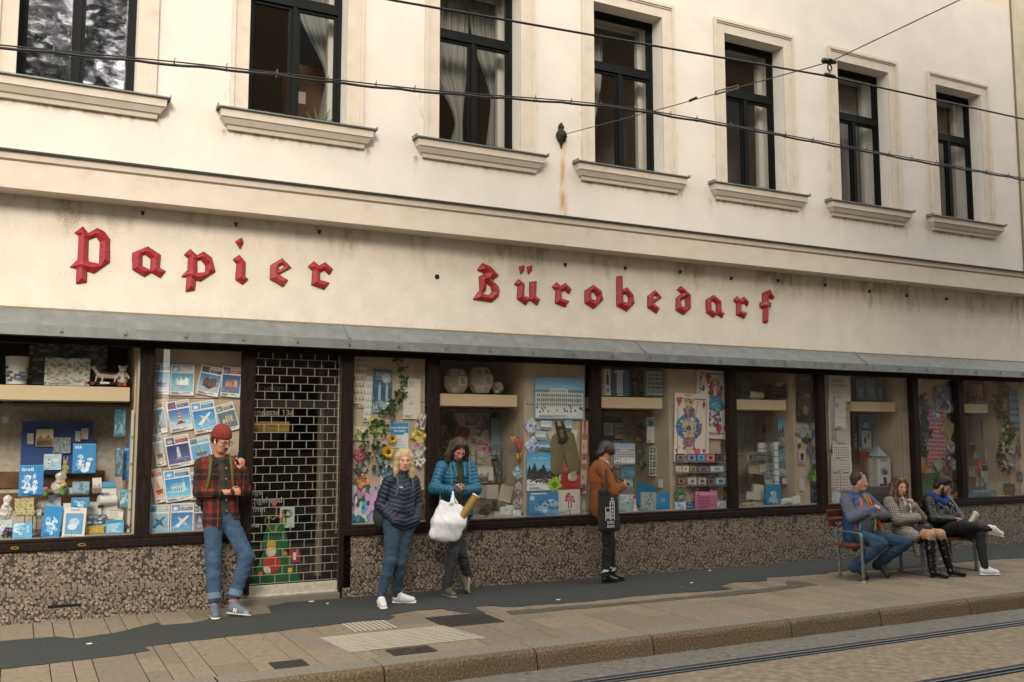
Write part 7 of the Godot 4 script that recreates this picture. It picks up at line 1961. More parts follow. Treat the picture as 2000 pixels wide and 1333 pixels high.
func shoe(root:Node,heel:Vector3,toe:Vector3,an:Vector3,up:String,sole:String,lace:="",s:=1.0,high:=.0,rough:=.6)->void:
	var d:=(toe-heel).normalized()
	var u:=(an-heel.lerp(toe,.22)).normalized()
	u=(u-d*u.dot(d)).normalized()
	var side:=d.cross(u)
	var l:=(toe-heel).length()
	var b:=Blob.new(.0055,.02)
	b.cap(heel+d*.042+u*.05,heel+d*l*.45+u*.048,.039*s,.041*s,1.0,side)
	b.cap(heel+d*l*.45+u*.045,toe-d*.045+u*.034,.042*s,.036*s,1.0,side)
	b.cap(heel+d*.052+u*.06,an.lerp(heel+d*.058+u*.10,.5),.042*s,.043*s)
	b.cap(heel+d*.075+u*.085,heel+d*l*.62+u*.046,.036*s,.034*s)
	if high>.0:b.cap(heel+d*.058+u*.10,an+(an-heel.lerp(toe,.22)).normalized()*high,.043*s,.047*s)
	b.cut_half(heel+u*.018,-u,.004)
	var sh:=part(root,"shoe",b.mesh(),mt(up,rough))
	var so:=Blob.new(.005,.006)
	so.cap(heel+d*.036+u*.012,heel+d*l*.5+u*.012,.041*s,.038*s,.34,u)
	so.cap(heel+d*l*.5+u*.012,toe-d*.042+u*.013,.038*s,.044*s,.32,u)
	part(sh,"sole",so.mesh(),mt(sole,.7))
	if lace:
		for i in 4:
			var c:=heel+d*(l*.48+i*.022)+u*(.092-i*.008)
			part(sh,"lace",M.new().tube([c-side*.026-u*.008,c+u*.003,c+side*.026-u*.008],.003,5).done(),mt(lace,.8))
func skin(hex:String)->StandardMaterial3D:
	var key:="skin"+hex
	if not mats.has(key):
		var m:=StandardMaterial3D.new()
		m.albedo_color=Color(hex);m.roughness=.5
		m.subsurf_scatter_enabled=true;m.subsurf_scatter_strength=.15
		mats[key]=m
	return mats[key]
func cloth_tex(key:String,size_:int,f:Callable,scale_:float,rough:=.9)->StandardMaterial3D:
	if not mats.has(key):
		var m:=StandardMaterial3D.new()
		m.albedo_texture=byte_tex(size_,size_,f)
		m.roughness=rough
		m.uv1_triplanar=true;m.uv1_scale=Vector3(scale_,scale_,scale_);m.uv1_triplanar_sharpness=6.0
		mats[key]=m
	return mats[key]
func denim(sd:int,dark:String,mid:String,light:String)->StandardMaterial3D:
	var a:=Color(mid).lerp(Color(dark),.35).to_html(false)
	var c:=Color(mid).lerp(Color(light),.4).to_html(false)
	return tmat(ntex(sd,.02,[.0,a,.45,mid,.6,mid,1.0,c],256,5),1.6,.9,ntex(sd+1,.3,[],256,2,FastNoiseLite.TYPE_SIMPLEX_SMOOTH,true,2.0),.5,false)
func quilt(J:Dictionary,pitch:float,amp:float,chevron:float,sd:int)->Callable:
	var n:=noise3(sd,7.0,2)
	var f:Vector3=J.front
	var side:=Vector3.UP.cross(f).normalized()
	var mid:Vector3=J.pel
	var segs:=[[J.elL,J.wrL],[J.elR,J.wrR],[J.shL,J.elL],[J.shR,J.elR]]
	return func(p:Vector3)->float:
		var q:=p.y-chevron*absf((p-mid).dot(side))
		for s in segs:
			var a:Vector3=s[0];var ab:Vector3=s[1]-a
			var t:=(p-a).dot(ab)/ab.length_squared()
			if t>-.1 and t<1.1 and (p-a-ab*t).length()<.085:q=t*ab.length()
		var w:=absf(sin(q*PI/pitch))
		return amp*(pow(w,.55)-.75)+n.get_noise_3dv(p)*.007
func build_beanie_man()->void:
	var base:=Vector3(1.86,0,.42)
	var J:=joints({"head":[1.825,1.690,.33],"neck":[1.825,1.515,.255],"shL":[1.655,1.455,.225],"shR":[1.985,1.462,.225],"elL":[1.640,1.185,.265],"wrL":[1.895,1.185,.425],"elR":[2.050,1.205,.385],"wrR":[2.008,1.400,.470],"pel":[1.855,.925,.225],"hipL":[1.785,.895,.225],"hipR":[1.935,.895,.225],"knL":[1.770,.490,.385],"knR":[2.075,.545,.455],"anL":[1.772,.125,.480],"anR":[1.945,.140,.505],"toL":[1.755,.0,.690],"toR":[2.085,.0,.665],"hlL":[1.776,.0,.420],"hlR":[1.888,.015,.500],"front":[.12,0,1],"face":[.52,-.34,.80]},base)
	var t:=thing("person","man in red beanie and plaid overshirt leaning on the wall with a phone","person",base)
	var hb:=head_basis(J.face,.05)
	var sk:=skin("b98468")
	var j:=Join.new()
	body_into(j,J)
	head_into(j,J.head,hb,1.0,J.neck,false)
	hand_into(j,J.wrR,Vector3(-.10,.98,.15),Vector3(-.55,.1,-.8),Vector3(-.75,.2,.5),.55,1.0,.35)
	hand_into(j,J.wrL,Vector3(.95,.05,.05),Vector3(.1,0,-1),Vector3(0,1,.1),.35)
	part(t,"body",j.done(),sk)
	face_parts(t,J.head,hb,1.0,"2a1c14","94574a","2c2018")
	for s in ["L","R"]:J["fo"+s]=J["an"+s];J["an"+s]=J["an"+s].lerp(J["kn"+s],.17)
	var lg:=legs(J,.009,[.096,.075,.070,.062],.118)
	var nz:=noise3(61,9.0,3)
	lg.disp=func(p:Vector3)->float:return nz.get_noise_3d(p.x,p.y*1.3,p.z)*.008
	part(t,"jeans",lg.mesh(),denim(110,"1f2d3d","2f445a","5f7484"))
	for s in ["L","R"]:
		var a:Vector3=J["an"+s];var k:Vector3=J["kn"+s]
		var d:=(a-k).normalized()
		part(t,"trouser_cuff",M.new().tube([a-d*.036,a-d*.034,a+d*.022,a+d*.024],[.060,.070,.071,.058],18).done(),mt("5c6f7d",.9))
		var so:=Blob.new(.006,.01);so.cap(a,J["fo"+s].lerp(J["hl"+s].lerp(J["to"+s],.25),.5),.042,.042)
		part(t,"sock",so.mesh(),cloth_tex("socks",64,func(x:int,y:int)->Color:return Color("c0504c") if ((x/9)*7+(y/8)*5)%4==0 else (Color("3f6a78") if ((x/8)+(y/9))%2==0 else Color("c84070")),9.0))
		shoe(t,J["hl"+s],J["to"+s],J["fo"+s],"565f66","c4bba8","c8c0b0",1.0)
		var hd:Vector3=(J["to"+s]-J["hl"+s]).normalized()
		var sd:Vector3=hd.cross(Vector3.UP) if s=="R" else hd.cross(Vector3.UP)
		var c0:Vector3=J["hl"+s].lerp(J["to"+s],.42)+Vector3(0,.052,0)
		if sd.z<0:sd=-sd
		var tm:=TextMesh.new();var fo:=SystemFont.new();fo.font_names=PackedStringArray(["Droid Sans"]);fo.font_weight=700
		tm.font=fo;tm.text="N";tm.font_size=48;tm.pixel_size=.0011;tm.depth=.012
		part(t,"shoe_letter",tm,mt("d8d4cc",.6),Transform3D(Basis(hd,Vector3.UP,hd.cross(Vector3.UP)),c0+hd.cross(Vector3.UP)*.034))
		part(t,"toe_cap",Blob.new(.005,.006).ell(J["to"+s]-hd*.045+Vector3(0,.034,0),Vector3(.034,.026,.034)).mesh(),mt("7d888e",.7))
	var hem:Vector3=(J.hipL+J.hipR)*.5+Vector3(0,.03,0)
	var inner:=Blob.new(.009,.03)
	var ch:Vector3=(J.shL+J.shR)*.5-Vector3(0,.10,0)
	inner.cap(ch,hem,.150,.140,.72,J.front);inner.cap((J.shL+J.shR)*.5,J.neck+Vector3(0,-.01,.005),.085,.062)
	inner.cap(J.shL.lerp(J.shR,.2),J.shL.lerp(J.shR,.8),.06,.06)
	part(t,"shirt",inner.mesh(),cloth_tex("green_check",64,func(x:int,y:int)->Color:
		var a:=1 if (x/16)%2==0 else 0
		var b:=1 if (y/16)%2==0 else 0
		return [Color("4a3a28"),Color("2f3c36"),Color("22342f")][a+b],5.0))
	for i in 5:part(t,"button",Blob.new(.003,.002).ell(Vector3(.008+.004*i,1.42-i*.105,-.056+.008*absf(2-i)) ,Vector3(.006,.006,.004)).mesh(),mt("d8d2c4",.4))
	var plaid:=cloth_tex("plaid",128,func(x:int,y:int)->Color:
		var fx:=1 if (x%64)<32 else 0
		var fy:=1 if (y%64)<32 else 0
		var c:Color=[Color("110e0c"),Color("3d140f"),Color("772417")][fx+fy]
		if x%64>45 and x%64<49 or y%64>45 and y%64<49:c=c.lerp(Color("a8492c"),.55)
		if x%64>13 and x%64<16 or y%64>13 and y%64<16:c=c.lerp(Color("20100c"),.7)
		return c,2.3)
	var waist:Vector3=J.pel+Vector3(0,.16,.0)
	var sh:=torso(J,.008,waist,hem+Vector3(.0,-.02,.0),[.168,.165,.188],[.074,.064,.048])
	sh.cap(J.shL.lerp(J.shR,.3)+Vector3(0,.05,.01),J.shL.lerp(J.shR,.7)+Vector3(0,.05,.01),.04,.04)
	sh.cap(J.neck+J.front*.10+Vector3(.005,-.03,0),J.pel+J.front*.15+Vector3(.02,.0,0),.045,.050,2.2,J.front,1,.008)
	sh.cap(J.pel+J.front*.15+Vector3(.025,.05,0),hem+J.front*.15+Vector3(.035,-.12,0),.050,.075,2.2,J.front,1,.008)
	sh.cut_half(hem+Vector3(0,-.115,0),Vector3(.06,-1,0),.006)
	var nw:=noise3(62,8.0,3)
	sh.disp=func(p:Vector3)->float:return nw.get_noise_3d(p.x*1.2,p.y*.7,p.z*1.2)*.010
	part(t,"overshirt",sh.mesh(),plaid)
	for q in [-1,1]:part(t,"collar",Blob.new(.006,.012).chain([J.neck+Vector3(q*.02,.03,-.065),J.neck+Vector3(q*.066,.02,-.01),J.neck+Vector3(q*.066+.008,-.05,.078),J.neck+Vector3(q*.090+.008,-.085,.082)],[.024,.026,.026,.018],.55,Vector3(q*.5,.6,.5)).mesh(),mt("1c1714",.9))
	var bean:=Blob.new(.006,.02)
	bean.ell(J.head+hb*Vector3(0,.070,-.022),Vector3(.092,.098,.106),hb)
	bean.cut_half(J.head+hb*Vector3(0,.040,.0),hb*Vector3(0,-1,.10),.006)
	var hx:=hb.inverse();var hc:Vector3=J.head
	bean.disp=func(p:Vector3)->float:
		var q:=hx*(p-hc)
		return .0016*sin(atan2(q.x,q.z+.02)*60.0)
	var red:=mt("762a23",.95)
	var bn:=part(t,"beanie",bean.mesh(),red)
	var bd:=Blob.new(.005,.01)
	var ring:=[]
	for k in 17:
		var a:=TAU*k/16.0
		ring.append(J.head+hb*Vector3(sin(a)*.087,.050+.012*cos(a),cos(a)*.101-.022))
	for k in 16:bd.cap(ring[k],ring[k+1],.019,.019,.42,(ring[k]-(J.head+hb*Vector3(0,.05,-.022))))
	bd.disp=bean.disp
	part(bn,"band",bd.mesh(),mt("6c251e",.95))
	var hr:=Blob.new(.005,.012)
	hr.ell(J.head+hb*Vector3(0,.0,-.052),Vector3(.080,.062,.070),hb);hr.cap(J.head+hb*Vector3(-.074,.02,.008),J.head+hb*Vector3(-.072,-.03,.0),.012,.006);hr.cap(J.head+hb*Vector3(.074,.02,.008),J.head+hb*Vector3(.072,-.03,.0),.012,.006)
	part(t,"hair",hr.mesh(),mt("1e1510",.85))
	var mu:=Blob.new(.003,.004)
	for q in [-1,1]:mu.cap(J.head+hb*Vector3(q*.004,-.049,.096),J.head+hb*Vector3(q*.028,-.056,.080),.0062,.0035)
	part(t,"moustache",mu.mesh(),mt("2a1a12",.9))
	var gl:=Node3D.new();gl.name="glasses";t.add_child(gl,true)
	for q in [-1,1]:
		var pts:=[]
		for k in 19:pts.append(J.head+hb*Vector3(q*.034+cos(TAU*k/18.0)*.025,.0+sin(TAU*k/18.0)*.023,.098-.006*absf(cos(TAU*k/18.0))))
		part(gl,"rim",M.new().tube(pts,.0022,6,false).done(),mt("2a1c10",.3))
		part(gl,"temple",M.new().tube([J.head+hb*Vector3(q*.059,.006,.094),J.head+hb*Vector3(q*.079,.008,.0)],.002,6).done(),mt("2a1c10",.3))
	part(gl,"bridge",M.new().tube([J.head+hb*Vector3(-.010,.006,.100),J.head+hb*Vector3(.0,.010,.103),J.head+hb*Vector3(.010,.006,.100)],.002,6).done(),mt("2a1c10",.3))
	part(t,"ear_bud",Blob.new(.004,.004).cap(J.head+hb*Vector3(-.082,-.008,.0),J.head+hb*Vector3(-.080,-.032,.008),.008,.004).mesh(),mt("d8d6d0",.3))
	var bp:=thing("backpack","dark backpack with olive straps worn by the man in the beanie","backpack",base)
	var bb:=Blob.new(.010,.04)
	bb.cap(J.shL.lerp(J.shR,.25)+Vector3(-.01,-.08,-.15),J.pel+Vector3(-.05,.12,-.13),.12,.13,.6,J.front)
	bb.cap(J.shL.lerp(J.shR,.7)+Vector3(0,-.08,-.15),J.pel+Vector3(.05,.12,-.13),.12,.13,.6,J.front)
	part(bp,"bag",bb.mesh(),mt("1d2321",.85))
	part(bp,"side_pocket",Blob.new(.008,.03).cap(J.pel+Vector3(-.185,.16,-.06),J.pel+Vector3(-.175,.32,-.06),.05,.045).mesh(),mt("20262a",.85))
	for q in [["shL",-.06],["shR",.05]]:
		var s0:Vector3=J[q[0]].lerp(J.neck,.42)
		part(bp,"strap",M.new().tube([s0+Vector3(0,.02,-.09),s0+Vector3(0,.062,-.01),s0+Vector3(0,.02,.095),s0+Vector3(q[1]*.2,-.10,.135),s0+Vector3(q[1]*.5,-.24,.128),s0+Vector3(q[1],-.34,.06)],.016,6).done(),mt("4d5326",.85))
	var ph:=thing("phone","dark blue phone held up by the man in the beanie","phone",base)
	var pb:=Basis(Vector3(.75,.0,-.66).normalized(),Vector3(.10,.97,.2).normalized(),Vector3.ZERO)
	pb.z=pb.x.cross(pb.y).normalized();pb.y=pb.z.cross(pb.x)
	var m:=M.new();m.xf=Transform3D(pb,J.wrR+Vector3(-.032,.115,.0))
	m.cbox(Vector3(-.037,-.072,-.0045),Vector3(.037,.072,.0045),.004)
	part(ph,"case",m.done(),mt("1c2a44",.35))
	m=M.new();m.xf=Transform3D(pb,J.wrR+Vector3(-.032,.115,.0))
	m.box(Vector3(-.033,-.066,-.0056),Vector3(.033,.066,-.0046))
	part(ph,"screen",m.done(),mt("0c0e12",.1))
func build_blonde_woman()->void:
	var base:=Vector3(3.6,0,.62)
	var J:=joints({"head":[3.655,1.478,.63],"neck":[3.648,1.315,.575],"shL":[3.505,1.262,.60],"shR":[3.790,1.255,.555],"elL":[3.430,1.020,.545],"wrL":[3.530,.870,.690],"elR":[3.870,1.010,.50],"wrR":[3.785,.862,.655],"pel":[3.628,.830,.575],"hipL":[3.555,.800,.595],"hipR":[3.705,.795,.560],"knL":[3.485,.435,.700],"knR":[3.620,.420,.640],"anL":[3.385,.110,.715],"anR":[3.605,.115,.590],"toL":[3.362,.0,.900],"toR":[3.800,.0,.660],"hlL":[3.400,.0,.655],"hlR":[3.578,.0,.535],"front":[.05,0,1],"face":[-.20,-.03,1.0]},base)
	var t:=thing("person","blonde woman in navy quilted jacket and jeans with hands in pockets","person",base)
	var hb:=head_basis(J.face)
	var j:=Join.new()
	body_into(j,J)
	head_into(j,J.head,hb,.94,J.neck,true)
	hand_into(j,J.wrL,Vector3(.7,-.35,-.25),Vector3(.3,0,-1),Vector3(0,1,0),.5,.85)
	hand_into(j,J.wrR,Vector3(-.7,-.35,-.25),Vector3(-.3,0,-1),Vector3(0,1,0),.5,.85)
	part(t,"body",j.done(),skin("bf8d74"))
	face_parts(t,J.head,hb,.94,"6a5038","a05c54","3a4a50")
	var lg:=legs(J,.009,[.096,.066,.058,.044],.125)
	var nz:=noise3(63,9.0,3)
	lg.disp=func(p:Vector3)->float:return nz.get_noise_3d(p.x,p.y*1.3,p.z)*.007
	part(t,"jeans",lg.mesh(),denim(114,"182430","253848","4a5f70"))
	for s in ["L","R"]:shoe(t,J["hl"+s],J["to"+s],J["an"+s],"c9c7c2","d2cfc8","dcdad5",.95)
	var hem:Vector3=(J.hipL+J.hipR)*.5+Vector3(0,.03,0)
	var jk:=torso(J,.0075,J.pel+Vector3(0,.14,.02),hem,[.152,.154,.152],[.072,.062,.050],.82)
	jk.ell(J.wrL+Vector3(.06,-.02,-.01),Vector3(.09,.08,.06));jk.ell(J.wrR+Vector3(-.06,-.02,-.01),Vector3(.09,.08,.06))
	jk.cap(J.neck+Vector3(0,-.02,.0),J.neck+Vector3(0,.045,.012),.078,.068)
	jk.cut_half(hem+Vector3(0,-.085,0),Vector3(0,-1,0),.008)
	jk.disp=quilt(J,.046,.011,.30,64)
	part(t,"quilted_jacket",jk.mesh(),mt("131d30",.58))
	part(t,"zip",M.new().tube([J.neck+Vector3(.0,.05,.085),J.neck+Vector3(.0,-.10,.128),J.pel+Vector3(.01,.28,.168),J.pel+Vector3(.01,.06,.165)],.004,5).done(),mt("0c121d",.4))
	part(t,"chest_logo",M.new().bar(J.neck+Vector3(-.090,-.098,.121),J.neck+Vector3(-.035,-.112,.137),.012,.004,Vector3(0,0,1)).done(),mt("c8ccd0",.6))
	var hr:=Blob.new(.0055,.016)
	var H:Vector3=J.head
	hr.ell(H+hb*Vector3(0,.048,-.022),Vector3(.082,.088,.094),hb)
	for q in [-1,1]:
		hr.chain([H+hb*Vector3(q*.040,.100,.030),H+hb*Vector3(q*.074,.045,.034),H+hb*Vector3(q*.078,-.03,.026),H+hb*Vector3(q*.084,-.10,.022),H+hb*Vector3(q*.092,-.165,.024)],[.026,.020,.019,.020,.014],1.0,hb.x,.03)
		hr.chain([H+hb*Vector3(q*.055,.04,-.04),H+hb*Vector3(q*.068,-.06,-.025),H+hb*Vector3(q*.080,-.17,-.010)],[.045,.038,.026],1.0,hb.x,.04)
	hr.chain([H+hb*Vector3(0,.04,-.065),H+hb*Vector3(0,-.07,-.065),H+hb*Vector3(0,-.18,-.055)],[.055,.055,.045],1.3,hb.x,.04)
	hr.ell(H+hb*Vector3(.004,-.02,.088),Vector3(.056,.085,.056),hb,1,.012)
	var ns:=noise3(65,1.0,2)
	hr.disp=func(p:Vector3)->float:return ns.get_noise_3d(p.x*55.0,p.y*2.0,p.z*55.0)*.0016
	part(t,"hair",hr.mesh(),cloth_tex("blonde",128,func(x:int,y:int)->Color:
		var k:=ns.get_noise_2d(x*37.0,y*.4)*.5+.5
		return Color("7c6240").lerp(Color("cdb890"),clampf(k*1.15,0,1)),4.0,.5))
	var bp:=thing("backpack","dark green backpack worn by the blonde woman","backpack",base)
	var bb:=Blob.new(.010,.04)
	bb.cap(J.shL.lerp(J.shR,.3)+Vector3(-.04,-.14,-.16),J.pel+Vector3(-.12,.06,-.10),.11,.135,.75,J.front)
	bb.cap(J.shL.lerp(J.shR,.7)+Vector3(0,-.14,-.16),J.pel+Vector3(.03,.08,-.14),.11,.12,.75,J.front)
	part(bp,"bag",bb.mesh(),mt("1d2b29",.8))
	for q in [["shL",.40],["shR",.36]]:
		var s0:Vector3=J[q[0]].lerp(J.neck,q[1])
		part(bp,"strap",M.new().tube([s0+Vector3(0,.0,-.10),s0+Vector3(0,.074,-.01),s0+Vector3(0,.035,.085),s0+Vector3(.0,-.06,.125),s0+Vector3(-.02,-.16,.130)],.014,6).done(),mt("39444c",.8))
func build_blue_man()->void:
	var base:=Vector3(4.4,0,.36)
	var J:=joints({"head":[4.390,1.590,.405],"neck":[4.410,1.455,.300],"shL":[4.245,1.395,.270],"shR":[4.585,1.395,.270],"elL":[4.140,1.160,.310],"wrL":[4.255,1.150,.515],"elR":[4.625,1.145,.350],"wrR":[4.415,1.145,.530],"pel":[4.460,.905,.240],"hipL":[4.395,.875,.240],"hipR":[4.535,.875,.240],"knR":[4.310,.480,.450],"knL":[4.435,.455,.375],"anR":[4.252,.115,.425],"anL":[4.560,.185,.290],"toR":[4.262,.0,.610],"toL":[4.520,.012,.430],"hlR":[4.240,.0,.345],"hlL":[4.592,.215,.285],"front":[-.05,0,1],"face":[-.06,-.62,.80]},base)
	var t:=thing("person","long haired man in teal quilted jacket looking down at his phone","person",base)
	var hb:=head_basis(J.face)
	var j:=Join.new()
	body_into(j,J)
	head_into(j,J.head,hb,.98,J.neck,false)
	hand_into(j,J.wrL,Vector3(.85,.05,.35),Vector3(.1,.85,-.5),Vector3(-.2,.5,.85),.75,1.0)
	hand_into(j,J.wrR,Vector3(-.85,.05,.30),Vector3(-.1,.85,-.5),Vector3(.2,.5,.85),.75,1.0)
	part(t,"body",j.done(),skin("b5826a"))
	face_parts(t,J.head,hb,.98,"3a281c","96584c","2c2018")
	var lg:=legs(J,.009,[.084,.064,.058,.052],.110)
	var nz:=noise3(66,10.0,3)
	lg.disp=func(p:Vector3)->float:return nz.get_noise_3d(p.x,p.y*2.2,p.z)*.009
	part(t,"trousers",lg.mesh(),denim(120,"1b1c1e","2c2e31","56595c"))
	for s in ["L","R"]:shoe(t,J["hl"+s],J["to"+s],J["an"+s],"4d473b","857a66","7d7566",1.0)
	var hem:Vector3=(J.hipL+J.hipR)*.5+Vector3(0,.02,0)
	var inner:=Blob.new(.009,.03)
	inner.cap((J.shL+J.shR)*.5-Vector3(0,.1,0),hem,.140,.132,.72,J.front);inner.cap((J.shL+J.shR)*.5,J.neck,.08,.060);inner.cap(J.shL.lerp(J.shR,.2),J.shL.lerp(J.shR,.8),.055,.055)
	part(t,"shirt",inner.mesh(),cloth_tex("leafy",64,func(x:int,y:int)->Color:return Color("6a6434") if ((x*3+y*5)%17<6)!=((x*5-y*3+640)%19<7) else Color("1d2218"),12.0))
	var jk:=torso(J,.0075,J.pel+Vector3(0,.14,.0),hem,[.165,.160,.168],[.074,.064,.050],.78)
	jk.cap(J.shL.lerp(J.shR,.28)+Vector3(0,.035,-.01),J.shL.lerp(J.shR,.72)+Vector3(0,.035,-.01),.055,.055)
	jk.cap(J.neck+J.front*.10+Vector3(0,.0,0),J.pel+J.front*.14+Vector3(.0,-.05,0),.040,.055,2.4,J.front,1,.008)
	jk.cut_half(hem+Vector3(0,-.06,0),Vector3(0,-1,0),.008)
	jk.disp=quilt(J,.042,.010,.0,67)
	part(t,"quilted_jacket",jk.mesh(),mt("155a74",.55))
	var hood:=Blob.new(.007,.02)
	for q in [-1,1]:hood.chain([J.neck+Vector3(q*.03,.02,-.08),J.neck+Vector3(q*.085,.03,-.01),J.neck+Vector3(q*.068,-.03,.075),J.neck+Vector3(q*.05,-.16,.115)],[.035,.034,.026,.010])
	part(t,"hood",hood.mesh(),mt("1a6680",.5))
	var hr:=Blob.new(.0055,.016)
	var H:Vector3=J.head
	hr.ell(H+hb*Vector3(0,.045,-.026),Vector3(.084,.092,.098),hb)
	for q in [-1,1]:
		hr.chain([H+hb*Vector3(q*.05,.09,.03),H+hb*Vector3(q*.082,.03,.03),H+Vector3(q*.098,-.05,-.01),H+Vector3(q*.108,-.125,-.03)],[.03,.026,.033,.022])
		hr.chain([H+hb*Vector3(q*.05,.03,-.07),H+Vector3(q*.09,-.06,-.07),H+Vector3(q*.10,-.13,-.08)],[.05,.045,.03])
	hr.ell(H+hb*Vector3(0,-.025,.088),Vector3(.058,.078,.055),hb,1,.012)
	var ns:=noise3(68,1.0,2)
	hr.disp=func(p:Vector3)->float:return ns.get_noise_3d(p.x*50.0,p.y*7.0,p.z*50.0)*.005
	part(t,"hair",hr.mesh(),tmat(ntex(122,.06,[.0,"1c120c",.5,"33231a",1.0,"543c2b"],256,4),3.0,.6,null,.5,false))
	var bp:=thing("backpack","teal backpack straps and dark bag on the man in teal","backpack",base)
	part(bp,"bag",Blob.new(.010,.04).cap((J.shL+J.shR)*.5+Vector3(0,-.1,-.16),J.pel+Vector3(0,.14,-.15),.13,.14,.5,J.front).mesh(),mt("24363c",.85))
	for q in ["shL","shR"]:
		var s0:Vector3=J[q].lerp(J.neck,.34)
		part(bp,"strap",M.new().tube([s0+Vector3(0,.0,-.10),s0+Vector3(0,.072,-.01),s0+Vector3(0,.030,.090),s0+Vector3(.0,-.08,.128),s0+Vector3(0,-.20,.130)],.012,6).done(),mt("3d7078",.8))
	var ph:=thing("phone","black phone held in both hands by the man in teal","phone",base)
	var m:=M.new();m.xf=Transform3D(Basis(Vector3(1,0,0),-.55)*Basis(Vector3(0,0,1),PI/2+.08),(J.wrL+J.wrR)*.5+Vector3(.0,.025,.055))
	m.cbox(Vector3(-.036,-.07,-.0045),Vector3(.036,.07,.0045),.004)
	part(ph,"case",m.done(),mt("141518",.3))
	var bag:=thing("carrier_bag","white cloth carrier bag hanging from the wrist of the man in teal","bag",base)
	var b:=Blob.new(.010,.035)
	var lf:=[Vector3(4.010,.695,.60),Vector3(4.045,.82,.61),Vector3(4.120,1.015,.58)]
	var rt:=[Vector3(4.265,.660,.60),Vector3(4.325,.80,.61),Vector3(4.385,.935,.58)]
	for i in 7:
		var u:=i/6.0
		var dep:=1.0-.35*absf(u-.5)*2.0
		b.cap(lf[0].lerp(rt[0],u)-base,lf[1].lerp(rt[1],u)-base,.075*dep,.090*dep,1.0,Vector3(0,0,1),0,.03)
		b.cap(lf[1].lerp(rt[1],u)-base,lf[2].lerp(rt[2],u)-base,.090*dep,.034,1.0,Vector3(0,0,1),0,.03)
	var nb:=noise3(69,4.5,3)
	b.disp=func(p:Vector3)->float:return nb.get_noise_3d(p.x*2.0+p.y*.8,p.y*.5,p.z*1.5)*.017
	part(bag,"sack",b.mesh(),mt("d6d5d8",.75))
	for q in [[.05,.10],[.10,.16]]:
		part(bag,"handle",M.new().tube([Vector3(4.17+q[0]*.6,1.01,.62)-base,J.wrL+Vector3(-.005,-.03,.055),J.wrL+Vector3(.0,.036,.0),J.wrL+Vector3(.015,-.03,-.045),Vector3(4.22+q[1]*.6,1.0,.55)-base],.012,6).done(),mt("d6d5d8",.75))
	var tb:=thing("cardboard_tube","ochre cardboard tube with a white end cap in the carrier bag","tube",base)
	var T0:=Vector3(4.30,.82,.62)-base;var T1:=Vector3(4.485,1.085,.65)-base
	part(tb,"tube",M.new().tube([T0,T1],.044,20).done(),mt("8a6a20",.6))
	part(tb,"end_cap",M.new().tube([T1,T1+(T1-T0).normalized()*.012],.047,20).done(),mt("d2cfc8",.6))
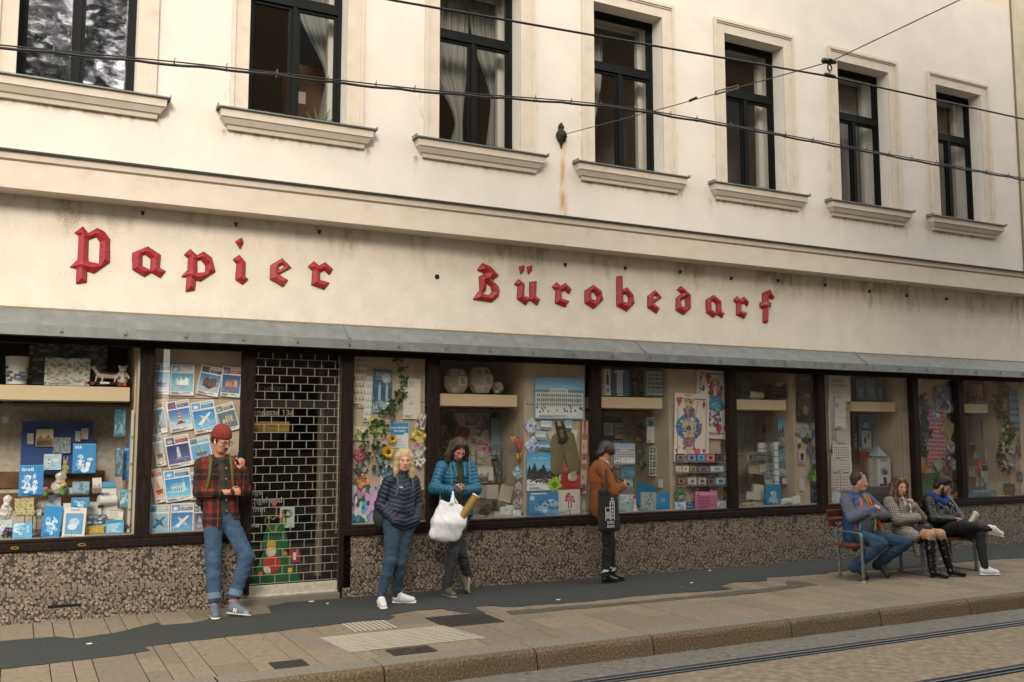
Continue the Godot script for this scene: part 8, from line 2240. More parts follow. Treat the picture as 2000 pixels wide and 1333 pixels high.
func build_reader()->void:
	var base:=Vector3(6.35,0,.42)
	var J:=joints({"head":[6.325,1.545,.42],"neck":[6.262,1.410,.42],"shL":[6.285,1.350,.270],"shR":[6.205,1.350,.555],"elR":[6.275,1.090,.615],"wrR":[6.470,1.130,.510],"elL":[6.385,1.090,.235],"wrL":[6.515,1.140,.390],"pel":[6.290,.910,.40],"hipR":[6.270,.880,.475],"hipL":[6.320,.880,.325],"knR":[6.300,.495,.470],"knL":[6.420,.490,.350],"anR":[6.275,.125,.465],"anL":[6.420,.120,.365],"hlR":[6.220,.0,.465],"toR":[6.465,.0,.455],"hlL":[6.365,.0,.370],"toL":[6.610,.0,.375],"front":[1,0,-.22],"face":[.80,-.52,-.10]},base)
	var t:=thing("person","person in brown corduroy jacket standing sideways at the window reading a phone","person",base)
	var hb:=head_basis(J.face)
	var j:=Join.new()
	body_into(j,J,.9)
	head_into(j,J.head,hb,.94,J.neck,true)
	hand_into(j,J.wrR,Vector3(.85,.25,-.35),Vector3(-.3,.8,-.3),Vector3(.5,.6,.5),.6,.88)
	hand_into(j,J.wrL,Vector3(.85,.25,.25),Vector3(-.3,.8,.3),Vector3(.5,.6,-.5),.6,.88)
	part(t,"body",j.done(),skin("b98468"))
	face_parts(t,J.head,hb,.94,"241812","95574e")
	var lg:=legs(J,.009,[.080,.060,.056,.050],.112,.95)
	var nz:=noise3(71,10.0,3)
	lg.disp=func(p:Vector3)->float:return nz.get_noise_3d(p.x,p.y*2.0,p.z)*.010
	part(t,"trousers",lg.mesh(),mt("0f1012",.85))
	for s in ["L","R"]:
		var a:Vector3=J["an"+s]
		part(t,"sock",Blob.new(.006,.01).cap(a+Vector3(0,.045,0),a+Vector3(0,.02,0),.050,.050).mesh(),mt("c4c3bf",.9))
		shoe(t,J["hl"+s],J["to"+s],a,"101012","08080a","",.95,.045,.3)
	var hem:Vector3=(J.hipL+J.hipR)*.5+Vector3(-.01,.0,0)
	var jk:=torso(J,.0085,J.pel+Vector3(-.01,.16,0),hem,[.165,.160,.165],[.080,.074,.056],.80)
	jk.cut_half(hem+Vector3(0,-.10,0),Vector3(0,-1,0),.008)
	var nw:=noise3(72,7.0,3)
	jk.disp=func(p:Vector3)->float:return nw.get_noise_3d(p.x,p.y*.8,p.z)*.018
	var cord:=cloth_tex("cord",128,func(x:int,y:int)->Color:
		var k:=.86+.14*sin(x*TAU/8.0)
		return Color("8a4d1c")*k,7.0)
	part(t,"corduroy_jacket",jk.mesh(),cord)
	part(t,"collar",Blob.new(.006,.015).cap(J.neck+Vector3(-.035,.0,-.05),J.neck+Vector3(-.035,.0,.05),.042,.042).cap(J.neck+Vector3(.0,-.01,.06),J.neck+Vector3(.06,-.05,.055),.03,.02).mesh(),cord)
	part(t,"hood_trim",M.new().tube([J.neck+Vector3(-.02,.045,.055),J.neck+Vector3(.03,.02,.072),J.neck+Vector3(.085,-.045,.055)],[.008,.013,.009],6).done(),mt("c8c6c0",.9))
	part(t,"yoke_seam",M.new().tube([J.shR+Vector3(-.075,-.035,-.20),J.shR+Vector3(-.095,-.04,-.12),J.shR+Vector3(-.085,-.03,-.02),J.shR+Vector3(-.03,-.02,.072)],.003,5).done(),mt("5f3312",.95))
	var hr:=Blob.new(.0055,.02)
	var H:Vector3=J.head
	hr.ell(H+hb*Vector3(0,.045,-.022),Vector3(.093,.092,.108),hb)
	hr.ell(H+hb*Vector3(0,.040,.055),Vector3(.075,.045,.045),hb)
	hr.ell(H+hb*Vector3(0,-.045,-.075),Vector3(.066,.06,.045),hb)
	for q in [-1,1]:hr.ell(H+hb*Vector3(q*.076,.02,.0),Vector3(.026,.05,.055),hb)
	hr.ell(H+hb*Vector3(0,-.045,.095),Vector3(.085,.066,.06),hb,1,.012)
	var ns:=noise3(73,1.0,2)
	hr.disp=func(p:Vector3)->float:return ns.get_noise_3d(p.x*90.0,p.y*12.0,p.z*90.0)*.0035
	part(t,"hair",hr.mesh(),tmat(ntex(126,.06,[.0,"17100c",.5,"2a1d17",1.0,"46332a"],256,4),3.0,.5,null,.5,false))
	var ph:=thing("phone","small phone in the hands of the person in corduroy","phone",base)
	var m:=M.new();m.xf=Transform3D(Basis(Vector3(0,0,1),-.5),(J.wrL+J.wrR)*.5+Vector3(.075,.05,.0))
	m.cbox(Vector3(-.07,-.0045,-.036),Vector3(.07,.0045,.036),.004)
	part(ph,"case",m.done(),mt("151619",.3))
	var bag:=thing("tote_bag","black tote bag with white building print on the shoulder in corduroy","bag",base)
	var c0:Vector3=Vector3(6.20,.86,.665)-base
	var tb:=Basis(Vector3(1,0,-.10).normalized(),Vector3(-.06,1,0).normalized(),Vector3.ZERO)
	tb.z=tb.x.cross(tb.y).normalized();tb.y=tb.z.cross(tb.x)
	var sb:=Blob.new(.009,.02)
	var q4:=[c0+tb*Vector3(-.115,-.20,0),c0+tb*Vector3(.125,-.205,0),c0+tb*Vector3(.085,.195,0),c0+tb*Vector3(-.125,.235,0)]
	for i in 7:
		var u:=i/6.0
		sb.cap(q4[0].lerp(q4[1],u)+tb*Vector3(0,.02,0),q4[3].lerp(q4[2],u),.045,.030,.55,tb.z)
	var nq:=noise3(74,6.0,2)
	sb.disp=func(p:Vector3)->float:return nq.get_noise_3dv(p)*.012
	part(bag,"sack",sb.mesh(),mt("121214",.8))
	part(bag,"strap",M.new().tube([q4[3]+tb*Vector3(.09,0,.02),Vector3(6.165,1.27,.66)-base,Vector3(6.205,1.425,.60)-base,Vector3(6.25,1.415,.54)-base,Vector3(6.29,1.33,.60)-base,q4[2]+tb*Vector3(-.06,0,-.005)],.010,6).done(),mt("121214",.8))
	var pr:=M.new()
	pr.xf=Transform3D(tb,c0+tb*Vector3(.01,.0,.026))
	for r in [[-.085,-.10,.0,.05],[-.02,-.10,.05,.12],[.0,.12,.035,.16]]:
		pr.box(Vector3(r[0],r[1],0),Vector3(r[0]+.008,r[3],.004));pr.box(Vector3(r[2]-.008,r[1],0),Vector3(r[2],r[3],.004));pr.box(Vector3(r[0],r[3]-.008,0),Vector3(r[2],r[3],.004))
	for k in 5:pr.box(Vector3(-.012,-.08+.04*k,0),Vector3(.0,-.06+.04*k,.004));pr.box(Vector3(.015,-.08+.04*k,0),Vector3(.03,-.055+.04*k,.004));pr.box(Vector3(-.07+.016*k,-.08,0),Vector3(-.062+.016*k,.0,.004))
	part(bag,"tower_print",pr.done(),mt("b9b8b4",.8))
	for l in [["ESTE",-.125],["KAIA",-.168]]:
		var o:=lettering(bag,l[0],.030,Vector3.ZERO,"b9b8b4","Droid Serif",true,.004,.0,700)
		o.transform=Transform3D(tb,c0+tb*Vector3(.0,l[1],.029))
func build_bench()->void:
	var b:=thing("bench","park bench with reddish brown slats and grey metal frames by the wall","bench",Vector3(10.2,0,1.55))
	var slat:=tmat(ntex(130,.03,[.0,"3d1a10",.4,"5c2a19",.7,"70351f",1.0,"824428"],256,4),1.3,.45)
	slat.uv1_scale=Vector3(.5,3.0,3.0)
	var metal:=tmat(ntex(131,.04,[.0,"4d5352",.5,"636a69",1.0,"747b79"],256,4),1.0,.5)
	metal.metallic=.3
	var x0:=-1.20;var x1:=1.12
	for y in [[.735,-.265],[.625,-.235]]:
		var m:=M.new();m.xf=Transform3D(Basis(Vector3(1,0,0),.22),Vector3(0,y[0],y[1]))
		m.cbox(Vector3(x0,.0,-.014),Vector3(x1,.092,.014),.006)
		part(b,"back_slat",m.done(),slat)
	for z in [-.14,-.035,.07]:part(b,"seat_slat",cb(x0,.402,z,x1,.432,z+.092,.006),slat)
	for fx in [-1.08,.0,.95]:
		var q:=M.new()
		q.tube([Vector3(fx,.0,-.18),Vector3(fx,.20,-.185),Vector3(fx,.40,-.20),Vector3(fx,.60,-.245),Vector3(fx,.82,-.30)],.022,8)
		part(b,"rear_leg",q.done(),metal)
		q=M.new()
		if fx!=.0:
			q.tube([Vector3(fx,.0,.19),Vector3(fx,.30,.185),Vector3(fx,.52,.18),Vector3(fx,.555,.165),Vector3(fx,.565,.13),Vector3(fx,.57,-.22)],[.022,.022,.022,.021,.016,.012],8)
			part(b,"arm_and_front_leg",q.done(),metal)
			q=M.new()
		else:
			part(b,"front_leg",M.new().tube([Vector3(fx,.0,.17),Vector3(fx,.40,.15)],.022,8).done(),metal)
		q.tube([Vector3(fx,.385,-.19),Vector3(fx,.375,-.05),Vector3(fx,.39,.10),Vector3(fx,.36,.185)],.014,8)
		part(b,"seat_support",q.done(),metal)
		part(b,"foot_bar",cb(fx-.02,.0,-.24,fx+.02,.014,.25,.004),metal)
	for y in [.79,.68]:
		for x in [-1.08,.0,.95]:part(b,"bolt",Blob.new(.004,.003).ell(Vector3(x,y,-.252 if y>.7 else -.225),Vector3(.010,.010,.007)).mesh(),mt("8d8a84",.3,.6))
	var gr:=lettering(b,"GK",.075,Vector3(-1.03,.672,-.210),"b9a89c","Droid Sans",true,.003,.08)
	gr.name="scratched_letters"
func build_seated_man()->void:
	var base:=Vector3(9.40,0,1.55)
	var J:=joints({"head":[9.415,1.165,1.455],"neck":[9.425,1.020,1.385],"shL":[9.225,.945,1.400],"shR":[9.620,.945,1.370],"elL":[9.170,.735,1.530],"wrL":[9.455,.835,1.625],"elR":[9.740,.745,1.520],"wrR":[9.420,.775,1.625],"pel":[9.400,.545,1.420],"hipL":[9.315,.515,1.460],"hipR":[9.490,.515,1.450],"knL":[9.275,.445,1.880],"knR":[9.760,.430,1.810],"anL":[9.150,.165,1.585],"anR":[9.560,.165,1.580],"toL":[9.235,.0,1.700],"toR":[9.560,.0,1.720],"hlL":[9.135,.160,1.530],"hlR":[9.520,.160,1.530],"front":[.20,0,1],"face":[.85,-.05,.55]},base)
	var t:=thing("person","man in blue vest with orange lining sitting with folded arms on the bench","person",base)
	var hb:=head_basis(J.face)
	var j:=Join.new()
	body_into(j,J,1.05)
	head_into(j,J.head,hb,1.0,J.neck,false)
	hand_into(j,J.wrL,Vector3(.85,.30,-.15),Vector3(.1,-.7,-.7),Vector3(.2,.6,.6),.35)
	hand_into(j,J.wrR,Vector3(-.85,-.05,-.25),Vector3(0,0,-1),Vector3(0,1,0),.4)
	part(t,"body",j.done(),skin("b08470"))
	face_parts(t,J.head,hb,1.0,"3a281c","99574a","3a4440")
	var lg:=legs(J,.010,[.096,.076,.070,.066],.135,.9)
	var nz:=noise3(81,8.0,3)
	lg.disp=func(p:Vector3)->float:return nz.get_noise_3dv(p*Vector3(1.4,1.4,.8))*.011
	part(t,"jeans",lg.mesh(),denim(132,"172433","24384d","4a6074"))
	for s in ["L","R"]:shoe(t,J["hl"+s],J["to"+s],J["an"+s],"141c22","26302e","5f7a20",1.0)
	var nw:=noise3(82,7.0,3)
	var sw:=torso(J,.009,J.pel+Vector3(0,.20,.03),J.pel+Vector3(0,.06,.03),[.165,.175,.168],[.078,.068,.052],.84)
	sw.ell(J.pel+Vector3(.03,.14,.09),Vector3(.15,.13,.12))
	sw.disp=func(p:Vector3)->float:return nw.get_noise_3dv(p)*.012
	part(t,"sweater",sw.mesh(),tmat(ntex(134,.1,[.0,"41454f",.5,"525763",1.0,"5f6470"],256,3),3.0,.95,null,.5,false))
	var ve:=Blob.new(.009,.03)
	var f:Vector3=J.front
	var mid:Vector3=(J.shL+J.shR)*.5
	ve.cap(mid-Vector3(0,.09,0),J.pel+Vector3(0,.16,.0),.188,.198,.86,f);ve.cap(J.pel+Vector3(0,.16,0),J.pel+Vector3(0,-.04,.0),.198,.205,.86,f)
	ve.cap(J.shL.lerp(J.shR,.14),J.shL.lerp(J.shR,.86),.084,.084)
	ve.cap(J.neck+f*.14+Vector3(0,.0,0),J.pel+f*.20+Vector3(.03,.22,0),.055,.13,2.0,f,1,.008);ve.cap(J.pel+f*.20+Vector3(.03,.22,0),J.pel+f*.22+Vector3(.03,-.15,0),.13,.165,2.0,f,1,.008)
	for s in ["L","R"]:ve.cap(J["sh"+s].lerp(J["el"+s],.30),J["sh"+s].lerp(J["el"+s],.6)+f*.03,.082,.095,1.0,f,1,.008)
	ve.disp=sw.disp
	part(t,"vest",ve.mesh(),mt("1c4673",.5))
	for q in [[-.072,-.10],[.085,.14]]:
		part(t,"vest_lining",M.new().tube([J.neck+Vector3(q[0]*.7,.0,.045),J.neck+Vector3(q[0],-.08,.135),J.neck+Vector3(q[0]*1.15,-.20,.165)],[.012,.020,.014],8).done(),mt("c2431f",.6))
	part(t,"vest_lining",M.new().tube([J.pel+Vector3(.165,.20,.130),J.pel+Vector3(.20,.08,.155),J.pel+Vector3(.245,-.01,.13)],[.018,.032,.022],8).done(),mt("b03a1c",.6))
	part(t,"vest_lining",M.new().tube([J.pel+Vector3(-.175,.20,.10),J.pel+Vector3(-.17,.04,.13)],.010,8).done(),mt("b03a1c",.6))
	part(t,"zip",M.new().tube([J.neck+Vector3(.015,.015,.085),J.neck+Vector3(.025,-.08,.150),J.neck+Vector3(.035,-.15,.170)],.006,6).done(),mt("7fae2e",.5))
	part(t,"zip",M.new().tube([J.pel+Vector3(.04,.225,.222),J.pel+Vector3(.06,.13,.232),J.pel+Vector3(.055,.03,.205)],.006,6).done(),mt("7fae2e",.5))
	part(t,"pocket_trim",M.new().tube([J.pel+Vector3(-.115,.13,.155),J.pel+Vector3(-.13,.04,.14)],.007,6).done(),mt("7fae2e",.5))
	var hr:=Blob.new(.0055,.016)
	var H:Vector3=J.head
	hr.ell(H+hb*Vector3(0,.046,-.030),Vector3(.077,.087,.089),hb);hr.ell(H+hb*Vector3(0,-.01,-.066),Vector3(.066,.045,.036),hb)
	hr.ell(H+hb*Vector3(0,-.020,.080),Vector3(.080,.092,.066),hb,1,.01);hr.ell(H+hb*Vector3(0,-.075,.01),Vector3(.10,.06,.055),hb,1,.01)
	var ns:=noise3(83,1.0,2)
	hr.disp=func(p:Vector3)->float:return ns.get_noise_3dv(p*80.0)*.004
	part(t,"hair",hr.mesh(),mt("2a1d14",.7))
	var sg:=Node3D.new();sg.name="sunglasses";t.add_child(sg,true)
	for q in [-1,1]:
		part(sg,"lens",Blob.new(.004,.004).ell(H+hb*Vector3(q*.032,.122,.045),Vector3(.030,.012,.022),hb).mesh(),mt("261a4a",.12))
		part(sg,"temple",M.new().tube([H+hb*Vector3(q*.062,.115,.04),H+hb*Vector3(q*.085,.06,-.03)],.003,6).done(),mt("141416",.3))
func build_seated_woman()->void:
	var base:=Vector3(10.2,0,1.55)
	var J:=joints({"head":[10.130,1.085,1.455],"neck":[10.135,.955,1.400],"shL":[9.975,.885,1.415],"shR":[10.300,.885,1.385],"elL":[9.975,.685,1.530],"wrL":[10.240,.700,1.600],"elR":[10.425,.680,1.500],"wrR":[10.235,.835,1.560],"pel":[10.235,.530,1.430],"hipL":[10.165,.505,1.470],"hipR":[10.315,.505,1.450],"knL":[10.115,.520,1.890],"knR":[10.330,.515,1.870],"anL":[10.125,.130,1.900],"anR":[10.435,.130,1.900],"hlL":[10.105,.0,1.870],"toL":[10.235,.0,2.060],"hlR":[10.405,.0,1.880],"toR":[10.545,.0,2.060],"front":[.12,0,1],"face":[-.02,-.10,1.0]},base)
	J.face=Vector3(-.25,-.10,.95).normalized()
	var t:=thing("person","woman in houndstooth coat and black boots sitting in the middle of the bench","person",base)
	var hb:=head_basis(J.face)
	var j:=Join.new()
	body_into(j,J,.92)
	head_into(j,J.head,hb,.94,J.neck,true)
	hand_into(j,J.wrR,Vector3(-.30,.85,.10),Vector3(-.3,0,-.9),Vector3(-.8,.1,.2),.6,.88)
	hand_into(j,J.wrL,Vector3(.85,.0,-.10),Vector3(0,0,-1),Vector3(0,1,0),.4,.88)
	part(t,"body",j.done(),skin("bc8a72"))
	face_parts(t,J.head,hb,.94,"3a281e","8f4a48","2c2018")
	var ti:=Blob.new(.008,.02)
	for s in ["L","R"]:ti.cap(J["hip"+s],J["kn"+s],.082,.063);ti.cap(J["kn"+s],J["kn"+s].lerp(J["an"+s],.5),.062,.055)
	part(t,"tights",ti.mesh(),mt("a9805c",.6))
	var sk:=Blob.new(.009,.03)
	for s in ["L","R"]:sk.cap(J["hip"+s],J["hip"+s].lerp(J["kn"+s],.66),.110,.086)
	sk.cap(J.pel,(J.hipL+J.hipR)*.5,.12,.125);sk.cap(J.hipL.lerp(J.knL,.2),J.hipR.lerp(J.knR,.2),.10,.10)
	part(t,"skirt",sk.mesh(),mt("0e0e10",.85))
	for s in ["L","R"]:
		var k:Vector3=J["kn"+s];var a:Vector3=J["an"+s]
		var bo:=Blob.new(.007,.02)
		bo.cap(k.lerp(a,.20),k.lerp(a,.45),.069,.064);bo.cap(k.lerp(a,.45),a,.064,.048)
		var d:Vector3=(J["to"+s]-J["hl"+s]).normalized()
		bo.cap(a,J["hl"+s]+d*.05+Vector3(0,.06,0),.048,.042);bo.cap(J["hl"+s]+d*.05+Vector3(0,.06,0),J["to"+s]-d*.03+Vector3(0,.032,0),.042,.027)
		var nb:=noise3(91,9.0,2)
		bo.disp=func(p:Vector3)->float:return nb.get_noise_3d(p.x,p.y*2.0,p.z)*.008
		var bt:=part(t,"boot",bo.mesh(),mt("0d0e0f",.28))
		part(bt,"heel",cb(-.025,0,-.025,.025,.05,.025,.004),mt("0a0a0a",.4),Transform3D(Basis(Vector3.UP,atan2(d.x,d.z)),J["hl"+s]+d*.03))
		part(bt,"sole",M.new().bar(J["hl"+s]+d*.06+Vector3(0,.022,0),J["to"+s]-d*.02+Vector3(0,.006,0),.062,.010).done(),mt("0a0a0a",.5))
	var hound:=cloth_tex("hound",64,func(x:int,y:int)->Color:
		var u:=x%16;var v:=y%16
		var on:=(u<8 and v<8) or (u>=8 and v<8 and (u+v)%8<3) or (u<8 and v>=8 and (u-v+16)%8<3)
		return Color("1f1d1b") if on else Color("a39a8b"),12.5)
	var nw:=noise3(84,6.0,3)
	var ct:=torso(J,.009,J.pel+Vector3(-.02,.16,.01),J.pel+Vector3(-.03,.0,.02),[.158,.162,.180],[.078,.072,.060],.84)
	ct.cap(J.hipL+Vector3(-.06,.02,.0),J.hipL.lerp(J.knL,.6)+Vector3(-.10,-.02,0),.10,.075);ct.cap(J.hipL.lerp(J.knL,.45)+Vector3(-.09,.02,0),J.hipL.lerp(J.knL,.52)+Vector3(-.06,-.24,.04),.07,.05,.5,Vector3(1,0,.4))
	ct.disp=func(p:Vector3)->float:return nw.get_noise_3dv(p)*.014
	part(t,"coat",ct.mesh(),hound)
	var sc:=Blob.new(.007,.015)
	sc.cap(J.neck+Vector3(-.05,-.02,.01),J.neck+Vector3(.05,-.02,.01),.058,.058);sc.chain([J.neck+Vector3(.0,-.03,.07),J.neck+Vector3(.03,-.10,.125),J.neck+Vector3(.075,-.22,.165)],[.05,.048,.036])
	var n2:=noise3(85,20.0,2)
	sc.disp=func(p:Vector3)->float:return n2.get_noise_3dv(p)*.012
	part(t,"scarf",sc.mesh(),cloth_tex("scarf",64,func(x:int,y:int)->Color:return [Color("b9b4ac"),Color("6a6466"),Color("9a7f78"),Color("38383c")][((x/11)*3+(y/13)*2)%4],7.0))
	var hr:=Blob.new(.0055,.018)
	var H:Vector3=J.head
	hr.ell(H+hb*Vector3(0,.048,-.022),Vector3(.080,.086,.092),hb)
	for q in [-1,1]:
		hr.chain([H+hb*Vector3(q*.042,.098,.03),H+hb*Vector3(q*.078,.035,.03),H+Vector3(q*.088,-.06,.01),H+Vector3(q*.100,-.17,.02),H+Vector3(q*.105,-.255,.05)],[.026,.023,.030,.034,.018])
		hr.chain([H+hb*Vector3(q*.05,.03,-.06),H+Vector3(q*.08,-.10,-.06),H+Vector3(q*.095,-.23,-.04)],[.05,.045,.025])
	hr.ell(H+hb*Vector3(0,-.02,.086),Vector3(.056,.088,.056),hb,1,.012)
	var ns:=noise3(86,1.0,2)
	hr.disp=func(p:Vector3)->float:return ns.get_noise_3d(p.x*55.0,p.y*2.0,p.z*55.0)*.002
	part(t,"hair",hr.mesh(),tmat(ntex(138,.06,[.0,"2c1b11",.5,"4a301e",1.0,"7a563a"],256,4),3.0,.5,null,.5,false))
	var hbag:=thing("handbag","small black handbag on the bench between the woman and the bearded man","bag",Vector3(10.50,.432,1.52))
	part(hbag,"body",Blob.new(.007,.02).cap(Vector3(-.07,.07,0),Vector3(.08,.07,.02),.065,.06,.7).mesh(),mt("111113",.4))
	part(hbag,"handle",M.new().tube([Vector3(-.08,.11,.0),Vector3(-.04,.19,.01),Vector3(.05,.19,.02),Vector3(.09,.11,.02)],.007,6).done(),mt("111113",.4))
	part(hbag,"clasp",Blob.new(.004,.003).ell(Vector3(.0,.09,.052),Vector3(.014,.008,.006)).mesh(),mt("a08a58",.3,.7))
func build_bearded_man()->void:
	var base:=Vector3(10.9,0,1.6)
	var J:=joints({"head":[10.905,1.075,1.470],"neck":[10.880,.950,1.395],"shL":[10.700,.885,1.410],"shR":[11.085,.885,1.375],"elL":[10.640,.660,1.520],"wrL":[10.870,.650,1.655],"elR":[11.150,.665,1.500],"wrR":[10.960,.645,1.660],"pel":[10.905,.520,1.460],"hipL":[10.830,.495,1.505],"hipR":[10.990,.495,1.490],"knL":[10.690,.615,1.920],"anL":[11.045,.560,2.000],"knR":[10.945,.490,1.965],"anR":[10.880,.120,2.060],"hlR":[10.825,.0,2.030],"toR":[11.050,.0,2.150],"hlL":[11.060,.500,1.985],"toL":[11.310,.450,2.020],"front":[.15,0,1],"face":[.62,-.48,.62]},base)
	var t:=thing("person","bearded man in black leather jacket sitting with crossed legs on the bench","person",base)
	var hb:=head_basis(J.face)
	var j:=Join.new()
	body_into(j,J)
	head_into(j,J.head,hb,.98,J.neck,false)
	hand_into(j,J.wrL,Vector3(.75,-.05,.30),Vector3(0,-.3,-1),Vector3(0,1,.2),.45)
	hand_into(j,J.wrR,Vector3(-.55,.05,.65),Vector3(0,-.3,-1),Vector3(0,1,.2),.45)
	part(t,"body",j.done(),skin("a87c66"))
	face_parts(t,J.head,hb,.98,"17100c","8a5048","241a14")
	var lg:=legs(J,.009,[.090,.066,.058,.046],.128,.9)
	var nz:=noise3(87,9.0,3)
	lg.disp=func(p:Vector3)->float:return nz.get_noise_3dv(p)*.008
	part(t,"trousers",lg.mesh(),mt("0d0e0f",.85))
	for s in ["L","R"]:
		part(t,"sock",Blob.new(.006,.01).cap(J["an"+s],J["an"+s].lerp(J["hl"+s].lerp(J["to"+s],.25),.5),.042,.042).mesh(),mt("cfcdc8",.9))
		shoe(t,J["hl"+s],J["to"+s],J["an"+s],"cfcdc9","d6d4cf","dddbd7",1.0)
	var ho:=Blob.new(.009,.03)
	var mid:Vector3=(J.shL+J.shR)*.5
	ho.cap(mid-Vector3(0,.1,0),J.pel+Vector3(0,.05,.02),.150,.150,.8,J.front);ho.cap(mid,J.neck,.09,.068)
	ho.cap(J.neck+Vector3(-.06,-.005,-.05),J.neck+Vector3(.05,-.005,-.055),.058,.058)
	ho.chain([J.neck+Vector3(-.085,-.005,.0),J.neck+Vector3(-.07,-.045,.075),J.neck+Vector3(.0,-.085,.115),J.neck+Vector3(.075,-.05,.085),J.neck+Vector3(.09,.01,.01)],[.045,.040,.040,.042,.045])
	part(t,"hoodie",ho.mesh(),mt("15346f",.9))
	var jk:=torso(J,.0085,J.pel+Vector3(0,.15,.01),J.pel+Vector3(0,.06,.01),[.168,.165,.165],[.080,.070,.054],.84)
	jk.cap(J.neck+J.front*.14+Vector3(.02,.0,0),J.pel+J.front*.19+Vector3(.03,.12,0),.062,.035,2.0,J.front,1,.008)
	jk.ell(J.neck+Vector3(0,.03,.0),Vector3(.10,.06,.10),Basis.IDENTITY,1,.01)
	var n4:=noise3(88,7.0,3)
	var a1:Vector3=J.shL;var a2:Vector3=J.elL
	jk.disp=func(p:Vector3)->float:
		var w:=n4.get_noise_3dv(p)*.007
		var ab:=a2-a1
		var q:=(p-a1).dot(ab)/ab.length_squared()
		if (p-a1-ab*q).length()<.095 and q>.0 and q<1.1:w+=.006*(pow(absf(sin(q*26.0)),.6)-.7)
		return w
	part(t,"leather_jacket",jk.mesh(),mt("0e100f",.45))
	for q in [-1,1]:part(t,"lapel",Blob.new(.006,.01).chain([J.neck+Vector3(q*.09+.015,-.04,.065),J.neck+Vector3(q*.095+.02,-.13,.135),J.neck+Vector3(q*.055+.03,-.22,.155)],[.022,.034,.016],.4,Vector3(0,.2,1)).mesh(),mt("0d0f0e",.3))
	part(t,"zip",M.new().tube([J.neck+Vector3(.095,-.14,.150),J.neck+Vector3(.06,-.26,.168),J.pel+Vector3(.05,.10,.168)],.0035,5).done(),mt("8d8d88",.3,.8))
	var H:Vector3=J.head
	var hr:=Blob.new(.0055,.016)
	hr.ell(H+hb*Vector3(0,.052,-.026),Vector3(.080,.092,.096),hb);hr.ell(H+hb*Vector3(0,.11,.03),Vector3(.066,.036,.05),hb);hr.ell(H+hb*Vector3(0,-.02,-.06),Vector3(.074,.06,.05),hb)
	hr.ell(H+hb*Vector3(0,-.02,.082),Vector3(.080,.090,.060),hb,1,.01)
	var ns:=noise3(89,1.0,2)
	hr.disp=func(p:Vector3)->float:return ns.get_noise_3dv(p*70.0)*.005
	part(t,"hair",hr.mesh(),mt("18110d",.65))
	var bd:=Blob.new(.0045,.012)
	bd.chain([H+hb*Vector3(-.070,-.01,.010),H+hb*Vector3(-.060,-.070,.028),H+hb*Vector3(-.030,-.108,.055),H+hb*Vector3(.0,-.118,.064),H+hb*Vector3(.030,-.108,.055),H+hb*Vector3(.060,-.070,.028),H+hb*Vector3(.070,-.01,.010)],[.010,.022,.024,.026,.024,.022,.010])
	bd.chain([H+hb*Vector3(-.034,-.072,.068),H+hb*Vector3(-.014,-.049,.088),H+hb*Vector3(.014,-.049,.088),H+hb*Vector3(.034,-.072,.068)],[.009,.0065,.0065,.009])
	bd.disp=hr.disp
	part(t,"beard",bd.mesh(),mt("1c130e",.85))
	var c:=thing("paper_cup","pale cup with a white lid beside the bearded man","cup",Vector3(11.22,.60,1.62))
	var m:=M.new();m.xf=Transform3D(Basis(Vector3(0,0,1),-.85),Vector3.ZERO)
	m.lathe([Vector2(0,0),Vector2(.028,0),Vector2(.036,.16)],18)
	part(c,"cup",m.done(),mt("a8a58c",.5))
	m=M.new();m.xf=Transform3D(Basis(Vector3(0,0,1),-.85),Vector3.ZERO)
	m.lathe([Vector2(.036,.158),Vector2(.042,.158),Vector2(.041,.178),Vector2(.033,.180),Vector2(.0,.176)],18)
	part(c,"lid",m.done(),mt("cfcdd0",.4))
